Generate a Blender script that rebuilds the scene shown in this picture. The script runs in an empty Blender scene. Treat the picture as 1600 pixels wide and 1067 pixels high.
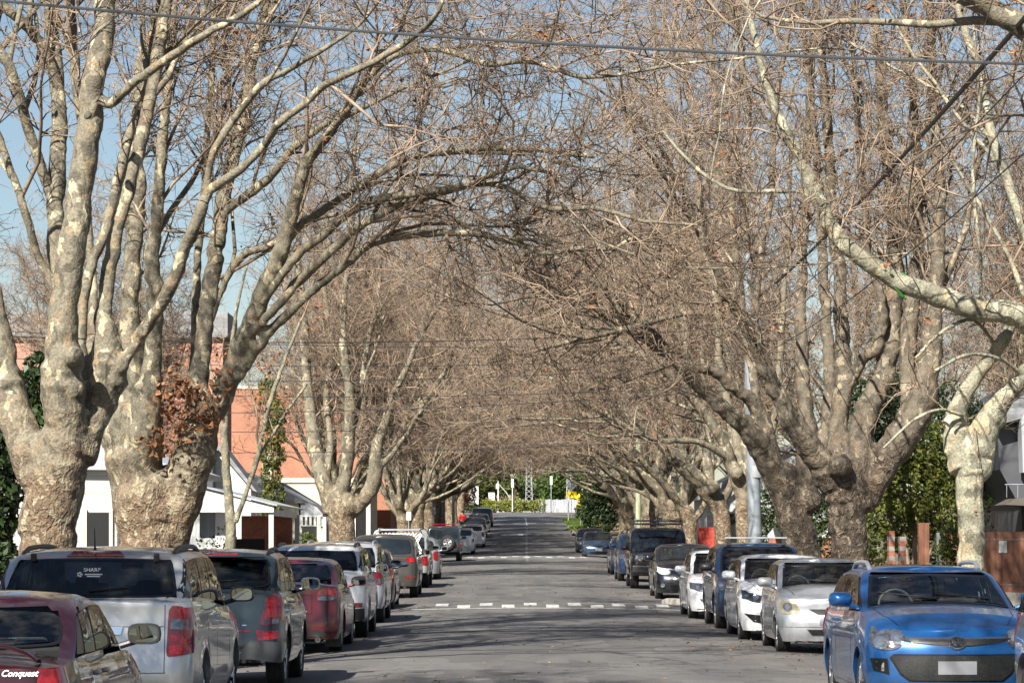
import bpy, bmesh, math, random
import numpy as np
from mathutils import Vector, Matrix
from mathutils.bvhtree import BVHTree
from mathutils.geometry import tessellate_polygon

# ------------------------------------------------------------------ camera, sky, sun, exposure
F = 4400.0                      # focal length in pixels of the 1600 wide photograph
EYE = 1.72
YH = 847.0                      # row of the horizon
S = bpy.context.scene
COL = S.collection
cam_d = bpy.data.cameras.new('camera')
cam = bpy.data.objects.new('camera', cam_d)
COL.objects.link(cam)
cam_d.sensor_width = 36.0
cam_d.lens = 36.0 * F / 1600.0
cam_d.shift_y = (YH - 533.5) / 1600.0
cam_d.clip_start = 0.5
cam_d.clip_end = 3000.0
cam.location = (0, 0, EYE)
cam.rotation_euler = (math.radians(90), 0, 0)
S.camera = cam

SUN_EL = math.radians(39)
SUN_TO = Vector((-0.42, -0.91, 0)).normalized()      # horizontal direction towards the sun
world = bpy.data.worlds.new('World')
S.world = world
world.use_nodes = True
wn = world.node_tree
bg = wn.nodes['Background']
sky = wn.nodes.new('ShaderNodeTexSky')
sky.sky_type = 'NISHITA'
sky.sun_disc = False
sky.sun_elevation = SUN_EL
sky.sun_rotation = math.atan2(SUN_TO.x, SUN_TO.y)
sky.air_density = 1.0
sky.dust_density = 0.6
sky.ozone_density = 1.0
wn.links.new(sky.outputs[0], bg.inputs[0])
bg.inputs[1].default_value = 0.05
sun_d = bpy.data.lights.new('sun', 'SUN')
sun_d.energy = 5.0
sun_d.angle = math.radians(0.53)
sun_d.color = (1.0, 0.94, 0.85)
sun = bpy.data.objects.new('sun', sun_d)
COL.objects.link(sun)
sd = Vector((SUN_TO.x * math.cos(SUN_EL), SUN_TO.y * math.cos(SUN_EL), math.sin(SUN_EL)))
sun.rotation_euler = sd.to_track_quat('Z', 'Y').to_euler()
S.view_settings.view_transform = 'Standard'
S.view_settings.look = 'None'
S.view_settings.gamma = 1.0
S.view_settings.use_curve_mapping = False
S.view_settings.exposure = 1.12
S.cycles.max_bounces = 6
S.cycles.diffuse_bounces = 3
S.cycles.glossy_bounces = 3
S.cycles.transmission_bounces = 4
S.cycles.transparent_max_bounces = 8
S.cycles.caustics_reflective = False
S.cycles.caustics_refractive = False

# ------------------------------------------------------------------ the lie of the land
_GY = [-80, 45, 57, 67, 75, 85, 95, 107, 147, 157, 169, 180, 205, 220, 244, 270, 290, 305, 330, 400, 900]
_GZ = [0, 0, .05, .12, .22, .31, .40, .49, .70, .84, 1.08, 1.38, 2.22, 2.60, 3.25, 4.05, 4.65, 4.95, 5.1, 5.3, 7.5]
def G(y):
    return sum(np.interp(y + d, _GY, _GZ) for d in (-6, -3, 0, 3, 6)) / 5.0
def XS(y):                      # sideways drift of the road far away
    return float(np.interp(y, [0, 125, 169, 205, 250, 300], [0, 0, .5, .95, 1.25, 1.3]))
def P(px, py, d):               # a point of the photograph at distance d, in metres
    return Vector(((px - 800.0) * d / F, d, EYE + (YH - py) * d / F))
def R(a):
    return math.radians(a)

# ------------------------------------------------------------------ object helpers
def tag(o, label=None, cat=None, group=None, kind=None):
    if label: o['label'] = label
    if cat: o['category'] = cat
    if group: o['group'] = group
    if kind: o['kind'] = kind
    return o
def empty(name, loc=(0, 0, 0), rz=0.0, label=None, cat=None, group=None, parent=None):
    o = bpy.data.objects.new(name, None)
    COL.objects.link(o)
    o.empty_display_size = 0.3
    o.location = loc
    o.rotation_euler = (0, 0, rz)
    if parent: o.parent = parent
    return tag(o, label, cat, group)
def np_mesh(name, V, quads=None, tris=None, smooth=True):
    V = np.asarray(V, dtype=np.float32).reshape(-1, 3)
    me = bpy.data.meshes.new(name)
    me.vertices.add(len(V)); me.vertices.foreach_set('co', V.ravel())
    q = np.zeros((0, 4), np.int32) if quads is None else np.asarray(quads, np.int32).reshape(-1, 4)
    t = np.zeros((0, 3), np.int32) if tris is None else np.asarray(tris, np.int32).reshape(-1, 3)
    nl = len(q) * 4 + len(t) * 3
    me.loops.add(nl)
    me.loops.foreach_set('vertex_index', np.concatenate([q.ravel(), t.ravel()]))
    me.polygons.add(len(q) + len(t))
    st = np.concatenate([np.arange(len(q)) * 4, len(q) * 4 + np.arange(len(t)) * 3]).astype(np.int32)
    me.polygons.foreach_set('loop_start', st)
    me.polygons.foreach_set('use_smooth', np.full(len(q) + len(t), smooth))
    me.update(calc_edges=True)
    return me
def link(name, me, mat, parent=None, loc=None):
    o = bpy.data.objects.new(name, me)
    COL.objects.link(o)
    if mat is not None and len(me.materials) == 0:
        me.materials.append(mat)
    if parent: o.parent = parent
    if loc is not None: o.location = loc
    return o
class MB:
    """collects shapes into one mesh"""
    def __init__(s):
        s.v = []; s.f = []
    def add(s, vs, fs):
        n = len(s.v); s.v += [tuple(v) for v in vs]; s.f += [tuple(i + n for i in f) for f in fs]; return s
    def box(s, c, size, rot=None, taper=1.0):
        x, y, z = [a / 2 for a in size]
        vs = []
        for sz in (-1, 1):
            k = taper if sz > 0 else 1
            for sx, sy in ((-1, -1), (1, -1), (1, 1), (-1, 1)):
                v = Vector((sx * x * k, sy * y * k, sz * z))
                if rot is not None: v = rot @ v
                vs.append(v + Vector(c))
        return s.add(vs, [(3, 2, 1, 0), (4, 5, 6, 7), (0, 1, 5, 4), (1, 2, 6, 5), (2, 3, 7, 6), (3, 0, 4, 7)])
    def b2(s, x0, x1, y0, y1, z0, z1):
        return s.box(((x0 + x1) / 2, (y0 + y1) / 2, (z0 + z1) / 2), (abs(x1 - x0), abs(y1 - y0), abs(z1 - z0)))
    def tube(s, pts, r, n=8, cap=True):
        pts = [Vector(p) for p in pts]
        rr = r if isinstance(r, (list, tuple)) else [r] * len(pts)
        t0 = (pts[1] - pts[0]).normalized()
        a = t0.orthogonal().normalized()
        vs = []
        for i, p in enumerate(pts):
            t = (pts[min(i + 1, len(pts) - 1)] - pts[max(i - 1, 0)]).normalized()
            a = (a - t * a.dot(t)).normalized(); b = t.cross(a)
            for k in range(n):
                w = 2 * math.pi * k / n
                vs.append(p + (a * math.cos(w) + b * math.sin(w)) * rr[i])
        fs = []
        for i in range(len(pts) - 1):
            for k in range(n):
                fs.append((i * n + k, i * n + (k + 1) % n, (i + 1) * n + (k + 1) % n, (i + 1) * n + k))
        if cap:
            fs.append(tuple(range(n - 1, -1, -1))); fs.append(tuple((len(pts) - 1) * n + k for k in range(n)))
        return s.add(vs, fs)
    def lathe(s, prof, n=24, axis='Z', c=(0, 0, 0)):
        vs = []
        for r, h in prof:
            for k in range(n):
                w = 2 * math.pi * k / n
                a, b = r * math.cos(w), r * math.sin(w)
                v = (a, b, h) if axis == 'Z' else ((h, a, b) if axis == 'X' else (a, h, b))
                vs.append(Vector(v) + Vector(c))
        fs = []
        for i in range(len(prof) - 1):
            for k in range(n):
                fs.append((i * n + k, i * n + (k + 1) % n, (i + 1) * n + (k + 1) % n, (i + 1) * n + k))
        fs.append(tuple(range(n - 1, -1, -1))); fs.append(tuple((len(prof) - 1) * n + k for k in range(n)))
        return s.add(vs, fs)
    def prism(s, poly, axis, a, b):
        n = len(poly)
        def mk(u, v, w):
            return {'X': (w, u, v), 'Y': (u, w, v), 'Z': (u, v, w)}[axis]
        vs = [mk(u, v, a) for u, v in poly] + [mk(u, v, b) for u, v in poly]
        fs = [(i, (i + 1) % n, n + (i + 1) % n, n + i) for i in range(n)]
        for t in tessellate_polygon([[Vector((u, v, 0)) for u, v in poly]]):
            fs.append(tuple(t)); fs.append(tuple(n + i for i in reversed(t)))
        return s.add(vs, fs)
    def ball(s, c, r, n=8, m=6, sc=(1, 1, 1)):
        vs = [];
        for i in range(m + 1):
            th = math.pi * i / m
            for k in range(n):
                w = 2 * math.pi * k / n
                vs.append((c[0] + r * sc[0] * math.sin(th) * math.cos(w), c[1] + r * sc[1] * math.sin(th) * math.sin(w), c[2] + r * sc[2] * math.cos(th)))
        fs = [(i * n + k, i * n + (k + 1) % n, (i + 1) * n + (k + 1) % n, (i + 1) * n + k) for i in range(m) for k in range(n)]
        return s.add(vs, fs)
    def build(s, name, mat, parent=None, smooth=False, bevel=0.0, loc=None):
        me = bpy.data.meshes.new(name)
        me.from_pydata(s.v, [], s.f)
        bm = bmesh.new(); bm.from_mesh(me)
        bmesh.ops.remove_doubles(bm, verts=bm.verts, dist=0.0002)
        bmesh.ops.recalc_face_normals(bm, faces=bm.faces)
        bm.to_mesh(me); bm.free()
        if smooth:
            me.polygons.foreach_set('use_smooth', [True] * len(me.polygons))
            try: me.set_sharp_from_angle(angle=R(40))
            except Exception: pass
        o = link(name, me, mat, parent, loc)
        if bevel:
            b = o.modifiers.new('bevel', 'BEVEL'); b.width = bevel; b.segments = 2; b.limit_method = 'ANGLE'
        return o

# ------------------------------------------------------------------ materials
def nodes(name):
    m = bpy.data.materials.new(name); m.use_nodes = True
    return m, m.node_tree.nodes, m.node_tree.links, m.node_tree.nodes['Principled BSDF']
def c4(c):
    return (c[0], c[1], c[2], 1.0)
def mat(name, col, rough=0.6, metal=0.0, coat=0.0, var=0.12, scale=3.0, bump=0.0, bscale=60.0, spec=0.5, emit=0.0):
    """plain material with a little procedural unevenness in colour and gloss"""
    m, n, l, b = nodes(name)
    tc = n.new('ShaderNodeTexCoord')
    nz = n.new('ShaderNodeTexNoise'); nz.inputs['Scale'].default_value = scale; nz.inputs['Detail'].default_value = 6
    l.new(tc.outputs['Object'], nz.inputs['Vector'])
    rp = n.new('ShaderNodeValToRGB')
    rp.color_ramp.elements[0].position = .3; rp.color_ramp.elements[1].position = .7
    rp.color_ramp.elements[0].color = c4([x * (1 - var) for x in col])
    rp.color_ramp.elements[1].color = c4([min(1, x * (1 + var)) for x in col])
    l.new(nz.outputs['Fac'], rp.inputs[0]); l.new(rp.outputs[0], b.inputs['Base Color'])
    b.inputs['Roughness'].default_value = rough
    b.inputs['Metallic'].default_value = metal
    b.inputs['Coat Weight'].default_value = coat
    b.inputs['Coat Roughness'].default_value = 0.04
    b.inputs['Specular IOR Level'].default_value = spec
    if bump:
        n2 = n.new('ShaderNodeTexNoise'); n2.inputs['Scale'].default_value = bscale; n2.inputs['Detail'].default_value = 4
        l.new(tc.outputs['Object'], n2.inputs['Vector'])
        bp = n.new('ShaderNodeBump'); bp.inputs['Strength'].default_value = bump; bp.inputs['Distance'].default_value = .01
        l.new(n2.outputs['Fac'], bp.inputs['Height']); l.new(bp.outputs[0], b.inputs['Normal'])
    return m
def paint(name, col, metal=0.35, rough=0.32, dirt=(0.16, 0.13, 0.10), dirt_amt=0.35):
    """car paint under clear coat, with dust towards the sills and dust and bark litter on the flat tops"""
    m, n, l, b = nodes(name)
    tc = n.new('ShaderNodeTexCoord'); geo = n.new('ShaderNodeNewGeometry')
    nz = n.new('ShaderNodeTexNoise'); nz.inputs['Scale'].default_value = 9; nz.inputs['Detail'].default_value = 8; nz.inputs['Roughness'].default_value = .7
    l.new(tc.outputs['Object'], nz.inputs['Vector'])
    sp = n.new('ShaderNodeSeparateXYZ'); l.new(geo.outputs['Normal'], sp.inputs[0])
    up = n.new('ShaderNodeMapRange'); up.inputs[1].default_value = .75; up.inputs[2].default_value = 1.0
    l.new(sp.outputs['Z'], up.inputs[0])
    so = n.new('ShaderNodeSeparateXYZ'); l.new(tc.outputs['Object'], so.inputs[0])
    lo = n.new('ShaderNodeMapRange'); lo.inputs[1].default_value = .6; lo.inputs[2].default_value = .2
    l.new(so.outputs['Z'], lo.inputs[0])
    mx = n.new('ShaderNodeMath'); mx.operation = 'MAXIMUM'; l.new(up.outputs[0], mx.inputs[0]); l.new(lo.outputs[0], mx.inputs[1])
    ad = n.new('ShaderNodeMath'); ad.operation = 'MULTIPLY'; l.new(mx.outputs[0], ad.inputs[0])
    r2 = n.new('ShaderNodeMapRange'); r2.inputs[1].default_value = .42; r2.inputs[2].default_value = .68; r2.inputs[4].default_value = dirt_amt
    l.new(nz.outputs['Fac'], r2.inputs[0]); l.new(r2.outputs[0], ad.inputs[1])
    mix = n.new('ShaderNodeMix'); mix.data_type = 'RGBA'
    l.new(ad.outputs[0], mix.inputs['Factor']); mix.inputs['A'].default_value = c4(col); mix.inputs['B'].default_value = c4(dirt)
    inn = n.new('ShaderNodeMix'); inn.data_type = 'RGBA'; l.new(geo.outputs['Backfacing'], inn.inputs['Factor']); l.new(mix.outputs['Result'], inn.inputs['A']); inn.inputs['B'].default_value = (.035, .034, .033, 1)
    l.new(inn.outputs['Result'], b.inputs['Base Color'])
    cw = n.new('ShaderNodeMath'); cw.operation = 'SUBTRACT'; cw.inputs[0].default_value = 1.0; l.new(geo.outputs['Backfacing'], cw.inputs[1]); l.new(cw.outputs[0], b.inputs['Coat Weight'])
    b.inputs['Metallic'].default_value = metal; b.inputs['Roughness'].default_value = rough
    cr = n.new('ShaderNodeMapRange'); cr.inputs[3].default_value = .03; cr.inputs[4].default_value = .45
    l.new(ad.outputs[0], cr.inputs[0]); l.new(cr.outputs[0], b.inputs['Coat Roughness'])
    wv = n.new('ShaderNodeTexNoise'); wv.inputs['Scale'].default_value = 2.2
    l.new(tc.outputs['Object'], wv.inputs['Vector'])
    bp = n.new('ShaderNodeBump'); bp.inputs['Strength'].default_value = .05; bp.inputs['Distance'].default_value = .02
    l.new(wv.outputs['Fac'], bp.inputs['Height']); l.new(bp.outputs[0], b.inputs['Coat Normal'])
    return m
def mesh_grille(name):
    m, n, l, b = nodes(name)
    tc = n.new('ShaderNodeTexCoord')
    vo = n.new('ShaderNodeTexVoronoi'); vo.inputs['Scale'].default_value = 48; vo.feature = 'DISTANCE_TO_EDGE'
    l.new(tc.outputs['Object'], vo.inputs['Vector'])
    rp = n.new('ShaderNodeValToRGB'); rp.color_ramp.elements[0].position = .04; rp.color_ramp.elements[1].position = .12
    rp.color_ramp.elements[0].color = (.022, .022, .022, 1); rp.color_ramp.elements[1].color = (.004, .006, .006, 1)
    l.new(vo.outputs['Distance'], rp.inputs[0]); l.new(rp.outputs[0], b.inputs['Base Color'])
    b.inputs['Roughness'].default_value = .45
    return m
M = {}
M['glass'] = mat('car_glass', (.012, .016, .018), rough=.015, spec=.9, coat=.6, var=.3)
def clear_glass(name, tint):
    m, n, l, b = nodes(name)
    fr = n.new('ShaderNodeFresnel'); fr.inputs['IOR'].default_value = 1.62
    tc = n.new('ShaderNodeTexCoord'); nz = n.new('ShaderNodeTexNoise'); nz.inputs['Scale'].default_value = 1.6; l.new(tc.outputs['Object'], nz.inputs['Vector'])
    bp = n.new('ShaderNodeBump'); bp.inputs['Strength'].default_value = .05; bp.inputs['Distance'].default_value = .02; l.new(nz.outputs['Fac'], bp.inputs['Height'])
    tr = n.new('ShaderNodeBsdfTransparent'); tr.inputs['Color'].default_value = c4(tint)
    gl = n.new('ShaderNodeBsdfGlossy'); gl.inputs['Roughness'].default_value = .0; l.new(bp.outputs[0], gl.inputs['Normal'])
    ms = n.new('ShaderNodeMixShader'); l.new(fr.outputs[0], ms.inputs[0]); l.new(tr.outputs[0], ms.inputs[1]); l.new(gl.outputs[0], ms.inputs[2])
    df = n.new('ShaderNodeBsdfDiffuse'); df.inputs['Color'].default_value = (.20, .19, .17, 1)
    n2 = n.new('ShaderNodeTexNoise'); n2.inputs['Scale'].default_value = 5; n2.inputs['Detail'].default_value = 8; l.new(tc.outputs['Object'], n2.inputs['Vector'])
    mr = n.new('ShaderNodeMapRange'); mr.inputs[1].default_value = .45; mr.inputs[2].default_value = .75; mr.inputs[4].default_value = .14; l.new(n2.outputs['Fac'], mr.inputs[0])
    m2 = n.new('ShaderNodeMixShader'); l.new(mr.outputs[0], m2.inputs[0]); l.new(ms.outputs[0], m2.inputs[1]); l.new(df.outputs[0], m2.inputs[2])
    out = [x for x in n if x.type == 'OUTPUT_MATERIAL'][0]; l.new(m2.outputs[0], out.inputs['Surface']); n.remove(b)
    return m
M['clear_glass'] = clear_glass('clear_glass', (.66, .72, .70))
M['tint_glass'] = clear_glass('tinted_glass', (.30, .36, .38))
M['lamp_clear'] = mat('lamp_clear', (.20, .205, .21), rough=.15, metal=.75, coat=1, var=.6, scale=22)
M['lamp_lens'] = mat('lamp_lens', (.30, .33, .37), rough=.05, metal=.6, coat=1, var=.3, scale=30)
M['lamp_bowl'] = mat('lamp_bowl', (.62, .63, .65), rough=.10, metal=.9, coat=1, var=.1, scale=30)
M['lamp_yellowed'] = mat('lamp_yellowed', (.36, .32, .22), rough=.25, metal=.3, coat=1, var=.2, scale=9)
M['lamp_dark'] = mat('lamp_dark', (.05, .055, .06), rough=.1, metal=.3, coat=1, var=.5, scale=14)
M['lamp_red'] = mat('lamp_red', (.20, .008, .008), rough=.12, coat=1, var=.6, scale=22)
M['lamp_bright_red'] = mat('lamp_bright_red', (.42, .012, .012), rough=.15, coat=1, var=.5, scale=40)
M['lamp_amber'] = mat('lamp_amber', (.75, .22, .02), rough=.15, coat=1, var=.3, scale=20)
M['black_plastic'] = mat('black_plastic', (.018, .018, .019), rough=.45, bump=.1)
M['trim'] = mat('black_trim', (.008, .008, .009), rough=.3)
M['grey_plastic'] = mat('grey_plastic', (.09, .095, .10), rough=.55)
M['silver_plastic'] = mat('silver_plastic', (.45, .46, .47), rough=.35, metal=.5)
M['chrome'] = mat('chrome', (.75, .76, .78), rough=.12, metal=1.0, var=.05)
M['rubber'] = mat('tyre_rubber', (.018, .017, .017), rough=.85, bump=.4, bscale=90, var=.35)
M['rim'] = mat('alloy_rim', (.42, .43, .45), rough=.3, metal=.8, var=.15)
M['rim_dark'] = mat('dark_rim', (.10, .10, .11), rough=.35, metal=.7)
M['under'] = mat('underbody', (.010, .010, .010), rough=.9)
M['plate'] = mat('number_plate', (.19, .20, .22), rough=.4, var=.15)
M['plate_white'] = mat('number_plate_white', (.50, .51, .51), rough=.4, var=.08)
M['mirror'] = mat('mirror_glass', (.26, .30, .33), rough=.02, metal=1.0, var=.02)
M['grille'] = mesh_grille('grille_mesh')
M['letter'] = mat('white_lettering', (.8, .8, .78), rough=.4, var=.03)
M['seat'] = mat('seat_cloth', (.03, .03, .034), rough=.9)
# ------------------------------------------------------------------ vehicles
def cerp(x, pts):
    xs = [p[0] for p in pts]; ys = [p[1] for p in pts]
    return float(np.interp(x, xs, ys))
def scerp(x, pts, w=.12):
    return sum(cerp(x + d * w, pts) for d in (-1, -.5, 0, .5, 1)) / 5
def grid_bm(bm, V, flip=False):
    nu, nv = len(V), len(V[0])
    vs = [[bm.verts.new(p) for p in row] for row in V]
    for i in range(nu - 1):
        for j in range(nv - 1):
            f = (vs[i][j], vs[i + 1][j], vs[i + 1][j + 1], vs[i][j + 1])
            bm.faces.new(f if not flip else f[::-1])
def half_outline(W, yf, yr, bowf, bowr, rf, rr, side_y):
    """plan outline from front centre round the +x side to rear centre: (x, y, front weight, rear weight)"""
    o = []
    for k in range(7):
        x = (W - rf) * k / 6
        o.append((x, yf - bowf * (x / W) ** 2))
    y0 = yf - bowf * ((W - rf) / W) ** 2
    ry = rf * 1.25
    for k in range(1, 7):
        a = k / 6 * math.pi / 2
        o.append((W - rf + rf * math.sin(a) ** .9, y0 - ry * (1 - math.cos(a) ** .9)))
    ys = y0 - ry
    y1 = yr + bowr * ((W - rr) / W) ** 2; ye = y1 + rr * 1.1
    for y in side_y:
        if ys - .02 > y > ye + .02: o.append((W, y))
    for k in range(0, 6):
        a = k / 6 * math.pi / 2
        o.append((W - rr + rr * math.cos(a) ** .9, ye - rr * 1.1 * math.sin(a) ** .9))
    for k in range(6, -1, -1):
        x = (W - rr) * k / 6
        o.append((x, yr + bowr * (x / W) ** 2))
    return o, ys, ye

DEF = dict(L=4.5, W=1.76, H=1.46, r=.315, tw=.205, fo=.88, wb=2.65, sill=.20, bf=.20, br=.24,
           nose=.70, cowl=1.12, cowlz=.98, header=2.0, rh=3.3, rb=4.05, rbz=1.0, tail=.96, crown=.06,
           ff=[(.2, .04), (.35, 0), (.55, 0.0), (.72, .10), (.8, .2)], fr=[(.25, .03), (.4, 0), (.6, .02), (.95, .07)],
           bowf=.24, bowr=.12, rf=.34, rr=.26, tumble=.79, rdrop=.035, arch=.05, clad=None, spokes=5, rimmat='rim')
TYPES = {
 'sedan': {},
 'hatch': dict(L=4.25, W=1.77, H=1.48, fo=.86, wb=2.6, cowl=1.0, header=1.85, rh=3.65, rb=4.12, rbz=1.02, tail=1.0, fr=[(.25, .03), (.45, 0), (.6, .0), (.98, .10)]),
 'suv':   dict(L=4.7, W=1.86, H=1.70, r=.36, tw=.225, fo=.92, wb=2.72, sill=.30, bf=.28, br=.34, nose=.90, cowl=1.12, cowlz=1.12, header=1.85,
               rh=4.15, rb=4.56, rbz=1.14, tail=1.13, tumble=.82, ff=[(.28, .06), (.42, 0), (.7, 0), (.86, .08), (.95, .16)],
               fr=[(.34, .03), (.5, 0), (.66, .01), (.8, .06), (1.1, .10)], arch=.06),
 'fwd':   dict(L=4.7, W=1.86, H=1.88, r=.40, tw=.26, fo=.80, wb=2.80, sill=.42, bf=.42, br=.50, nose=1.02, cowl=1.25, cowlz=1.16, header=1.70,
               rh=4.55, rb=4.66, rbz=1.16, tail=1.16, tumble=.87, ff=[(.4, .05), (.5, 0), (.9, 0), (1.05, .04)], bowf=.12, bowr=.05, rf=.22, rr=.16,
               fr=[(.4, .02), (.5, 0), (1.1, .02)], crown=.04, rdrop=.03, arch=.08),
}
def rounded(poly, k=.28, it=2):
    for _ in range(it):
        q = []
        n = len(poly)
        for i in range(n):
            a, b = poly[i], poly[(i + 1) % n]
            q.append((a[0] + (b[0] - a[0]) * k, a[1] + (b[1] - a[1]) * k))
            q.append((b[0] + (a[0] - b[0]) * k, b[1] + (a[1] - b[1]) * k))
        poly = q; k = .25
    return poly
VIEWS = {'F': (Vector((1, 0, 0)), Vector((0, 0, 1)), Vector((0, -1, 0))), 'B': (Vector((1, 0, 0)), Vector((0, 0, 1)), Vector((0, 1, 0))),
         'R': (Vector((0, 1, 0)), Vector((0, 0, 1)), Vector((-1, 0, 0))), 'L': (Vector((0, 1, 0)), Vector((0, 0, 1)), Vector((1, 0, 0))),
         'T': (Vector((1, 0, 0)), Vector((0, 1, 0)), Vector((0, 0, -1)))}
XLIM = [9.0]
YEND = [2.2]
def patch(bvh, view, poly, off, mt, name, parent, step=.07, smooth=True, back=.012, lim=None, holes=()):
    """a panel cut to a 2D outline and laid on the body surface, with its own edge thickness"""
    U, Vv, D = VIEWS[view]
    if view in 'FB': poly = [(max(-XLIM[0], min(XLIM[0], q[0])), q[1]) for q in poly]
    bm = bmesh.new()
    loops = [poly] + [list(h) for h in holes]
    tri = tessellate_polygon([[Vector((p[0], p[1], 0)) for p in lp] for lp in loops])
    vs = [bm.verts.new((p[0], p[1], 0)) for lp in loops for p in lp]
    for t in tri:
        try: bm.faces.new([vs[i] for i in t])
        except ValueError: pass
    us = [p[0] for p in poly]; ws = [p[1] for p in poly]
    for lo, hi, nrm in ((min(us), max(us), Vector((1, 0, 0))), (min(ws), max(ws), Vector((0, 1, 0)))):
        n = int((hi - lo) / step)
        for i in range(1, n + 1):
            c = lo + (hi - lo) * i / (n + 1)
            bmesh.ops.bisect_plane(bm, geom=bm.verts[:] + bm.edges[:] + bm.faces[:], plane_co=nrm * c, plane_no=nrm, dist=1e-4)
    bmesh.ops.dissolve_limit(bm, angle_limit=.001, verts=[], edges=[e for e in bm.edges if e.calc_length() < 1e-4])
    bmesh.ops.recalc_face_normals(bm, faces=bm.faces)
    nor = {}
    for v in bm.verts:
        o = U * v.co.x + Vv * v.co.y - D * 6
        hit = bvh.ray_cast(o, D, 12)
        if hit[0] is None or hit[1].dot(D) > -.05:
            q = U * v.co.x + Vv * v.co.y
            if hit[0] is None:
                h2 = bvh.find_nearest(q - D * (1.2 if view in 'FB' else .6))
                hit = (h2[0], h2[1] if h2[1].dot(D) < 0 else -h2[1])
        if lim and view in 'FB':                 # lamps and grilles stop at the edge of the bonnet or boot lid
            zz = v.co.y; k_ = 0
            while (hit[0] is None or abs(hit[0].y) < YEND[0] - lim or abs(hit[1].z) > .70 or hit[1].dot(D) > -.05) and k_ < 24:
                zz -= .01; k_ += 1
                h2 = bvh.ray_cast(U * v.co.x + Vv * zz - D * 6, D, 12)
                if h2[0] is not None: hit = h2
        if lim and view in 'RL':
            zz = v.co.y; k_ = 0
            yy = v.co.x
            while (hit[0] is None or abs(hit[0].x) < XLIM[0] * .90 or abs(hit[1].z) > .75 or hit[0].x * D.x > 0) and k_ < 30:
                if hit[0] is not None and abs(hit[1].z) > .75: zz -= .01
                yy -= .012 * (1 if yy > 0 else -1); k_ += 1
                h2 = bvh.ray_cast(U * yy + Vv * zz - D * 6, D, 12)
                if h2[0] is not None: hit = h2
        p, n = hit[0], hit[1]
        if n.dot(D) > 0: n = -n
        nor[v] = n
        v.co = p + n * off
    bed = [e for e in bm.edges if e.is_boundary]
    ret = {}
    for e in bed:
        for v in e.verts:
            if v not in ret:
                ret[v] = bm.verts.new(v.co - nor[v] * (off + back))
    for e in bed:
        a, b = e.verts
        try: bm.faces.new((a, b, ret[b], ret[a]))
        except ValueError: pass
    bmesh.ops.recalc_face_normals(bm, faces=bm.faces)
    # make sure that the shell faces outwards
    c = sum((f.normal.dot(-D) * f.calc_area() for f in bm.faces), 0.0)
    if c < 0: bmesh.ops.reverse_faces(bm, faces=bm.faces)
    me = bpy.data.meshes.new(name); bm.to_mesh(me); bm.free()
    if smooth:
        me.polygons.foreach_set('use_smooth', [True] * len(me.polygons))
        try: me.set_sharp_from_angle(angle=R(35))
        except Exception: pass
    return link(name, me, mt, parent)
def mir(poly):
    return [(-u, v) for u, v in reversed(poly)]
_wheels = {}
def wheel_meshes(r, tw, spokes, big):
    k = (r, tw, spokes, big)
    if k in _wheels: return _wheels[k]
    rr = r * (.66 if not big else .58); h = tw / 2
    t = MB().lathe([(rr, -h * .8), (r * .86, -h), (r * .97, -h * .86), (r, -h * .6), (r * .985, -h * .55), (r, -h * .5), (r, -.01), (r * .985, 0), (r, .01), (r, h * .5), (r * .985, h * .55), (r, h * .6), (r * .97, h * .86), (r * .86, h), (rr, h * .8)], 36, 'X')
    to = t.build('tyre', M['rubber'], smooth=True); tm = to.data; bpy.data.objects.remove(to)
    w = MB()
    w.lathe([(rr * 1.0, h * .8), (rr * 1.0, h * .88), (rr * .93, h * .86), (rr * .90, h * .3), (rr * .88, -h * .5)], 36, 'X')
    w.lathe([(.001, h * .72), (rr * .2, h * .70), (rr * .24, h * .55), (rr * .24, h * .3)], 16, 'X')
    for i in range(spokes):
        a = 2 * math.pi * i / spokes + .3
        for da in ((-.11, .11) if spokes <= 6 else (0,)):
            a0, a1 = a + da * .6, a + da * 1.6
            p0 = (h * .62, rr * .18 * math.cos(a0), rr * .18 * math.sin(a0)); p1 = (h * .74, rr * .94 * math.cos(a1), rr * .94 * math.sin(a1))
            w.tube([p0, ((p0[0] + p1[0]) / 2 + .012, (p0[1] + p1[1]) / 2, (p0[2] + p1[2]) / 2), p1], [rr * .11, rr * .085, rr * .10], 6)
    w.lathe([(rr * .6, -h * .2), (rr * .6, h * .05), (rr * .05, h * .05)], 20, 'X')
    wo = w.build('rim', None, smooth=True); wm = wo.data; bpy.data.objects.remove(wo)
    _wheels[k] = (tm, wm); return _wheels[k]
def box_lamp(b, U, y, z, w, h, d): pass

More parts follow.
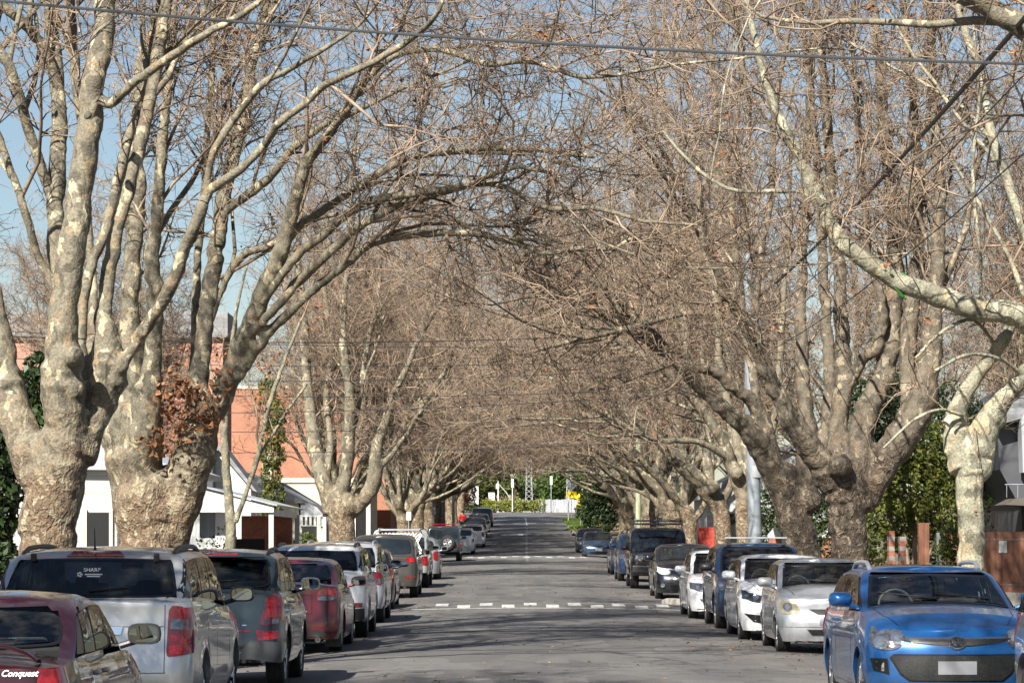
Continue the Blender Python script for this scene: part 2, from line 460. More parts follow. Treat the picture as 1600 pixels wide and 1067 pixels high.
def car(name, label, kind, col, D, X, heading, opts=None, group=None, metal=.35, dist_lod=0, dirt=.35, yaw=0.0):
    """heading 'away': we see the rear (D = distance of the tail); 'toward': we see the front (D = distance of the nose)"""
    p = dict(DEF); p.update(TYPES[kind]); p.update(opts or {})
    L, W, H = p['L'], p['W'] / 2, p['H']
    cy = D + L / 2
    root = empty(name, (X, cy, float(G(cy)) + .05 - .0045 * (X - .55 - XS(cy)) ** 2), (0 if heading == 'away' else math.pi) + R(yaw), label, 'car', group)
    slope = math.atan((G(cy + 1.3) - G(cy - 1.3)) / 2.6)
    root.rotation_euler.x = slope if heading == 'away' else -slope
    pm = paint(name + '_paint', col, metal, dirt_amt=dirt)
    Y = lambda d: L / 2 - d                      # d = distance behind the nose
    r = p['r']; Ra = r + p['arch']; axf, axr = Y(p['fo']), Y(p['fo'] + p['wb'])
    belt = [(0, p['nose']), (.25, p['nose'] + .07), (p['cowl'] * .7, (p['nose'] + p['cowlz'] * 2) / 3 + .0), (p['cowl'], p['cowlz'] - .02), (p['rb'] * .75, p['rbz'] - .03), (p['rb'], p['rbz'] - .02), (L, p['tail'] - .02)]
    # ---- lower body
    ss = [Y(d) for d in np.linspace(.3, L - .25, 16)]
    for ax in (axf, axr):
        dz = r - p['sill']; th0 = math.asin(max(-1, min(1, -dz / Ra)))
        for k in range(15):
            th = th0 + (math.pi - 2 * th0) * k / 14
            ss.append(ax + Ra * math.cos(th))
    ss = sorted(set(round(y, 4) for y in ss), reverse=True)
    ss = [y for i, y in enumerate(ss) if i == 0 or ss[i - 1] - y > .012]
    out, yfs, yre = half_outline(W, L / 2, -L / 2, p['bowf'], p['bowr'], p['rf'], p['rr'], ss)
    def zbot(x, y):
        side = x > W * .93
        base = cerp(L / 2 - y, [(0, p['bf']), (.35, p['bf']), (.5, p['sill']), (L - .6, p['sill']), (L - .3, p['br']), (L, p['br'])])
        if side:
            for ax in (axf, axr):
                if abs(y - ax) < Ra:
                    base = max(base, r + math.sqrt(Ra * Ra - (y - ax) ** 2))
        return base
    T = [0, .06, .14, .24, .34, .44, .54, .64, .74, .83, .90, .96, 1.0]
    rows = []
    for (x, y) in out:
        zt = scerp(L / 2 - y, belt, .18); zb = zbot(x, y)
        wf = max(0.0, min(1.0, (y - yfs) / max(.01, L / 2 - yfs))) ** .6 if y > yfs else 0.0
        wr = max(0.0, min(1.0, (yre - y) / max(.01, yre + L / 2))) ** .6 if y < yre else 0.0
        row = []
        inarch = x > W * .93 and any(abs(y - ax) < Ra for ax in (axf, axr))
        row.append((max(0, x - .10), y, zb + .01))
        barrel = 1 - .018 * (y / (L / 2)) ** 2
        for t in T:
            z = zb + (zt - zb) * t
            k = (z - p['sill']) / (zt - p['sill'])
            ins = .05 * max(0, 1 - k / .35) ** 2 + .045 * max(0, (k - .72) / .28) ** 1.6 - .006 * math.exp(-((k - .70) / .05) ** 2)
            if inarch and t < .1: ins -= .012
            else:
                for ax in (axf, axr):
                    q = math.hypot(y - ax, z - r)
                    if q < Ra + .10 and x > W * .93: ins -= .014 * (1 - max(0, (q - Ra)) / .10)
            xx = x * (1 - ins / W * (x / W)) * barrel
            yy = y - wf * scerp(z, p['ff'], .05) + wr * scerp(z, p['fr'], .05)
            row.append((xx, yy, z))
        rows.append(row)
    bm = bmesh.new()
    grid_bm(bm, rows); grid_bm(bm, [[(-a, b, c) for a, b, c in row] for row in rows], True)
    # ---- bonnet and boot deck
    deck = []
    for i, row in enumerate(rows):
        x, y, z = row[-1]
        d = L / 2 - y
        cr = p['crown'] * min(1.0, d / .5) * min(1.0, (L - d) / .3 + .15)
        deck.append([(x * u, y, z + cr * (1 - abs(u) ** 2.6)) for u in (-1, -.95, -.86, -.72, -.5, -.25, 0, .25, .5, .72, .86, .95, 1)])
    grid_bm(bm, deck, True)
    bmesh.ops.remove_doubles(bm, verts=bm.verts, dist=.002)
    # ---- greenhouse
    Wb, Wr = W * .93, W * p['tumble']
    yc, yh, yrh, yrb = Y(p['cowl']), Y(p['header']), Y(p['rh']), Y(p['rb'])
    hs = [0, .12, .25, .38, .5, .62, .73, .82, .89, .945, .98, 1.0]
    gr = []
    n_side = 10
    belt_f = lambda y: scerp(L / 2 - y, belt, .18)
    for h in hs:
        e = max(0, (h - .82) / .18) ** 2.2 * .085
        ec = math.sin(h * math.pi) * .018
        Wx = Wb + (Wr - Wb) * h + ec - e
        yf = yc + (yh - yc) * h + ec * 1.2 - e * 1.2; yr_ = yrb + (yrh - yrb) * h - ec * 1.0 + e * 1.2
        oo, a, b = half_outline(Wx, yf + .06 * (1 - h), yr_, .20 - .06 * h, p['bowr'] * .8 + .03, .13, .14, [0] * 0)
        # re-sample side
        front = [q for q in oo if q[1] >= a - 1e-6]; rear = [q for q in oo if q[1] <= b + 1e-6]
        mid = [(Wx, a + (b - a) * k / n_side) for k in range(1, n_side)]
        full = front + mid + rear
        row = []
        for (x, y) in full:
            zb = scerp(L / 2 - y, belt, .18) - .03 + .8 * p['crown'] * (1 - (abs(x) / W) ** 2.6)
            if h > .3 or True:
                zr = H - .035 - p['rdrop'] * ((y - (yh + yrh) / 2 - .15) / ((yh - yrh) / 2)) ** 2
            row.append((x, y, zb + (zr - zb) * h))
        gr.append(row)
    grid_bm(bm, [list(c) for c in zip(*gr)]); grid_bm(bm, [[(-a, b, c) for a, b, c in col_] for col_ in zip(*gr)], True)
    roof = [[(x * u, y, z + .035 * (1 - abs(u) ** 2)) for u in (-1, -.9, -.7, -.4, 0, .4, .7, .9, 1)] for (x, y, z) in gr[-1]]
    grid_bm(bm, roof, True)
    bmesh.ops.remove_doubles(bm, verts=bm.verts, dist=.002)
    bmesh.ops.recalc_face_normals(bm, faces=bm.faces)
    bvh = BVHTree.FromBMesh(bm)
    see = D < 64 and not p.get('solid')
    if see:                                       # open the windows and the deck under the cabin
        kill = []
        zb0 = belt_f((yc + yrb) / 2)
        for f in bm.faces:
            c = f.calc_center_median(); ax = abs(c.x); z00 = belt_f(c.y) - .03 + .8 * p['crown'] * (1 - min(1, ax / W) ** 2.6); hgt = (c.z - z00) / max(.05, (H - .035 - z00))
            if (.03 if c.y > 0 else .10) < hgt < (.885 if c.y > 0 and abs(f.normal.x) < .6 else .80) and yrb - .12 < c.y < yc + .10:
                wx = Wb + (Wr - Wb) * hgt
                yf_ = yc + (yh - yc) * hgt; yr2 = yrb + (yrh - yrb) * hgt
                if ax < wx - .10 and abs(f.normal.y) > .18 and abs(f.normal.z) < .985: kill.append(f)
                elif ax >= wx - .10 and abs(f.normal.x) > .75 and yr2 + .20 < c.y < yf_ - .22: kill.append(f)
            elif c.z < belt_f(c.y) + p['crown'] + .02 and c.z > belt_f(c.y) - .04 and f.normal.z > .8 or (abs(f.normal.z) > .8 and abs(c.z - belt_f(c.y) - p['crown'] * .5) < p['crown'] * .6 + .02):
                if ax < Wb - .12 and yrb + (.30 if kind == 'sedan' else .16) < c.y < yc - .16: kill.append(f)
        bmesh.ops.delete(bm, geom=list(set(kill)), context='FACES')
    me = bpy.data.meshes.new('body'); bm.to_mesh(me); bm.free()
    XLIM[0] = W * .945; YEND[0] = L / 2
    me.polygons.foreach_set('use_smooth', [True] * len(me.polygons))
    try: me.set_sharp_from_angle(angle=R(38))
    except Exception: pass
    link('body', me, pm, root)
    Pt = lambda *a, **k: patch(bvh, *a, **k)
    belt_at = lambda y: scerp(L / 2 - y, belt, .18)
    # ---- windows: side view polygons follow belt line and roof line
    def roof_at(y): return H - .035 - p['rdrop'] * ((y - (yh + yrh) / 2 - .15) / ((yh - yrh) / 2)) ** 2
    def gl(h, yb, yt, z0y):                       # a line between belt and roof
        return yb + (yt - yb) * h
    zt_ = lambda y: roof_at(y) - .075
    ft, rt = yh - .10, yrh + .12                  # top corners of the glass
    fb, rb_ = yc - .30, (yrb + .30 if kind == 'sedan' else yrb + .16)
    if kind == 'sedan': rt = yrh + .05; rb_ = yrb + .42
    ymid = Y(p.get('bp', p['header'] + .62 * 1.0 + (p['rh'] - p['header']) * .10))
    y2 = Y(p['fo'] + p['wb'] - .28)               # rear door shut line
    step = .10 if D < 60 else .25
    def sidewin(y0b, y0t, y1b, y1t):
        b = lambda y: belt_at(y) + .035
        n = 4
        poly = [(y0b + (y1b - y0b) * k / n, b(y0b + (y1b - y0b) * k / n)) for k in range(n + 1)]
        poly += [(y1t + (y0t - y1t) * k / n, zt_(y1t + (y0t - y1t) * k / n)) for k in range(n + 1)]
        return poly
    wins = [(fb, ft, ymid + .04, ymid + .06), (ymid - .03, ymid - .01, max(y2, rb_ + .05), max(y2 + .12, rt + .02) if kind != 'sedan' else rt)]
    if kind in ('suv', 'fwd') or p.get('estate'):
        wins[1] = (ymid - .03, ymid - .01, y2 + .04, y2 + .10)
        wins.append((y2 - .03, y2 + .03, rb_, rt))
    elif kind == 'hatch':
        wins[1] = (ymid - .03, ymid - .01, rb_ + .18, rt + .12)
    # a dark shut frame behind the glass, then each pane
    fr = sidewin(fb + .06, ft + .04, rb_ - .05 if kind != 'hatch' else rb_ + .1, rt - .04 if kind != 'hatch' else rt + .05)
    Rend = 'RL'
    for v in Rend:
        hol = []
        if see:
            for w in wins:
                q = sidewin(*w); cx_ = sum(a[0] for a in q) / len(q); cz_ = sum(a[1] for a in q) / len(q)
                hol.append([(cx_ + (a[0] - cx_) * .95, cz_ + (a[1] - cz_) * .90) for a in q])
        Pt(v, fr, .003, M['trim'], 'window_surround', root, step=step, holes=hol, back=.012)
        for k_, w in enumerate(wins):
            Pt(v, sidewin(*w), .008, (M['tint_glass'] if (k_ and kind != 'sedan') else M['clear_glass']) if see else M['glass'], 'side_window', root, step=step, back=(0 if see else .012))
    # windscreen and rear window
    zc = belt_at(yc) + p['crown']
    zlow = lambda x: belt_at(yc - .12) + p['crown'] * (1 - (abs(x) / W) ** 2.6) + .0
    ws = [(x_, zlow(x_)) for x_ in ((Wb - .09) * t_ for t_ in (-1, -.85, -.6, -.3, 0, .3, .6, .85, 1))] + [ (Wr - .045, roof_at(yh) - .055), (0, roof_at(yh) - .035), (-Wr + .045, roof_at(yh) - .055)]
    def shrink(q, k, kz):
        cx_ = sum(a[0] for a in q) / len(q); cz_ = (min(a[1] for a in q) + max(a[1] for a in q)) / 2
        return [(cx_ + (a[0] - cx_) * k, cz_ + (a[1] - cz_) * kz) for a in q]
    Pt('F', ws, .003, M['trim'], 'windscreen_surround', root, step=step, holes=[shrink(ws, .93, .86)] if see else ())
    zw = [(u * .955, v + (.025 if v < (zc + .05) else -.025)) for u, v in ws]
    Pt('F', zw, .008, M['clear_glass'] if see else M['glass'], 'windscreen', root, step=step, back=(0 if see else .012))
    zb = belt_at(yrb) + p['crown'] * .8 + .01
    if 'rw' in p: rw = p['rw']
    else: rw = [(-Wb + .10, zb + .03), (0, zb + .015), (Wb - .10, zb + .03), (Wr - .06, roof_at(yrh) - .06), (0, roof_at(yrh) - .04), (-Wr + .06, roof_at(yrh) - .06)]
    rw = rounded(rw, .12, 2)
    Pt('B', rw, .003, M['trim'], 'rear_window_surround', root, step=step, holes=[shrink(rw, .94, .88)] if see else ())
    Pt('B', [(u * .965, zb + .02 + (v - zb) * .94) for u, v in rw], .008, (M['clear_glass'] if kind == 'sedan' else M['tint_glass']) if see else M['glass'], 'rear_window', root, step=step, back=(0 if see else .012))
    if see:
        fy = yh - .28; ry = max(axr + .05, yrh + .25)
        for (sx, yy, w_) in ((-.37, fy, .25), (.37, fy, .25), (-.40, ry, .27), (.40, ry, .27)):
            s_ = MB().box((sx * W / .9, yy, (H + .42) / 2 - .14), (w_ * 2, .14, H - .42 - .44), Matrix.Rotation(R(12), 3, 'X'), taper=.85)
            s_.box((sx * W / .9, yy - .06, H - .40), (.26, .09, .17), Matrix.Rotation(R(8), 3, 'X'), taper=.85)
            s_.build('seat', M['seat'], root, smooth=True, bevel=.03)
        MB().box((0, yc - .30, p['cowlz'] - .06), (Wb * 1.85, .55, .10)).build('dashboard', M['seat'], root, smooth=True, bevel=.03)
        if kind == 'sedan': MB().box((0, (ry + yrb) / 2 - .05, p['rbz'] - .05), (Wb * 1.8, ry - yrb - .15, .03)).build('parcel_shelf', M['seat'], root)
        tor = [(.38 + .18 * math.cos(a), yc - .62 - .05 * math.sin(a), p['cowlz'] + .02 + .17 * math.sin(a)) for a in np.linspace(0, 2 * math.pi, 21)]
        MB().tube(tor, .015, 6, cap=False).build('steering_wheel', M['grey_plastic'], root, smooth=True)
        MB().box((0, yh + .10, H - .20), (.22, .03, .06)).build('interior_mirror', M['trim'], root, bevel=.01)
    # ---- underbody and wheels
    ub = MB().b2(-W + .30, W - .30, -L / 2 + .18, L / 2 - .18, p['sill'] + .0, p['nose'] - .16)
    ub.b2(-W + .05, W - .05, axr + Ra + .04, axf - Ra - .04, p['sill'] + .01, p['sill'] + .2)
    ub.build('underbody', M['under'], root)
    tm, wm = wheel_meshes(r, p['tw'], p['spokes'], kind == 'fwd')
    rmm = M[p['rimmat']]
    for sx in (-1, 1):
        for ax in (axf, axr):
            we = empty('wheel', (sx * (W - p['tw'] / 2 - .025), ax, r), 0 if sx > 0 else math.pi, parent=root)
            link('tyre', tm, M['rubber'], we)
            ro = bpy.data.objects.new('rim', wm); COL.objects.link(ro); ro.parent = we
            if len(wm.materials) == 0: wm.materials.append(rmm)
            ro.material_slots[0].link = 'OBJECT'; ro.material_slots[0].material = rmm
    # ---- mirrors
    my = yc - .28; mz = belt_at(my) + .10
    ms = p.get('ms', 1.0)
    for sx in (-1, 1):
        b = MB(); cx = sx * (W + .115)
        prof = [(-.06, .3), (-.045, .8), (-.01, 1.0), (.04, .93), (.08, .7), (.105, .25)]
        vs = []; nn = 14
        for (yy, k) in prof:
            for i in range(nn):
                a = 2 * math.pi * i / nn
                ca, sa = math.cos(a), math.sin(a)
                ex = math.copysign(abs(ca) ** .6, ca) * .125 * ms; ez = math.copysign(abs(sa) ** .6, sa) * .078 * ms
                kk = k if yy > -.02 else max(k, .93)
                vs.append((cx + ex * kk, my + yy, mz + .02 + ez * kk))
        fs = [(i * nn + j, i * nn + (j + 1) % nn, (i + 1) * nn + (j + 1) % nn, (i + 1) * nn + j) for i in range(len(prof) - 1) for j in range(nn)]
        fs += [tuple(range(nn)), tuple((len(prof) - 1) * nn + j for j in range(nn))]
        b.add(vs, fs)
        b.tube([(sx * (W - .07), my + .02, mz - .07), (sx * (W + .06), my + .03, mz - .03)], .024, 8)
        mo = b.build('door_mirror', M['black_plastic'] if p.get('mblack') else pm, root, smooth=True)
        g = MB(); pts = []
        for i in range(nn):
            a = 2 * math.pi * i / nn; ca, sa = math.cos(a), math.sin(a)
            pts.append((cx + math.copysign(abs(ca) ** .6, ca) * .105 * ms, mz + .02 + math.copysign(abs(sa) ** .6, sa) * .06 * ms))
        g.prism(pts, 'Y', my - .063, my - .058)
        go = g.build('mirror_glass', M['mirror'], mo)
    if D > 180: lod = 2
    elif D > 80: lod = 1
    else: lod = 0
    # ---- handles and shut lines
    if lod < 2:
        for v, sx in (('R', 1), ('L', -1)):
            for yy in (ymid + .12, max(y2, axr + .30) - .02 + .17):
                z = belt_at(yy) - .10
                q = bvh.ray_cast(Vector((sx * 3, yy, z)), Vector((-sx, 0, 0)), 5)
                if q[0]:
                    MB().tube([q[0] + Vector((-sx * .01, -.10, 0)), q[0] + Vector((sx * .022, -.06, .004)), q[0] + Vector((sx * .024, .05, .004)), q[0] + Vector((-sx * .01, .10, 0))], .015, 6).build('door_handle', M['black_plastic'] if p.get('hblack') else pm, root, smooth=True)
    if lod == 0:
        def strip(pts, w=.006):
            a = []; b = []
            for i, q in enumerate(pts):
                t = (Vector(pts[min(i + 1, len(pts) - 1)]) - Vector(pts[max(0, i - 1)])).normalized(); n = Vector((-t.y, t.x)) * w / 2
                a.append((q[0] + n.x, q[1] + n.y)); b.append((q[0] - n.x, q[1] - n.y))
            return a + b[::-1]
        fd = Y(p['fo'] + .62)
        for v in 'RL':
            for pts in ([(fd + .03, belt_at(fd) - .02), (fd, .6), (fd, p['sill'] + .06)],
                        [(ymid, belt_at(ymid) + .0), (ymid - .01, .6), (ymid, p['sill'] + .06)],
                        [(y2 + .02, belt_at(y2) - .01), (y2 - .01, r + Ra + .1), (axr + Ra + .06, r + .16), (axr + Ra + .12, p['sill'] + .07)],
                        [(fd, p['sill'] + .06), (axr + Ra + .12, p['sill'] + .06)]):
                Pt(v, strip(pts), .0012, M['trim'], 'shut_line', root, step=.12, back=.006)
        if D < 60 and heading == 'toward':
            for sx in (-1, 1):
                Pt('T', strip([(sx * W * .62, L / 2 - .30), (sx * W * .74, L / 2 - .60), (sx * W * .80, yc - .10)], .010), .0015, M['trim'], 'bonnet_line', root, step=.15, back=.004)
        if D < 60 and heading == 'away' and kind == 'sedan':
            for sx in (-1, 1):
                Pt('T', strip([(sx * W * .76, -L / 2 + .20), (sx * W * .78, yrb - .05)], .010), .0015, M['trim'], 'boot_line', root, step=.15, back=.004)
    # ---- lamps
    half = W
    hl = p.get('hl'); tl = p.get('tl')
    z0 = p['nose']
    if hl is None: hl = [(W * .55, z0 - .10), (W * .60, z0 + .0), (W * .80, z0 + .05), (W * .97, z0 + .06), (W * .985, z0 - .03), (W * .90, z0 - .13)]
    if tl is None:
        tz = p['tail']
        tl = [(W * .62, tz - .25), (W * .60, tz - .10), (W * .72, tz - .06), (W * .985, tz - .08), (W * .985, tz - .22)] if kind == 'sedan' else \
             [(W * .76, tz - .30), (W * .74, tz - .05), (W * .84, tz + .02), (W * .985, tz - .02), (W * .985, tz - .32)]
    for sgn in (1, -1):
        f = (lambda q: q) if sgn > 0 else mir
        h_ = Pt('F', f(rounded(hl, .2, 2)), .010, M[p.get('hlm', 'lamp_clear')], 'headlight', root, step=.035, lim=.40)
        if lod == 0:
            cx = sum(q[0] for q in hl) / len(hl); cz = sum(q[1] for q in hl) / len(hl)
            for (dx, dz, rr2, mm) in p.get('bowls', [(-.05, -.01, .05, 'lamp_bowl'), (.07, .0, .04, 'lamp_bowl')]):
                c = [(sgn * (cx + dx) + rr2 * math.cos(a), cz + dz + rr2 * math.sin(a)) for a in np.linspace(0, 2 * math.pi, 17)[:-1]]
                Pt('F', c, .015, M[mm], 'headlight_bowl', h_, step=.03, lim=.40)
                c = [(sgn * (cx + dx) + rr2 * .5 * math.cos(a), cz + dz + rr2 * .5 * math.sin(a)) for a in np.linspace(0, 2 * math.pi, 13)[:-1]]
                Pt('F', c, .018, M['lamp_lens'], 'headlight_lens', h_, step=.05, lim=.40)
        t_ = Pt('B', f(rounded(tl, .15, 2)), .009, M[p.get('tlm', 'lamp_red')], 'tail_light', root, step=.04, lim=.36)
        for (poly, mm) in p.get('tlx', []):
            Pt('B', f(poly), .012, M[mm], 'lamp_segment', t_, step=.06, lim=.36)
        # the same lamps carried round the corners
        sv = 'R' if sgn > 0 else 'L'
        zh = [q[1] for q in hl]; zt2 = [q[1] for q in tl]
        wl = p.get('wrapf', .30); wr2 = p.get('wrapr', .26)
        Pt(sv, [(L / 2 - .17, min(zh) + .05), (L / 2 - .17, max(zh) - .01), (L / 2 - .2 - wl, max(zh) + .015), (L / 2 - .25 - wl * .4, min(zh) + .08)], .006, M[p.get('hlm', 'lamp_clear')], 'lamp_side', h_, step=.06, lim=.4)
        Pt(sv, [(-L / 2 + .13, min(zt2) + .02), (-L / 2 + .15, max(zt2) - .02), (-L / 2 + .16 + wr2, max(zt2) - .02), (-L / 2 + .12 + wr2 * .6, min(zt2) + .04)], .007, M[p.get('tlm', 'lamp_red')], 'lamp_side', t_, step=.06, lim=.4)
    # ---- extra panels
    for (v, poly, off, mm, nm) in p.get('panels', []):
        if nm in ('lower_bumper', 'lower_grille', 'upper_grille', 'fog_recess'): off += .006
        Pt(v, poly, off, pm if mm == 'paint' else M[mm], nm, root, step=.045 if D < 60 else .2, lim=(.45 if max(q[1] for q in poly) < 1.2 else None))
        if nm in ('fog_light', 'reflector', 'side_repeater', 'fog_recess'):
            Pt(v, mir(poly), off, pm if mm == 'paint' else M[mm], nm, root, step=.07)
    if p.get('wiper', True) and lod < 2:
        wz = zc + .035
        for x0, x1, dz in ((-.55, .02, .05), (.02, .58, .06)):
            pts = []
            for k in range(5):
                x = x0 + (x1 - x0) * k / 4; q = bvh.ray_cast(Vector((x, 5, wz + dz * k / 4)), Vector((0, -1, 0)), 9)
                if q[0]: pts.append(q[0] + q[1] * .018)
            if len(pts) > 2: MB().tube(pts, .008, 5).build('wiper', M['rubber'], root)
    if p.get('rwiper'):
        pts = []
        for k in range(5):
            x = .0 + .34 * k / 4; q = bvh.ray_cast(Vector((x, -5, rw[0][1] + .05 + .03 * k / 4)), Vector((0, 1, 0)), 9)
            if q[0]: pts.append(q[0] + q[1] * .018)
        if len(pts) > 2: MB().tube(pts, .008, 5).build('rear_wiper', M['rubber'], root)
    if p.get('rails'):
        for sx in (-1, 1):
            pts = []
            x = sx * (Wr - .09)
            n = 12
            for k in range(n + 1):
                y = yh - .25 + (yrh + .25 - yh + .25) * k / n
                q = bvh.ray_cast(Vector((x, y, 5)), Vector((0, 0, -1)), 9)
                zz = (q[0].z if q[0] else H - .1)
                lift = p.get('lift', .035) * min(1, min(k, n - k) / 1.6)
                pts.append((x, y, zz + lift - .005))
            rm = MB().tube(pts, [.024] * len(pts), 8)
            rm.build('roof_rail', M[p['rails']], root, smooth=True)
    if p.get('antenna'):
        ax_, ay = p['antenna']
        q = bvh.ray_cast(Vector((ax_, Y(ay), 5)), Vector((0, 0, -1)), 9)
        if q[0]:
            b0 = q[0]
            MB().tube([b0 - Vector((0, 0, .01)), b0 + Vector((0, -.02, .04)), b0 + Vector((0, -.05, .2))], [.02, .008, .004], 6).build('antenna', M['black_plastic'], root)
    if p.get('spoiler'):
        q = p['spoiler']
        z = roof_at(yrh)
        MB().box((0, yrh - .06, z - .005), (Wr * 1.75, .22, .035)).build('spoiler', pm, root, smooth=True, bevel=.012)
    if p.get('exhaust'):
        for ex in p['exhaust']:
            MB().lathe([(.042, -.15), (.042, 0), (.036, 0), (.034, -.15)], 16, 'Y', (ex, -L / 2 + .05, p['br'] + .0)).build('exhaust_pipe', M['chrome'], root, smooth=True)
    if p.get('flaps'):
        for sx in (-1, 1):
            MB().b2(sx * (W - .27), sx * (W - .03), axr - r - .05, axr - r - .035, .10, .42).build('mud_flap', M['black_plastic'], root)
    if 'extra' in p: p['extra'](root, dict(L=L, W=W, H=H, p=p, bvh=bvh, pm=pm, Y=Y, Wr=Wr, yh=yh, yrh=yrh, roof=roof_at, belt=belt_at, Pt=Pt, yrb=yrb, zb=zb))
    return root

def text_mesh(s, size, mt, parent, loc, rot, name='lettering', depth=.002, shear=0.0, align='CENTER', bold=False):
    cu = bpy.data.curves.new('lettering', 'FONT'); cu.body = s; cu.size = size; cu.extrude = depth; cu.shear = shear; cu.align_x = align; cu.align_y = 'CENTER'
    if bold: cu.offset = size * .02
    cu.resolution_u = 3
    o = bpy.data.objects.new('lettering', cu); COL.objects.link(o)
    dg = bpy.context.evaluated_depsgraph_get()
    me = bpy.data.meshes.new_from_object(o.evaluated_get(dg))
    COL.objects.unlink(o); bpy.data.objects.remove(o)
    me.materials.clear()
    t = link(name, me, mt, parent, loc); t.rotation_euler = rot
    return t

def circ(cx, cz, r, n=16, k=1.0):
    return [(cx + r * math.cos(a) * k, cz + r * math.sin(a)) for a in np.linspace(0, 2 * math.pi, n + 1)[:-1]]
def rect(u0, u1, v0, v1):
    return [(u0, v0), (u1, v0), (u1, v1), (u0, v1)]
def sym(h):
    return h + mir(h)
# ------------------------------------------------------------------ the parked cars
GL = 'cars parked along the left kerb'
GR = 'cars parked along the right kerb'
PLATE_R = lambda z: ('B', rect(-.19, .19, z - .065, z + .065), .012, 'plate', 'number_plate')
PLATE_F = lambda z, m='plate': ('F', rect(-.19, .19, z - .065, z + .065), .016, m, 'number_plate')

def x_maroon(root, a):
    W, L = a['W'], a['L']
    # boot spoiler on its two feet
    s = MB()
    zt = 1.085
    pts = [(-.66, -L / 2 + .20, .99), (-.60, -L / 2 + .16, 1.04), (-.48, -L / 2 + .13, zt), (0, -L / 2 + .11, zt + .01), (.48, -L / 2 + .13, zt), (.60, -L / 2 + .16, 1.04), (.66, -L / 2 + .20, .99)]
    vs = []
    for x, y, z in pts:
        vs += [(x, y - .07, z), (x, y - .05, z + .022), (x, y + .09, z + .012), (x, y + .09, z - .008)]
    fs = [(i * 4 + k, i * 4 + (k + 1) % 4, (i + 1) * 4 + (k + 1) % 4, (i + 1) * 4 + k) for i in range(len(pts) - 1) for k in range(4)]
    s.add(vs, fs).build('boot_spoiler', a['pm'], root, smooth=True, bevel=.008)
    q = a['bvh'].ray_cast(Vector((.54, -5, .925)), Vector((0, 1, 0)), 9)
    text_mesh('Conquest', .058, M['letter'], root, (.55, q[0].y - .006, .925), (R(82), 0, R(7)), shear=.35, bold=True)
    # round ornament hanging inside the rear window
    y0 = a['yrb'] + .10
    MB().lathe([(.001, -.004), (.028, -.003), (.028, .003), (.001, .004)], 16, 'Y', (.17, y0 - .06, 1.085)).build('window_ornament', M['trim'], root)
def x_wagon(root, a):
    L = a['L']
    for sx in (-1, 1):
        q = a['bvh'].ray_cast(Vector((sx * .56, -5, 1.60)), Vector((0, 1, 0)), 9)
        if q[0]: MB().box(q[0] + Vector((0, -.01, -.03)), (.05, .05, .17), Matrix.Rotation(R(12), 3, 'X')).build('hatch_hinge', M['black_plastic'], root, bevel=.008)
    q = a['bvh'].ray_cast(Vector((0, -5, 1.505)), Vector((0, 1, 0)), 9); yq = q[0].y - .014 + L / 2
    yq2 = a['bvh'].ray_cast(Vector((0, -5, 1.455)), Vector((0, 1, 0)), 9)[0].y - .004 + L / 2
    text_mesh('SHARP', .052, M['letter'], root, (-.0, q[0].y - .030, 1.505), (R(72), 0, 0), bold=False, name='window_sticker')
    st = MB()
    for k, w in ((0, .16), (1, .12)):
        st.b2(-.02 - w / 2 + .04, -.02 + w / 2 + .04, -L / 2 + yq2 - .020, -L / 2 + yq2 - .012, 1.462 - k * .018, 1.472 - k * .018)
    for k in range(5):
        an = k * 1.256
        st.box((-.105 + .016 * math.cos(an), -L / 2 + yq2 - .018, 1.466 + .016 * math.sin(an)), (.02, .003, .012))
    st.build('window_sticker', M['letter'], root)
def rack(root, a, ys, mt='black_plastic', feet=True, w=.58, h=.10, bar=(.03, .07)):
    for y in ys:
        b = MB(); z = a['roof'](y) + h
        b.b2(-w, w, y - bar[1] / 2, y + bar[1] / 2, z, z + bar[0])
        ro = b.build('roof_bar', M[mt], root, bevel=.008)
        for sx in (-1, 1):
            MB().box((sx * (w - .07), y, z - h / 2 + .01), (.09, .08, h + .02), taper=.7).build('bar_foot', M['black_plastic'], ro, bevel=.006)
def x_tub(root, a):                              # ladder frame and mesh headboard of the work ute
    f = MB()
    for y in (.05, -1.0, -1.9):
        f.tube([(-.80, y, .95), (-.80, y, 1.62), (-.72, y, 1.76), (-.6, y, 1.80), (.6, y, 1.80), (.72, y, 1.76), (.80, y, 1.62), (.80, y, .95)], .028, 8)
    for x in (-.62, .62): f.tube([(x, .3, 1.83), (x, -2.1, 1.83)], .025, 8)
    f.build('ladder_frame', M['silver_plastic'], root, smooth=True)
    m = MB()
    for k in range(-6, 7):
        m.tube([(max(-.72, k * .12 - .30), -1.93, 1.10 if k * .12 - .30 > -.72 else 1.2), (min(.72, k * .12 + .30), -1.93, 1.72)], .011, 4)
        m.tube([(min(.72, k * .12 + .30), -1.93, 1.10), (max(-.72, k * .12 - .30), -1.93, 1.72)], .011, 4)
    m.tube([(-.76, -1.93, 1.08), (.76, -1.93, 1.08)], .02, 6)
    m.build('mesh_panel', M['letter'], root)
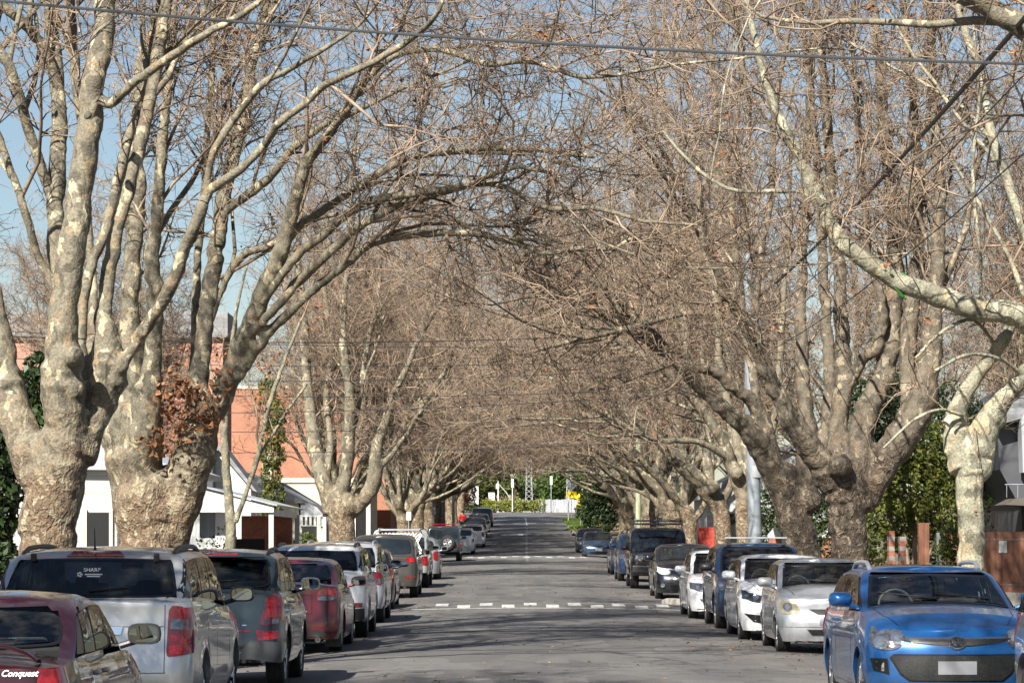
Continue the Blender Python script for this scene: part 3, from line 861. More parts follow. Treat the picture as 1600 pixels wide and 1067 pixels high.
def x_spare(root, a):
    L = a['L']
    tm, wm = wheel_meshes(.38, .24, 6, True)
    w = empty('spare_wheel', (.22, -L / 2 - .10, 1.02), -math.pi / 2, parent=root)
    link('tyre', tm, M['rubber'], w)
    ro = link('rim', wm, M['silver_plastic'], w)
    ro.material_slots[0].link = 'OBJECT'; ro.material_slots[0].material = M['silver_plastic']
    MB().box((0, -L / 2 - .02, .62), (1.5, .14, .16)).build('rear_bumper_bar', M['black_plastic'], root, bevel=.02)
    r = MB()
    for x in (-.62, .62): r.tube([(x, 1.0, 1.98), (x, -2.1, 1.98)], .022, 6)
    for k in range(6): r.tube([(-.62, 1.0 - k * .62, 1.98), (.62, 1.0 - k * .62, 1.98)], .018, 6)
    r.build('roof_rack', M['lamp_red'], root)
def x_jeep(root, a):
    r = MB()
    for x in (-.68, .68):
        r.tube([(x, .95, 1.98), (x, -2.0, 1.98)], .025, 6); r.tube([(x, .95, 2.08), (x, -2.0, 2.08)], .02, 6)
    for k in range(8): r.tube([(-.68, .95 - k * .42, 1.98), (.68, .95 - k * .42, 1.98)], .018, 6)
    r.tube([(-.68, .95, 2.08), (.68, .95, 2.08)], .03, 6); r.tube([(-.68, .95, 1.98), (.68, .95, 1.98)], .03, 6)
    for x in (-.66, 0, .66): r.tube([(x, .95, 1.98), (x, .95, 2.08)], .015, 6)
    r.build('roof_rack', M['black_plastic'], root)
    b = MB(); y = a['L'] / 2
    b.box((0, y + .05, .62), (1.74, .20, .24)); b.build('bull_bar', M['black_plastic'], root, bevel=.04)
    for sx in (-1, 1):
        MB().lathe([(.001, .03), (.07, .02), (.095, -.02), (.095, -.10), (.001, -.10)], 16, 'Y', (sx * .62, y + .02, .93)).build('headlight_bowl', M['lamp_bowl'], root, smooth=True)

i30_panels = [
    ('F', [(-.47, .35), (.47, .35), (.56, .42), (.66, .585), (.62, .625), (-.62, .625), (-.66, .585), (-.56, .42)], .004, 'trim', 'lower_grille_frame'),
    ('F', [(-.45, .365), (.45, .365), (.54, .43), (.635, .58), (.60, .61), (-.60, .61), (-.635, .58), (-.54, .43)], .009, 'grille', 'lower_grille'),
    ('F', [(-.66, .79), (-.45, .735), (-.14, .70), (.14, .70), (.45, .735), (.66, .79), (.60, .80), (.18, .79), (0, .80), (-.18, .79), (-.60, .80)], .004, 'chrome', 'grille_bar'),
    ('F', [(-.60, .775), (-.42, .735), (-.15, .708), (.15, .708), (.42, .735), (.60, .775), (.17, .765), (-.17, .765)], .010, 'grille', 'upper_grille'),
    ('F', circ(0, .735, .062, 20, 1.5), .018, 'chrome', 'badge'), ('F', circ(0, .735, .048, 20, 1.55), .021, 'trim', 'badge_field'),
    ('F', [(-.060, .702), (-.036, .702), (-.022, .727), (.014, .731), (.004, .702), (.030, .702), (.060, .768), (.036, .768), (.022, .743), (-.014, .739), (-.004, .768), (-.030, .768)], .024, 'chrome', 'badge_letter'),
    ('F', [(.66, .42), (.80, .46), (.83, .58), (.68, .58)], .004, 'trim', 'fog_recess'), ('F', rounded([(.67, .445), (.78, .465), (.81, .55), (.68, .555)]), .009, 'lamp_bowl', 'fog_light'),
    ('F', rect(-.34, .34, .43, .56), .012, 'black_plastic', 'plate_holder'), ('F', rect(-.19, .19, .425, .555), .017, 'plate', 'number_plate')]
i30_hl = [(.56, .68), (.49, .78), (.53, .85), (.62, .88), (.74, .845), (.84, .76), (.80, .68), (.68, .655)]
cars = []
A = lambda *a, **k: cars.append(car(*a, **k))
# left row, tails towards the camera
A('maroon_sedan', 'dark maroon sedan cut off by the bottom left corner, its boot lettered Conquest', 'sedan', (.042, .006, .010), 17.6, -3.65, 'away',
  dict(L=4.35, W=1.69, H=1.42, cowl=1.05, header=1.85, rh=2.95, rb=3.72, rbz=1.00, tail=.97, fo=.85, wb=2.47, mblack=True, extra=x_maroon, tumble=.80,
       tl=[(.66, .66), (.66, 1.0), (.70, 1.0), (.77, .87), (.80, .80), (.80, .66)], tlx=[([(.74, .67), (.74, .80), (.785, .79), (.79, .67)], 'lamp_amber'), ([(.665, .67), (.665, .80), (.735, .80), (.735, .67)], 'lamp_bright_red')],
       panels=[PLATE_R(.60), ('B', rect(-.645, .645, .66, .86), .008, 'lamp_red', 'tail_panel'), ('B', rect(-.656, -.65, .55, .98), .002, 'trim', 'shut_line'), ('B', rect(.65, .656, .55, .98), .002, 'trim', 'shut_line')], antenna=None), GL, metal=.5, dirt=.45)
A('silver_wagon', 'silver high-roofed wagon with a SHARP sticker in its wide rear window', 'suv', (.52, .52, .52), 25.1, -3.80, 'away',
  dict(L=4.86, W=1.90, H=1.72, rbz=1.24, tail=1.22, mblack=True, wb=2.84, rails='black_plastic', antenna=(-.02, 4.15), rwiper=True, rh=4.30, rb=4.72,
       rw=[(-.80, 1.26), (0, 1.255), (.80, 1.26), (.72, 1.47), (.665, 1.595), (0, 1.61), (-.665, 1.595), (-.72, 1.47)],
       tl=[(.70, .72), (.71, .90), (.72, 1.14), (.75, 1.19), (.84, 1.18), (.89, 1.10), (.93, .76)],
       tlx=[([(.735, .98), (.745, 1.07), (.88, 1.06), (.89, .97)], 'lamp_clear'), ([(.73, .75), (.735, .93), (.89, .92), (.90, .77)], 'lamp_bright_red')],
       panels=[('B', [(-.26, 1.622), (.26, 1.622), (.21, 1.668), (-.21, 1.668)], .012, 'lamp_red', 'brake_light'), PLATE_R(.80), ('B', [(-.30, .93), (.30, .93), (.32, 1.0), (-.32, 1.0)], .02, 'chrome', 'tailgate_handle'),
               ('B', rect(-.68, .68, .998, 1.004), .003, 'trim', 'shut_line'), ('B', rect(-.70, .70, .585, .592), .003, 'trim', 'shut_line'), ('B', rect(.685, .692, .59, 1.24), .003, 'trim', 'shut_line'), ('B', rect(-.692, -.685, .59, 1.24), .003, 'trim', 'shut_line'),
               ('B', rect(.36, .52, .93, .945), .008, 'chrome', 'tailgate_badge')], extra=x_wagon), GL, metal=.6, dirt=.5)
A('grey_suv', 'dark grey-green compact SUV with angular red tail lights, behind the silver wagon', 'suv', (.045, .062, .068), 32.8, -3.55, 'away',
  dict(L=4.25, W=1.77, H=1.67, wb=2.56, rh=3.68, rb=4.12, rbz=1.16, tail=1.14, rails='black_plastic', mblack=False, fo=.9, rwiper=True,
       tl=[(.60, .76), (.64, .95), (.68, 1.11), (.76, 1.15), (.85, 1.12), (.87, .98), (.83, .80)], tlm='lamp_red', tlx=[([(.66, .87), (.70, 1.07), (.83, 1.07), (.84, .88)], 'lamp_bright_red'), ([(.64, .79), (.655, .85), (.72, .85), (.715, .79)], 'lamp_dark'), ([(.74, .79), (.745, .85), (.82, .86), (.81, .80)], 'lamp_clear')],
       panels=[('B', [(-.86, .34), (.86, .34), (.87, .58), (.50, .60), (.40, .50), (-.40, .50), (-.50, .60), (-.87, .58)], .006, 'grey_plastic', 'lower_bumper'), ('B', [(-.28, .36), (.28, .36), (.40, .47), (-.40, .47)], .012, 'silver_plastic', 'skid_plate'),
               ('B', [(.58, .60), (.80, .62), (.82, .71), (.56, .72)], .012, 'lamp_bright_red', 'reflector'), ('B', [(-.30, 1.575), (.30, 1.575), (.28, 1.61), (-.28, 1.61)], .014, 'lamp_bright_red', 'brake_light'), PLATE_R(.80),
               ('B', rect(.36, .48, .70, .72), .009, 'lamp_bright_red', 'tailgate_badge'), ('B', rect(.40, .45, .77, .785), .009, 'chrome', 'tailgate_badge'), ('B', [(-.2, 1.10), (.2, 1.10), (.2, 1.125), (-.2, 1.125)], .012, 'chrome', 'tailgate_handle')], spoiler=True), GL, metal=.5)
A('red_sedan', 'bright wine-red sedan with a round exhaust pipe, fourth from the camera on the left', 'sedan', (.095, .006, .012), 43.6, -3.60, 'away',
  dict(L=4.85, W=1.87, H=1.50, r=.33, wb=2.9, cowl=1.2, header=2.1, rh=3.55, rb=4.35, rbz=1.09, tail=1.08, exhaust=(.60,), flaps=True, antenna=(0, 3.4), tumble=.79,
       tl=[(.56, .84), (.60, 1.0), (.70, 1.05), (.88, .99), (.91, .88), (.80, .84)], tlx=[([(.59, .845), (.60, .90), (.86, .92), (.87, .88), (.80, .845)], 'lamp_clear'), ([(.63, .92), (.65, 1.02), (.78, 1.0), (.80, .93)], 'lamp_bright_red')],
       panels=[('B', rect(-.45, .50, .63, .93), .003, 'trim', 'plate_recess'), ('B', rect(-.44, .49, .64, .92), .006, 'paint', 'boot_lid'), PLATE_R(.80), ('B', rect(-.3, .42, .665, .68), .01, 'chrome', 'boot_strip'),
               ('B', [(-.75, .28), (.75, .28), (.68, .38), (-.68, .38)], .008, 'black_plastic', 'lower_bumper')]), GL, metal=.4)
A('white_suv', 'white SUV with black roof rail and dark wrap-round rear window, beside the red sedan', 'suv', (.70, .71, .72), 49.5, -3.50, 'away',
  dict(L=4.75, W=1.88, H=1.70, rails='black_plastic', rbz=1.20, mblack=False, tl=[(.66, .98), (.67, 1.10), (.80, 1.14), (.93, 1.12), (.93, .96)], tlx=[([(.67, 1.0), (.68, 1.05), (.90, 1.05), (.90, 1.0)], 'lamp_clear')],
       panels=[('B', [(-.90, .34), (.90, .34), (.90, .56), (-.90, .56)], .006, 'black_plastic', 'lower_bumper'), ('B', rect(.72, .86, .58, .66), .01, 'lamp_red', 'reflector'), PLATE_R(.85)]), GL, metal=.1)
A('silver_suv', 'silver-white SUV with black-backed mirror, sixth from the camera on the left', 'suv', (.55, .57, .60), 57.4, -3.55, 'away', dict(H=1.71, mblack=True, rails='silver_plastic', tlx=[([(.78, .85), (.78, .95), (.90, .95), (.90, .85)], 'lamp_clear')], panels=[PLATE_R(.85)]), GL, metal=.5)
A('black_hatch', 'black hatchback with amber and red tail lights between the silver-white SUV and the brown-grey SUV', 'hatch', (.012, .013, .016), 65.2, -3.62, 'away', dict(tlx=[([(.72, .80), (.72, .88), (.84, .88), (.84, .80)], 'lamp_amber')], H=1.50), GL)
A('bronze_suv', 'brown-grey SUV with round-cornered rear window, seventh or so along the left kerb before the ute', 'suv', (.085, .078, .066), 75.5, -3.47, 'away',
  dict(H=1.73, W=1.89, exhaust=(-.6, .6), tl=[(.60, 1.0), (.60, 1.09), (.72, 1.12), (.92, 1.10), (.93, 1.0)], tlx=[([(.70, .99), (.72, 1.11), (.82, 1.11), (.82, .99)], 'lamp_bright_red')],
       panels=[('B', [(.60, .56), (.86, .56), (.88, .62), (.60, .63)], .01, 'lamp_red', 'reflector'), PLATE_R(.82)]), GL, metal=.6)
cars[-1]['label'] = 'brown-grey SUV with the ladder-framed ute just beyond it'
A('silver_ute', 'silver ute with tubular ladder frame and white mesh panel', 'fwd', (.38, .40, .42), 85.6, -3.45, 'away', dict(L=5.1, W=1.84, H=1.72, rh=2.9, rb=3.05, rbz=1.05, tail=1.03, wb=3.05, extra=x_tub, mblack=False, r=.36), GL, metal=.5)
A('grey_hatch', 'pale grey hatchback parked beyond the ute, last before the gap', 'hatch', (.30, .32, .34), 97.5, -3.40, 'away', dict(H=1.52), GL, metal=.5)
A('four_wheel_drive', 'dark blue-green four wheel drive with a spare wheel on its tail', 'fwd', (.030, .055, .070), 147.5, -3.60, 'away',
  dict(H=1.90, extra=x_spare, tl=[(.78, .80), (.78, 1.02), (.90, 1.02), (.90, .80)]), GL, metal=.4)
A('white_wagon', 'white wagon with tall red tail lights, just beyond the four wheel drive', 'suv', (.74, .75, .76), 165, -3.12, 'away', dict(H=1.58, L=5.0, W=1.86, r=.33, sill=.22, bf=.2, br=.26, rbz=1.06, tail=1.04, tl=[(.78, .76), (.78, .98), (.90, .98), (.90, .76)]), GL, metal=.05)
A('white_hatch', 'small white hatchback with black rear glass beyond the white wagon', 'hatch', (.7, .7, .72), 180, -2.60, 'away', {}, GL, metal=.1)
A('dark_red_sedan', 'dark sedan with red tail lights beside the person in red', 'sedan', (.05, .02, .025), 199, -2.65, 'away', {}, GL)
A('green_grey_sedan', 'grey-green sedan parked second from the far end of the left row', 'sedan', (.10, .13, .13), 214, -2.55, 'away', {}, GL, metal=.5)
A('charcoal_suv', 'charcoal SUV at the far end of the left row', 'suv', (.05, .055, .07), 235, -2.50, 'away', dict(H=1.62), GL)
# right row, noses towards the camera
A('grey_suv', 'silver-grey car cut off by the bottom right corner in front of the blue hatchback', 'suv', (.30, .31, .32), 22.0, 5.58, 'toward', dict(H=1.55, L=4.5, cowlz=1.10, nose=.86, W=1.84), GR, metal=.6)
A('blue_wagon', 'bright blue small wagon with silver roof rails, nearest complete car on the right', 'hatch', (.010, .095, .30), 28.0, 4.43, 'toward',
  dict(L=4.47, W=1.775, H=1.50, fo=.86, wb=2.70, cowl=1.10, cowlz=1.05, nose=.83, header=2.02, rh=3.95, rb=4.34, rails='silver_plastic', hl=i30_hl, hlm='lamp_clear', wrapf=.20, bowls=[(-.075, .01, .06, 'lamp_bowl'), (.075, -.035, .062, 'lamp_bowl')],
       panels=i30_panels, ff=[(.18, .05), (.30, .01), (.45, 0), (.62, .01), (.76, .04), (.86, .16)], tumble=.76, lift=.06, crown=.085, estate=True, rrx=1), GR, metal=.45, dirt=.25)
A('silver_hatch', 'small silver hatchback with big rounded yellowed headlights', 'hatch', (.50, .52, .54), 44.0, 5.0, 'toward',
  dict(L=3.62, W=1.66, H=1.50, r=.285, fo=.70, wb=2.37, cowl=.85, cowlz=1.02, nose=.82, header=1.60, rh=3.2, rb=3.52, tumble=.79, crown=.09, bowf=.30, spokes=7, mblack=False,
       hl=[(.46, .63), (.50, .74), (.58, .82), (.66, .84), (.76, .80), (.80, .70), (.74, .62)], hlm='lamp_yellowed', bowls=[(.02, 0, .07, 'lamp_bowl')],
       panels=[('F', [(-.22, .62), (.22, .62), (.34, .70), (-.34, .70)], .006, 'grille', 'upper_grille'), ('F', [(-.30, .30), (.30, .30), (.38, .39), (-.38, .39)], .006, 'grille', 'lower_grille'), ('F', rect(-.80, .80, .425, .432), .003, 'trim', 'shut_line'), PLATE_F(.52)]), GR, metal=.6)
A('white_hatch', 'white hatchback with slim smoked headlights and black fog light pocket behind small silver hatchback', 'hatch', (.74, .75, .76), 48.9, 4.86, 'toward',
  dict(L=4.3, H=1.52, nose=.84, cowlz=1.06, hl=[(.40, .72), (.46, .80), (.62, .84), (.84, .89), (.84, .80), (.70, .70), (.52, .67)], hlm='lamp_dark', bowls=[(-.02, 0, .05, 'lamp_bowl'), (.12, .03, .03, 'lamp_bowl')], crown=.08,
       panels=[('F', [(.44, .32), (.66, .36), (.80, .50), (.46, .46)], .005, 'trim', 'fog_recess'), ('F', circ(.60, .41, .045), .01, 'lamp_bowl', 'fog_light'), ('F', [(-.40, .28), (.40, .28), (.40, .50), (-.40, .50)], .006, 'grille', 'lower_grille'), PLATE_F(.55)]), GR, metal=.1)
A('navy_suv', 'navy SUV with a silver bar across its roof, between two white hatchbacks', 'suv', (.012, .035, .085), 54.3, 4.88, 'toward',
  dict(H=1.70, extra=lambda r, a: rack(r, a, (.35,), 'silver_plastic', w=.62, h=.13), mblack=True, panels=[('F', [(-.4, .62), (.4, .62), (.45, .85), (-.45, .85)], .006, 'grille', 'upper_grille'), ('F', rect(-.8, .8, .34, .50), .006, 'black_plastic', 'lower_bumper'), PLATE_F(.52)]), GR, metal=.4)
A('white_hatch', 'white hatchback with grey clouded headlight and a low black air intake, behind the navy SUV', 'hatch', (.74, .75, .76), 60.2, 4.68, 'toward',
  dict(H=1.50, nose=.80, hl=[(.42, .62), (.44, .70), (.60, .80), (.82, .80), (.82, .68), (.62, .60)], hlm='lamp_clear', panels=[('F', [(-.55, .34), (.55, .34), (.66, .46), (-.66, .46)], .006, 'grille', 'lower_grille'), ('F', rect(-.7, .7, .24, .262), .02, 'chrome', 'bumper_strip')]), GR, metal=.1)
A('black_sedan', 'black sedan with pale almond headlights and a white number plate', 'sedan', (.010, .013, .022), 74.5, 4.68, 'toward',
  dict(H=1.48, W=1.76, nose=.82, cowlz=1.02, hl=[(.50, .68), (.46, .76), (.66, .88), (.84, .90), (.85, .80), (.74, .68)], hlm='plate_white', bowls=[], panels=[('F', [(-.26, .68), (.26, .68), (.34, .80), (-.34, .80)], .006, 'chrome', 'upper_grille'),
       ('F', [(-.22, .70), (.22, .70), (.25, .73), (-.25, .73)], .01, 'trim', 'grille_slot'), ('F', [(-.25, .745), (.25, .745), (.27, .775), (-.27, .775)], .01, 'trim', 'grille_slot'), ('F', circ(0, .74, .05, 14, 1.4), .016, 'chrome', 'badge'),
       ('F', [(-.45, .28), (.45, .28), (.52, .42), (-.52, .42)], .006, 'grille', 'lower_grille'), ('F', circ(.68, .40, .055), .009, 'lamp_bowl', 'fog_light'), PLATE_F(.50, 'plate_white')]), GR)
A('black_four_wheel_drive', 'black boxy four wheel drive with a full length roof rack', 'fwd', (.018, .020, .018), 85.0, 4.50, 'toward', dict(H=1.88, extra=x_jeep, hl=[(.50, .86), (.50, 1.0), (.76, 1.0), (.76, .86)], mblack=True), GR)
A('blue_suv', 'mid blue SUV between the boxy four wheel drive and a navy hatchback', 'suv', (.016, .04, .10), 95.0, 4.50, 'toward', dict(H=1.68, rails='black_plastic'), GR)
A('navy_hatch', 'navy hatchback half hidden behind the mid blue SUV', 'hatch', (.012, .03, .07), 107, 4.62, 'toward', {}, GR)
A('steel_blue_hatch', 'steel blue hatchback with white number plate, alone past the double gap on the right', 'hatch', (.035, .075, .14), 157, 4.85, 'toward', dict(H=1.48, panels=[PLATE_F(.48, 'plate_white'), ('F', rect(-.5, .5, .26, .36), .006, 'grille', 'lower_grille'), ('F', rect(-.35, .35, .64, .68), .006, 'trim', 'upper_grille')]), GR, metal=.5)
cars[-1]['label'] = 'steel blue hatchback with white plate, its nose clear of the cars around it'
A('dark_hatch', 'dark blue-black hatchback directly behind the steel blue one, last on the right', 'hatch', (.02, .03, .045), 168, 4.72, 'toward', {}, GR)
# ------------------------------------------------------------------ road, kerbs, footpaths, ground
KL, KR = -4.95, 6.05                       # kerb faces on the straight part
def kl(y):
    b = KL + XS(y) * .9
    for c in (69.5,):                      # kerb build-out at the first hump
        b += 2.0 * max(0, 1 - (abs(y - c) / 2.6) ** 4) ** .5 if abs(y - c) < 2.6 else 0
    return b
def kr(y):
    b = KR + XS(y) * .5
    if abs(y - 69.0) < 2.6: b -= 2.35 * max(0, 1 - (abs(y - 69.0) / 2.6) ** 4) ** .5
    if y > 183: b -= 2.0 * float(np.interp(y, [183, 196, 262, 268], [0, 1, 1, -3]))
    return b
HUMPS = [(67.2, .10), (155.5, .09), (205.5, .09)]
def road_z(x, y):
    xc = .55 + XS(y)
    z = G(y) + .05 - .0045 * min(5.6, abs(x - xc)) ** 2
    for c, h in HUMPS:
        d = abs(y - c)
        if d < 2.2: z += h * (1 - (d / 2.2) ** 2) * max(0.0, min(1.0, (5.2 - abs(x - xc)) / 1.2))
    return z
def asphalt():
    m, n, l, b = nodes('asphalt')
    tc = n.new('ShaderNodeTexCoord')
    a = n.new('ShaderNodeTexNoise'); a.inputs['Scale'].default_value = 55; a.inputs['Detail'].default_value = 6; l.new(tc.outputs['Object'], a.inputs['Vector'])
    mp = n.new('ShaderNodeMapping'); mp.inputs['Scale'].default_value = (.9, .10, 1); l.new(tc.outputs['Object'], mp.inputs['Vector'])
    c = n.new('ShaderNodeTexNoise'); c.inputs['Scale'].default_value = 1.0; c.inputs['Detail'].default_value = 5; l.new(mp.outputs[0], c.inputs['Vector'])
    r1 = n.new('ShaderNodeValToRGB'); r1.color_ramp.elements[0].position = .35; r1.color_ramp.elements[1].position = .7
    r1.color_ramp.elements[0].color = (.093, .092, .088, 1); r1.color_ramp.elements[1].color = (.158, .155, .149, 1)
    l.new(a.outputs['Fac'], r1.inputs[0])
    r2 = n.new('ShaderNodeValToRGB'); r2.color_ramp.elements[0].position = .3; r2.color_ramp.elements[1].position = .7
    r2.color_ramp.elements[0].color = (.80, .80, .82, 1); r2.color_ramp.elements[1].color = (1.15, 1.12, 1.1, 1)
    l.new(c.outputs['Fac'], r2.inputs[0])
    mx = n.new('ShaderNodeMix'); mx.data_type = 'RGBA'; mx.blend_type = 'MULTIPLY'; mx.inputs['Factor'].default_value = 1
    l.new(r1.outputs[0], mx.inputs['A']); l.new(r2.outputs[0], mx.inputs['B'])
    # brown bark and leaf dust near the gutters
    sx = n.new('ShaderNodeSeparateXYZ'); l.new(tc.outputs['Object'], sx.inputs[0])
    mm = n.new('ShaderNodeMath'); mm.operation = 'SUBTRACT'; mm.inputs[1].default_value = .55; l.new(sx.outputs['X'], mm.inputs[0])
    ab = n.new('ShaderNodeMath'); ab.operation = 'ABSOLUTE'; l.new(mm.outputs[0], ab.inputs[0])
    e = n.new('ShaderNodeMapRange'); e.inputs[1].default_value = 2.0; e.inputs[2].default_value = 5.0; e.inputs[4].default_value = .8; l.new(ab.outputs[0], e.inputs[0])
    dn = n.new('ShaderNodeTexNoise'); dn.inputs['Scale'].default_value = 1.6; dn.inputs['Detail'].default_value = 9; dn.inputs['Roughness'].default_value = .75; l.new(tc.outputs['Object'], dn.inputs['Vector'])
    dr = n.new('ShaderNodeMapRange'); dr.inputs[1].default_value = .45; dr.inputs[2].default_value = .62; l.new(dn.outputs['Fac'], dr.inputs[0])
    dm = n.new('ShaderNodeMath'); dm.operation = 'MULTIPLY'; l.new(e.outputs[0], dm.inputs[0]); l.new(dr.outputs[0], dm.inputs[1])
    m2 = n.new('ShaderNodeMix'); m2.data_type = 'RGBA'; l.new(dm.outputs[0], m2.inputs['Factor']); l.new(mx.outputs['Result'], m2.inputs['A']); m2.inputs['B'].default_value = (.16, .125, .10, 1)
    # hairline cracks and darker repair patches
    cv = n.new('ShaderNodeTexVoronoi'); cv.feature = 'DISTANCE_TO_EDGE'; cv.inputs['Scale'].default_value = .33
    cn = n.new('ShaderNodeTexNoise'); cn.inputs['Scale'].default_value = 1.8; cn.inputs['Detail'].default_value = 5; l.new(tc.outputs['Object'], cn.inputs['Vector'])
    cs = n.new('ShaderNodeVectorMath'); cs.operation = 'SCALE'; cs.inputs['Scale'].default_value = 1.2; l.new(cn.outputs['Color'], cs.inputs[0])
    ca_ = n.new('ShaderNodeVectorMath'); l.new(tc.outputs['Object'], ca_.inputs[0]); l.new(cs.outputs[0], ca_.inputs[1]); l.new(ca_.outputs[0], cv.inputs['Vector'])
    cr = n.new('ShaderNodeMapRange'); cr.inputs[1].default_value = .003; cr.inputs[2].default_value = .012; cr.inputs[3].default_value = .55; cr.inputs[4].default_value = 1.0; l.new(cv.outputs['Distance'], cr.inputs[0])
    pv = n.new('ShaderNodeTexVoronoi'); pv.distance = 'CHEBYCHEV'; pm_ = n.new('ShaderNodeMapping'); pm_.inputs['Scale'].default_value = (.32, .09, .1); l.new(tc.outputs['Object'], pm_.inputs['Vector']); l.new(pm_.outputs[0], pv.inputs['Vector'])
    ps = n.new('ShaderNodeSeparateColor'); l.new(pv.outputs['Color'], ps.inputs[0])
    pr = n.new('ShaderNodeMapRange'); pr.inputs[1].default_value = .0; pr.inputs[2].default_value = 1.0; pr.inputs[3].default_value = .74; pr.inputs[4].default_value = 1.14; l.new(ps.outputs[0], pr.inputs[0])
    pp = n.new('ShaderNodeMath'); pp.operation = 'MULTIPLY'; l.new(cr.outputs[0], pp.inputs[0]); l.new(pr.outputs[0], pp.inputs[1])
    m5 = n.new('ShaderNodeMix'); m5.data_type = 'RGBA'; m5.blend_type = 'MULTIPLY'; m5.inputs['Factor'].default_value = 1; l.new(m2.outputs['Result'], m5.inputs['A']); l.new(pp.outputs[0], m5.inputs['B'])
    l.new(m5.outputs['Result'], b.inputs['Base Color']); b.inputs['Roughness'].default_value = .82
    bp = n.new('ShaderNodeBump'); bp.inputs['Strength'].default_value = .5; bp.inputs['Distance'].default_value = .01; l.new(a.outputs['Fac'], bp.inputs['Height']); l.new(bp.outputs[0], b.inputs['Normal'])
    return m
M['asphalt'] = asphalt()
M['concrete'] = mat('kerb_concrete', (.30, .28, .25), rough=.85, var=.35, scale=2.5, bump=.4)
M['path'] = mat('footpath_concrete', (.22, .205, .19), rough=.9, var=.3, scale=1.2, bump=.4)
M['soil'] = mat('verge_soil', (.12, .10, .075), rough=.95, var=.5, scale=1.5, bump=.6, bscale=20)
M['line'] = mat('road_paint', (.48, .48, .46), rough=.7, var=.3, scale=14)
_n = M['line'].node_tree.nodes; _l = M['line'].node_tree.links; _b = _n['Principled BSDF']
_w = _n.new('ShaderNodeTexNoise'); _w.inputs['Scale'].default_value = 9; _w.inputs['Detail'].default_value = 8; _w.inputs['Roughness'].default_value = .75
_t = _n.new('ShaderNodeTexCoord'); _l.new(_t.outputs['Object'], _w.inputs['Vector'])
_r = _n.new('ShaderNodeMapRange'); _r.inputs[1].default_value = .50; _r.inputs[2].default_value = .60; _r.inputs[4].default_value = .75; _l.new(_w.outputs['Fac'], _r.inputs[0])
_m = _n.new('ShaderNodeMix'); _m.data_type = 'RGBA'; _l.new(_r.outputs[0], _m.inputs['Factor']); _l.new(_b.inputs['Base Color'].links[0].from_socket, _m.inputs['A']); _m.inputs['B'].default_value = (.13, .127, .12, 1)
_l.new(_m.outputs['Result'], _b.inputs['Base Color'])
def sheet(name, xs_fn, ys, zfn, mt):
    V = []; nx = None
    for y in ys:
        xs = xs_fn(y); nx = len(xs)
        for x in xs: V.append((x, y, zfn(x, y)))
    q = [(i * nx + j, i * nx + j + 1, (i + 1) * nx + j + 1, (i + 1) * nx + j) for i in range(len(ys) - 1) for j in range(nx - 1)]
    return tag(link(name, np_mesh(name, V, q), mt), kind='structure')
ysr = sorted(set([float(y) for y in np.arange(-20, 300, 2.5)] + [c + d for c, h in HUMPS for d in np.arange(-2.4, 2.5, .2)] + [c + d for c in (69.5, 69.0) for d in np.arange(-2.6, 2.7, .15)]))
sheet('road', lambda y: list(np.linspace(kl(y) - .1, kr(y) + .1, 15)), ysr, road_z, M['asphalt'])
def side_ground(x0f, x1f, dz, n):
    return lambda y: list(np.linspace(x0f(y), x1f(y), n))
yk = [y for y in ysr if y < 262]
def kerb(name, f, s):
    V = []
    for y in yk:
        x = f(y); g = road_z(x, y)
        for dx, dz in ((0, -.05), (0.0, .11), (.03, .14), (.18, .145), (.18, .0)):
            V.append((x + s * dx, y, g + dz))
    q = [(i * 5 + j, i * 5 + j + 1, (i + 1) * 5 + j + 1, (i + 1) * 5 + j) for i in range(len(yk) - 1) for j in range(4)]
    tag(link(name, np_mesh(name, V, q), M['concrete']), kind='structure')
kerb('kerb', kl, -1); kerb('kerb', kr, 1)
vz = lambda x, y: G(y) + .12
yv = [y for y in ysr if y < 263]
sheet('verge', lambda y: list(np.linspace(kl(y) - .17, -7.4 + XS(y), 4)), yv, lambda x, y: G(y) + .115, M['soil'])
sheet('verge', lambda y: list(np.linspace(kr(y) + .17, 8.6 + XS(y), 4)), yv, lambda x, y: G(y) + .115, M['soil'])
sheet('footpath', lambda y: [-7.4 + XS(y), -9.3 + XS(y)], yv, lambda x, y: G(y) + .125, M['path'])
sheet('footpath', lambda y: [8.6 + XS(y), 10.4 + XS(y)], yv, lambda x, y: G(y) + .125, M['path'])
sheet('ground', lambda y: [-400, -120, -40, -9.0, 0, 10.2, 40, 120, 400], [-60, -20] + list(np.arange(0, 320, 8.0)) + [340, 400, 600, 1200, 2500],
      lambda x, y: (G(y) - .02 - (.12 if -9 < x < 10.2 and y < 262 else 0)) if y < 330 else G(y) - .02, M['soil'])
sheet('cross_road', lambda y: list(np.linspace(-60, 60, 25)), [float(v) for v in np.arange(282, 306.1, 2)], lambda x, y: G(y) + .035 + .0, M['asphalt'])
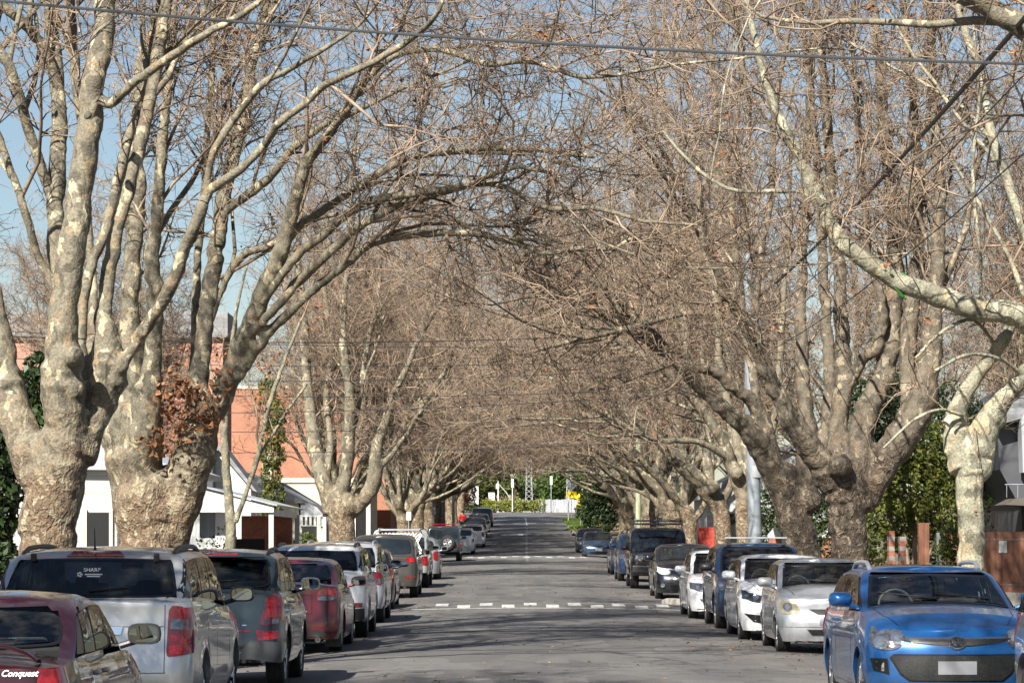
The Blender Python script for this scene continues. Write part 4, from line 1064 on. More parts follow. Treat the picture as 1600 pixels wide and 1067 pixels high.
# ---- markings
def quad_strip(name, quads, mt, dz=.006):
    V = []; q = []
    for (x0, x1, y0, y1) in quads:
        ny = max(1, int((y1 - y0) / .35)); nx = max(1, int(abs(x1 - x0) / .8))
        b = len(V)
        for i in range(ny + 1):
            for j in range(nx + 1):
                x = x0 + (x1 - x0) * j / nx; y = y0 + (y1 - y0) * i / ny
                V.append((x, y, road_z(x, y) + dz))
        for i in range(ny):
            for j in range(nx):
                a = b + i * (nx + 1) + j; q.append((a, a + 1, a + nx + 2, a + nx + 1))
    return tag(link(name, np_mesh(name, V, q), mt), kind='structure')
for (c, h), xm, n, w in zip(HUMPS, (.95, .80, 1.25), (11, 11, 9), (.30, .34, .34)):
    qs = []
    for k in range(n):
        x = xm + (k - (n - 1) / 2) * (.52 if c < 100 else .62)
        near = k % 2
        qs.append((x - w / 2, x + w / 2, c - 1.75 + (0 if near else .55), c - .95 + (0 if near else .75)))
    quad_strip('hump_marking', qs, M['line'])
    quad_strip('hump_line', [(xm - 3.4, xm + 3.6, c - 1.92, c - 1.82)], M['line'], .008)
    if c > 100: quad_strip('hump_line', [(xm - 3.4, xm + 3.4, c - 1.1, c - .8)], M['line'], .009)
dash = []
xcl = lambda y: float(np.interp(y, [140, 160, 205, 250, 280], [.79, .82, 1.08, 1.36, 1.45]))
y = 143.0
while y < 230:
    dash.append((xcl(y) - .07, xcl(y) + .07, y, y + .9)); y += 3.0
dash.append((xcl(236) - .07, xcl(236) + .07, 238, 268))
quad_strip('centre_line', dash, M['line'], .012)
dd = []
for yy, x0 in ((246, -1.6), (249.5, -1.0), (252.5, -1.9)):
    for k in range(5): dd.append((x0 + k * 1.5, x0 + k * 1.5 + .75, yy, yy + .8))
for k in range(8): dd.append((-6 + k * 2.2, -5 + k * 2.2, 266, 266.6))
quad_strip('crossing_marking', dd, M['line'], .012)
# ------------------------------------------------------------------ plane trees
def bark(name, hi=(.42, .37, .25), mid=(.182, .162, .116), lo=(.125, .088, .055), rough_top=2.6, tone=1.0, patch_sc=1.0):
    """flaking plane bark: smooth olive-grey limbs with cream flakes above, scaly tan-brown bole below"""
    m, n, l, b = nodes(name)
    tc = n.new('ShaderNodeTexCoord')
    dn = n.new('ShaderNodeTexNoise'); dn.inputs['Scale'].default_value = 3.2; dn.inputs['Detail'].default_value = 5; l.new(tc.outputs['Object'], dn.inputs['Vector'])
    sc = n.new('ShaderNodeVectorMath'); sc.operation = 'SCALE'; sc.inputs['Scale'].default_value = .45; l.new(dn.outputs['Color'], sc.inputs[0])
    ad = n.new('ShaderNodeVectorMath'); l.new(tc.outputs['Object'], ad.inputs[0]); l.new(sc.outputs[0], ad.inputs[1])
    mp = n.new('ShaderNodeMapping'); mp.inputs['Scale'].default_value = (1, 1, .5); l.new(ad.outputs[0], mp.inputs['Vector'])
    v = n.new('ShaderNodeTexVoronoi'); v.inputs['Scale'].default_value = 10.5 * patch_sc; l.new(mp.outputs[0], v.inputs['Vector'])
    sv = n.new('ShaderNodeSeparateColor'); l.new(v.outputs['Color'], sv.inputs[0])
    r1 = n.new('ShaderNodeValToRGB'); r1.color_ramp.interpolation = 'CONSTANT'
    es = r1.color_ramp.elements; es[0].position = 0; es[0].color = c4([x * tone for x in mid]); es[1].position = .40; es[1].color = c4([x * tone * 1.18 for x in mid])
    for pos, c in ((.60, [x * tone * .62 for x in mid]), (.80, [mid[0] * 1.35 * tone, mid[1] * 1.2 * tone, mid[2] * 1.05 * tone]), (.90, [x * tone for x in hi])):
        e = es.new(pos); e.color = c4(c)
    l.new(sv.outputs[0], r1.inputs[0])
    # scaly lower bark
    m2 = n.new('ShaderNodeMapping'); m2.inputs['Scale'].default_value = (1, 1, .6); l.new(ad.outputs[0], m2.inputs['Vector'])
    v2 = n.new('ShaderNodeTexVoronoi'); v2.inputs['Scale'].default_value = 15; l.new(m2.outputs[0], v2.inputs['Vector'])
    s2 = n.new('ShaderNodeSeparateColor'); l.new(v2.outputs['Color'], s2.inputs[0])
    r2 = n.new('ShaderNodeValToRGB'); e2 = r2.color_ramp.elements
    e2[0].position = 0; e2[0].color = c4([x * tone for x in lo]); e2[1].position = 1; e2[1].color = c4([x * tone * .95 for x in hi])
    e = e2.new(.6); e.color = c4([x * tone * 1.7 for x in lo])
    l.new(s2.outputs[0], r2.inputs[0])
    sz = n.new('ShaderNodeSeparateXYZ'); l.new(tc.outputs['Object'], sz.inputs[0])
    hn = n.new('ShaderNodeTexNoise'); hn.inputs['Scale'].default_value = 1.3; hn.inputs['Detail'].default_value = 4; l.new(tc.outputs['Object'], hn.inputs['Vector'])
    hm = n.new('ShaderNodeMath'); hm.operation = 'MULTIPLY_ADD'; hm.inputs[1].default_value = 3.2; l.new(hn.outputs['Fac'], hm.inputs[0]); l.new(sz.outputs['Z'], hm.inputs[2])
    hr = n.new('ShaderNodeMapRange'); hr.inputs[1].default_value = rough_top + 1.6 - .5; hr.inputs[2].default_value = rough_top + 1.6 + .7; l.new(hm.outputs[0], hr.inputs[0])
    mx = n.new('ShaderNodeMix'); mx.data_type = 'RGBA'; l.new(hr.outputs[0], mx.inputs['Factor']); l.new(r2.outputs[0], mx.inputs['A']); l.new(r1.outputs[0], mx.inputs['B'])
    # rust and lichen stains
    st = n.new('ShaderNodeTexNoise'); st.inputs['Scale'].default_value = 2.1; st.inputs['Detail'].default_value = 8; st.inputs['Roughness'].default_value = .7; l.new(tc.outputs['Object'], st.inputs['Vector'])
    sr = n.new('ShaderNodeMapRange'); sr.inputs[1].default_value = .56; sr.inputs[2].default_value = .72; sr.inputs[4].default_value = .55; l.new(st.outputs['Fac'], sr.inputs[0])
    m3 = n.new('ShaderNodeMix'); m3.data_type = 'RGBA'; l.new(sr.outputs[0], m3.inputs['Factor']); l.new(mx.outputs['Result'], m3.inputs['A']); m3.inputs['B'].default_value = (.23 * tone, .135 * tone, .08 * tone, 1)
    fn = n.new('ShaderNodeTexNoise'); fn.inputs['Scale'].default_value = 34; fn.inputs['Detail'].default_value = 6; l.new(tc.outputs['Object'], fn.inputs['Vector'])
    fr = n.new('ShaderNodeMapRange'); fr.inputs[1].default_value = .3; fr.inputs[2].default_value = .7; fr.inputs[3].default_value = .55; fr.inputs[4].default_value = 1.30; l.new(fn.outputs['Fac'], fr.inputs[0])
    m4 = n.new('ShaderNodeMix'); m4.data_type = 'RGBA'; m4.blend_type = 'MULTIPLY'; m4.inputs['Factor'].default_value = 1; l.new(m3.outputs['Result'], m4.inputs['A']); l.new(fr.outputs[0], m4.inputs['B'])
    l.new(m4.outputs['Result'], b.inputs['Base Color']); b.inputs['Roughness'].default_value = .8
    # relief: strong on the bole, slight on the limbs
    bs = n.new('ShaderNodeMapRange'); bs.inputs[3].default_value = 1.0; bs.inputs[4].default_value = .28; l.new(hr.outputs[0], bs.inputs[0])
    hv = n.new('ShaderNodeMath'); hv.operation = 'ADD'; l.new(v2.outputs['Distance'], hv.inputs[0]); l.new(fn.outputs['Fac'], hv.inputs[1])
    bp = n.new('ShaderNodeBump'); bp.inputs['Distance'].default_value = .035; l.new(bs.outputs[0], bp.inputs['Strength']); l.new(hv.outputs[0], bp.inputs['Height']); l.new(bp.outputs[0], b.inputs['Normal'])
    return m
M['bark'] = bark('plane_bark', tone=.98)
M['bark_pale'] = bark('pale_plane_bark', hi=(.52, .47, .33), mid=(.27, .26, .19), lo=(.24, .20, .14), rough_top=-5, patch_sc=.75)
M['bark_dark_shaded'] = bark('dark_shaded_plane_bark', hi=(.28, .235, .165), mid=(.125, .105, .075), lo=(.062, .046, .033), rough_top=3.2)  # dark brown bark, with the shade of neighbouring crowns put into its colour
M['twig'] = mat('twig_bark', (.235, .175, .124), rough=.8, var=.75, scale=2.2)
M['bark_young'] = bark('young_bark', hi=(.30, .28, .20), mid=(.18, .17, .12), rough_top=-6)
M['seed'] = mat('seed_ball', (.14, .08, .045), rough=.95, var=.4, scale=3)
M['dead_leaf'] = mat('dead_leaf', (.24, .11, .05), rough=.8, var=.5, scale=6)

def tubes_np(chains, sides):
    """chains: list of (points Nx3, radii N) -> one set of tapering tubes"""
    Vs = []; Qs = []; off = 0
    ang = np.arange(sides) * 2 * np.pi / sides
    ca, sa = np.cos(ang), np.sin(ang)
    for P_, r_ in chains:
        P_ = np.asarray(P_, float); r_ = np.asarray(r_, float); n = len(P_)
        T = np.gradient(P_, axis=0); T /= np.linalg.norm(T, axis=1)[:, None] + 1e-9
        a = np.cross(T[0], [0.3, .9, .1]); a /= np.linalg.norm(a) + 1e-9
        V = np.zeros((n, sides, 3))
        for i in range(n):
            a = a - T[i] * a.dot(T[i]); a /= np.linalg.norm(a) + 1e-9
            b = np.cross(T[i], a)
            V[i] = P_[i] + r_[i] * (ca[:, None] * a + sa[:, None] * b)
        Vs.append(V.reshape(-1, 3))
        i = np.arange(n - 1)[:, None] * sides; k = np.arange(sides)[None]; k2 = (k + 1) % sides
        Qs.append((np.stack([i + k, i + k2, i + sides + k2, i + sides + k], -1).reshape(-1, 4)) + off)
        off += n * sides
    return np.concatenate(Vs), np.concatenate(Qs)
def prisms_np(P_, r):
    """P_: (n, k, 3) n equal chains, r: (n, k); three sided"""
    n, k, _ = P_.shape
    T = P_[:, -1] - P_[:, 0]; T /= np.linalg.norm(T, axis=1)[:, None] + 1e-9
    ref = np.where(np.abs(T[:, 2:3]) > .8, np.array([[1., 0, 0]]), np.array([[0, 0, 1.]]))
    A = np.cross(T, ref); A /= np.linalg.norm(A, axis=1)[:, None] + 1e-9; B = np.cross(T, A)
    V = np.zeros((n, k, 3, 3))
    for s in range(3):
        w = 2 * math.pi * s / 3
        V[:, :, s] = P_ + (A * math.cos(w) + B * math.sin(w))[:, None, :] * r[:, :, None]
    base = (np.arange(n) * k * 3)[:, None, None]
    i = (np.arange(k - 1) * 3)[None, :, None]; s = np.arange(3)[None, None]; s2 = (s + 1) % 3
    Q = np.stack([base + i + s, base + i + s2, base + i + 3 + s2, base + i + 3 + s], -1).reshape(-1, 4)
    return V.reshape(-1, 3), Q
def smooth_path(pts, sub=5):
    """Catmull-Rom through (x, y, z, r) rows"""
    p = np.asarray(pts, float)
    if len(p) < 3:
        t = np.linspace(0, 1, sub * 2)[:, None]; return p[0] * (1 - t) + p[-1] * t
    q = np.vstack([2 * p[0] - p[1], p, 2 * p[-1] - p[-2]])
    out = []
    for i in range(1, len(q) - 2):
        a, b, c, d = q[i - 1], q[i], q[i + 1], q[i + 2]
        for t in np.linspace(0, 1, sub, endpoint=False):
            out.append(.5 * ((2 * b) + (-a + c) * t + (2 * a - 5 * b + 4 * c - d) * t * t + (-a + 3 * b - 3 * c + d) * t ** 3))
    out.append(p[-1]); out = np.array(out); out[:, 3] = np.maximum(out[:, 3], .004)
    return out
def unit(v):
    return v / (np.linalg.norm(v) + 1e-9)
def walk(rng, p0, d0, L, r0, r1, n, wob, up):
    pts = [np.append(p0, r0)]; d = unit(d0); p = p0.copy()
    for i in range(1, n + 1):
        d = unit(d + rng.normal(0, wob, 3) + np.array([0, 0, up]))
        p = p + d * L / n
        pts.append(np.append(p, r0 + (r1 - r0) * i / n))
    return np.array(pts)
def grow(rng, limbs, n2=3.2, n3=4.2, n4=5.0, l2=(1.6, 4.2), l3=(.5, 1.5), l4=(.16, .5), start=.25, up2=.06, r4=.0062, side=None, cap2=200, k4=2, r3=.0128, zmin=None):
    """branches, branchlets and twigs off the given limbs; returns (branch chains, fine chain arrays, twig tips)"""
    br2 = []
    for lb in limbs:
        P_ = lb[:, :3]; seg = np.linalg.norm(np.diff(P_, axis=0), axis=1); L = seg.sum(); cum = np.concatenate([[0], np.cumsum(seg)])
        n = max(1, int(L * (1 - start) * n2 * .5))
        for s in np.linspace(start * L, L, n):
            s = min(L, max(0, s + rng.uniform(-.25, .25)))
            p = np.array([np.interp(s, cum, lb[:, k]) for k in range(4)])
            i = min(len(P_) - 2, int(np.searchsorted(cum, s, 'right') - 1)); i = max(0, i)
            t = unit(P_[i + 1] - P_[i]); q = rng.normal(0, 1, 3); q = unit(q - t * q.dot(t))
            d = t * rng.uniform(.25, .9) + q * rng.uniform(.6, 1.1) + np.array([0, 0, rng.uniform(0, .45)])
            if side is not None: d = d + np.asarray(side) * rng.uniform(0, .3)
            r = min(p[3] * .55, rng.uniform(.014, .04)); r = max(r, .010)
            br2.append(walk(rng, p[:3], d, rng.uniform(*l2) * (.6 + .4 * min(1, r / .03)), r, .006, 6, .20, up2))
    if len(br2) > cap2:
        idx = rng.permutation(len(br2))[:cap2]; br2 = [br2[i] for i in idx]
    if zmin is not None: br2 = [b for b in br2 if b[:, 2].min() > zmin and b[-1, 2] > zmin + .6]
    # level 3 (vectorised)
    B = np.array([b for b in br2]); nb = len(B)
    def spawn(B, per, lo, hi, rr, k, wob, spread, t0=.12):
        nb, m, _ = B.shape; N = nb * per
        bi = np.repeat(np.arange(nb), per)
        u = rng.uniform(t0, 1, N) * (m - 1); i = np.minimum(u.astype(int), m - 2); f = (u - i)[:, None]
        p0 = B[bi, i, :3] * (1 - f) + B[bi, i + 1, :3] * f
        t = B[bi, i + 1, :3] - B[bi, i, :3]; t /= np.linalg.norm(t, axis=1)[:, None] + 1e-9
        q = rng.normal(0, 1, (N, 3)); q -= t * (q * t).sum(1)[:, None]; q /= np.linalg.norm(q, axis=1)[:, None] + 1e-9
        d = t * rng.uniform(.3, 1.0, (N, 1)) + q * spread + np.array([[0, 0, .12]])
        d /= np.linalg.norm(d, axis=1)[:, None]
        Ls = rng.uniform(lo, hi, (N, 1)); P_ = np.zeros((N, k + 1, 4)); P_[:, 0, :3] = p0; P_[:, 0, 3] = rr
        for s in range(1, k + 1):
            d = d + rng.normal(0, wob, (N, 3)); d /= np.linalg.norm(d, axis=1)[:, None]
            P_[:, s, :3] = P_[:, s - 1, :3] + d * Ls / k; P_[:, s, 3] = rr * (1 - .68 * s / k)
        return P_
    B3 = spawn(B, int(n3 * 3), l3[0], l3[1], r3, 4, .38, .8)
    B4 = spawn(B3, int(n4), l4[0], l4[1], r4, k4, .5, .9)
    return br2, B3, B4
def crown_mesh(rng, limbs, fine=True, **k):
    br2, B3, B4 = grow(rng, limbs, **k)
    V1, Q1 = tubes_np([(b[:, :3], b[:, 3]) for b in br2], 5)
    V2, Q2 = prisms_np(B3[:, :, :3], B3[:, :, 3]); V3, Q3 = prisms_np(B4[:, :, :3], B4[:, :, 3])
    V = np.concatenate([V1, V2, V3]); Q = np.concatenate([Q1, Q2 + len(V1), Q3 + len(V1) + len(V2)])
    return np_mesh('crown', V, Q), B4[:, -1, :3]
OCT = np.array([[1, 0, 0], [-1, 0, 0], [0, 1, 0], [0, -1, 0], [0, 0, 1], [0, 0, -1]], float)
OCF = np.array([[0, 2, 4], [2, 1, 4], [1, 3, 4], [3, 0, 4], [2, 0, 5], [1, 2, 5], [3, 1, 5], [0, 3, 5]])
def balls_mesh(rng, tips, frac, r=.018):
    t = tips[rng.random(len(tips)) < frac] - np.array([0, 0, .07]); n = len(t)
    V = (t[:, None] + OCT[None] * (r * rng.uniform(.75, 1.2, (n, 1, 1)))).reshape(-1, 3)
    T_ = (OCF[None] + (np.arange(n) * 6)[:, None, None]).reshape(-1, 3)
    return np_mesh('seed_balls', V, None, T_)
def leaves_mesh(rng, pts, n, spread, size):
    """curled dead leaves gathered round the given points"""
    c = np.asarray(pts)[rng.integers(0, len(pts), n)] + rng.normal(0, 1, (n, 3)) * np.asarray(spread)
    a = rng.normal(0, 1, (n, 3)); a /= np.linalg.norm(a, axis=1)[:, None]; b = np.cross(a, rng.normal(0, 1, (n, 3))); b /= np.linalg.norm(b, axis=1)[:, None]; k = np.cross(a, b)
    s = rng.uniform(.6, 1.2, (n, 1)) * size
    V = np.stack([c - a * s, c + b * s * .7 - a * s * .1 + k * s * .3, c + a * s * .9, c - b * s * .7 + k * s * .25, c + k * s * -.12], 1).reshape(-1, 3)
    base = (np.arange(n) * 5)[:, None, None]
    T_ = (np.array([[0, 1, 4], [1, 2, 4], [2, 3, 4], [3, 0, 4]])[None] + base).reshape(-1, 3)
    return np_mesh('dead_leaves', V, None, T_, smooth=False)

_tex2 = bpy.data.textures.new('bumpy', 'CLOUDS'); _tex2.noise_scale = .13; _tex2.noise_depth = 2
_tex = bpy.data.textures.new('knobbly', 'CLOUDS'); _tex.noise_scale = .42; _tex.noise_depth = 3
def wood_object(name, parent, chains, burls, mt, voxel=.035, disp=.05, loc=(0, 0, 0)):
    """limb tubes fused into one continuous skin"""
    mb_v, mb_q = tubes_np([(c[:, :3], c[:, 3]) for c in chains], 12)
    # caps
    V = list(map(tuple, mb_v)); F_ = [tuple(q) for q in mb_q]; off = 0
    for c in chains:
        n = len(c); F_.append(tuple(off + k for k in range(11, -1, -1))); F_.append(tuple(off + (n - 1) * 12 + k for k in range(12))); off += n * 12
    b = MB(); b.v = V; b.f = F_
    for (p, r) in burls: b.ball(p, r, 12, 8)
    me = bpy.data.meshes.new(name); me.from_pydata(b.v, [], b.f); me.update()
    o = link(name, me, mt, parent, loc)
    m1 = o.modifiers.new('fuse', 'REMESH'); m1.mode = 'VOXEL'; m1.voxel_size = voxel; m1.use_smooth_shade = True
    m2 = o.modifiers.new('soften', 'SMOOTH'); m2.factor = .6; m2.iterations = 4
    if disp:
        m3 = o.modifiers.new('knobs', 'DISPLACE'); m3.texture = _tex; m3.strength = disp; m3.mid_level = .5; m3.texture_coords = 'LOCAL'
        if voxel < .05:
            m4 = o.modifiers.new('bumps', 'DISPLACE'); m4.texture = _tex2; m4.strength = disp * .75; m4.mid_level = .5; m4.texture_coords = 'LOCAL'
    return o
def plane_tree(name, label, D, base_px, specs, mt='bark', seed=1, voxel=.035, group=None, depth=None, burls=(), crown=None, thin=.075, X=None, disp=.04, extra=14):
    """specs: limbs as lists of (px, py, width_px[, extra depth in m]) traced at the tree's distance"""
    rng = np.random.default_rng(seed)
    s = F / D
    bx = (base_px - 800) / s if X is None else X
    base = np.array([bx, D, G(D) + .10])
    root = empty(name, tuple(base), 0, label, 'tree', group)
    big = []; limbs = []
    for sp in specs:
        n = len(sp); rows = []
        dz = 0.0
        for k, q in enumerate(sp):
            ex = q[3] if len(q) > 3 else None
            if ex is not None: dz = ex
            rows.append((q[0], q[1], q[2], dz))
        pts = []
        for (px, py, w, dd) in rows:
            sc = F / (D + dd)
            kw_ = (.70 if len(pts) == 0 else .78 if len(pts) == 1 else .92) if len(limbs) else .80
            pts.append([(px - 800) / sc - base[0], dd, EYE + (YH - py) / sc - base[2], max(.006, w * kw_ / 2 / sc)])
        c = smooth_path(pts, 5)
        c[:, :3] += rng.normal(0, 1, (len(c), 3)) * np.minimum(.02, c[:, 3:4] * .10)
        if len(limbs) and sp[-1][1] < 130 and c[-1, 3] > .02:      # carry on above the frame
            d = c[-1, :3] - c[-4, :3]
            w = walk(rng, c[-1, :3], d, rng.uniform(3, 5), c[-1, 3], .012, 8, .10, .03)
            c = np.vstack([c, w[1:]])
        limbs.append(c)
    trunk = limbs[0]
    cand = [c for c in limbs[1:] if len(c) > 8]
    for _ in range(extra):
        c = cand[rng.integers(0, len(cand))]; i = int(rng.uniform(.28, .85) * (len(c) - 3)); r_ = c[i, 3]
        if r_ < .03: continue
        d = unit(c[i + 2, :3] - c[i, :3]) + rng.normal(0, .45, 3) + np.array([(.35 if bx < 0 else -.35), rng.uniform(-.2, .5), .15])
        w = walk(rng, c[i, :3], d, rng.uniform(3.0, 6.5), min(.055, r_ * .55), .010, 9, .14, .02)
        if w[:, 2].min() > 3.8: limbs.append(w)
    cut = [limbs[0]]; fine = []
    for c in limbs[1:]:
        k = np.argmax(c[:, 3] < thin) if (c[:, 3] < thin).any() else len(c)
        if k >= 3: cut.append(c[:k])
        if k < len(c) - 1: fine.append(c[max(0, k - 1):])
    bl = [((( px - 800) / s - base[0], 0 if len(z) == 0 else z[0], EYE + (YH - py) / s - base[2]), w * .66 / 2 / s) for (px, py, w, *z) in burls]
    wood_object('trunk', root, cut, bl, M[mt], voxel, disp)
    for c in fine:
        V, Q = tubes_np([(c[:, :3], c[:, 3])], 8)
        link('limb', np_mesh('limb', V, Q), M[mt], root)
    if crown is not None:
        kw = dict(crown); bf = kw.pop('balls', .10); kw.setdefault('zmin', 3.4 if D > 80 else 2.6)
        me, tips = crown_mesh(rng, [c for c in limbs[1:]], **kw)
        cr = link('crown', me, M['twig'], root)
        tag(link('seed_balls', balls_mesh(rng, tips, bf), M['seed'], cr), kind='stuff')
        tag(link('dead_leaves', leaves_mesh(rng, tips[rng.integers(0, len(tips), 60)], 170, (.07, .07, .09), .062), M['dead_leaf'], cr), kind='stuff')
    return root, limbs

# ---- procedural planes for the rest of the avenue
def plane_limbs(rng, H=15.0, lean=1.0, r0=.42, fork=2.6, n=7):
    tr = smooth_path([(0, 0, -.3, r0 * 1.25), (0, 0, .6, r0), (rng.normal(0, .05), rng.normal(0, .05), fork * .7, r0 * .95), (0, 0, fork, r0 * 1.0)], 4)
    limbs = [tr]
    for k in range(n):
        a = 2 * math.pi * k / n + rng.uniform(-.25, .25); ca, sa = math.cos(a), math.sin(a)
        toward = max(0, ca)                          # +x is the road side
        reach = rng.uniform(2.2, 3.6) + lean * 3.6 * toward
        h = H * rng.uniform(.80, 1.0) * (1 - .22 * toward)
        r = r0 * rng.uniform(.42, .58)
        ux, uy = ca, sa * .8
        pts = [(0, 0, fork - .3, r), (ux * .55, uy * .55, fork + .5, r), (ux * 1.2, uy * 1.2, fork + 1.4, r * .82), (ux * (1.5 + reach * .18), uy * (1.5 + reach * .18), fork + (h - fork) * .30, r * .62),
               (ux * reach * .68, uy * reach * .68, fork + (h - fork) * .55, r * .42), (ux * reach * .9, uy * reach * .9, fork + (h - fork) * .80, r * .24), (ux * reach, uy * reach, h, r * .08)]
        pts = [(x + rng.normal(0, .18) * (i > 1), y + rng.normal(0, .18) * (i > 1), z, q) for i, (x, y, z, q) in enumerate(pts)]
        c = smooth_path(pts, 4); limbs.append(c)
        # one or two forks each
        for _ in range(3):
            i = int(len(c) * rng.uniform(.25, .65)); p = c[i]
            d = unit(c[i + 2][:3] - c[i][:3]) + np.array([toward * .9 * lean + rng.normal(0, .4), rng.normal(0, .5), .2])
            w = walk(rng, p[:3], d, rng.uniform(4, 7), p[3] * .68, .012, 9, .11, .05 - .03 * toward)
            limbs.append(w)
    return limbs
GT_L = 'bare plane trees along the left verge'
GT_R = 'bare plane trees along the right verge'
# ------------------------------------------------------------------ the near planes, limb by limb
CR = dict(n2=3.8, n3=4.2, n4=7, cap2=370)
plane_tree('plane_tree', 'massive plane tree with upright mottled limbs and swollen knuckles beside the silver wagon', 36, 75, [
    [(75, 1075, 150), (74, 960, 122), (75, 860, 112), (84, 780, 112), (98, 700, 108), (105, 660, 80)],
    [(70, 780, 80, 0), (40, 695, 76, .1), (14, 620, 62, .3), (0, 555, 54, .5), (-22, 450, 48, .8), (-45, 330, 40, 1.2), (-60, 180, 34), (-70, 20, 28)],
    [(106, 740, 92, 0), (102, 650, 84, -.1), (97, 590, 72, -.2), (97, 520, 54, -.2), (110, 400, 48, -.2), (130, 250, 45, -.1), (150, 125, 41, 0), (168, -15, 37, .2), (185, -160, 30)],
    [(125, 720, 70, 0), (150, 640, 66, .2), (170, 585, 66, .2), (168, 545, 50, .2), (162, 490, 30, .2), (174, 408, 27, .3), (190, 333, 26, .4), (210, 256, 25, .5), (230, 184, 24, .6), (243, 108, 23, .7), (256, 30, 22, .8), (270, -60, 20)],
    [(172, 590, 45, .2), (197, 560, 26, .1), (230, 510, 24, 0), (262, 457, 24, -.2), (289, 392, 23, -.4), (312, 333, 22, -.6), (328, 298, 18), (370, 269, 15, -.9), (410, 230, 14), (436, 193, 14, -1.2), (475, 164, 13), (500, 139, 13), (545, 115, 12, -1.8), (584, 97, 12), (639, 63, 11), (681, 25, 9, -2.5), (700, -30, 7)],
    [(322, 310, 18, -.6), (330, 249, 15, -.7), (348, 213, 14, -.8), (370, 180, 13), (410, 131, 12, -1), (450, 110, 10), (500, 80, 9, -1.5), (560, 40, 7), (600, -10, 6)],
    [(132, 620, 50, .5), (126, 530, 24, .7), (138, 431, 19, .8), (164, 366, 18, .9), (180, 300, 18, 1.0), (197, 230, 17, 1.1), (226, 140, 15, 1.3), (240, 66, 14), (258, -10, 12)],
    [(128, 600, 50, .8), (108, 500, 32, 1.2), (88, 400, 31, 1.5), (87, 300, 31, 1.7), (93, 200, 28, 1.9), (88, 115, 26, 2.1), (80, 40, 24, 2.3), (76, -50, 20)],
    [(86, 330, 26, 1.7), (52, 225, 22, 1.5), (18, 115, 19, 1.2), (-5, 70, 17), (-40, 10, 14)],
    [(93, 140, 24, 2), (62, 66, 22, 1.8), (20, 22, 19, 1.6), (-20, -10, 17)],
    [(86, 450, 26, 1.3), (58, 396, 17, 1.2), (38, 325, 15, 1), (18, 270, 14), (-5, 205, 13), (-30, 140, 11)],
    [(140, 620, 40, .9), (146, 470, 19, 1.4), (138, 370, 16, 1.6), (133, 250, 15, 1.8), (118, 120, 18, 2), (108, 0, 18), (100, -80, 15)],
    [(118, 240, 18, -.1), (150, 165, 22, -.2), (175, 160, 17, -.4), (215, 125, 15, -.6), (262, 92, 15, -.9), (320, 55, 13, -1.2), (390, 15, 11), (440, -30, 9)],
    ], seed=3, burls=[(170, 590, 78, .2), (185, 570, 52, .1), (125, 560, 50, -.5), (112, 610, 84, -.2), (60, 745, 90), (118, 700, 88, 0), (146, 190, 24, -.5)], crown=dict(CR, n2=2.4, start=.4, cap2=230, balls=.04, n4=8), group=None, voxel=.03)
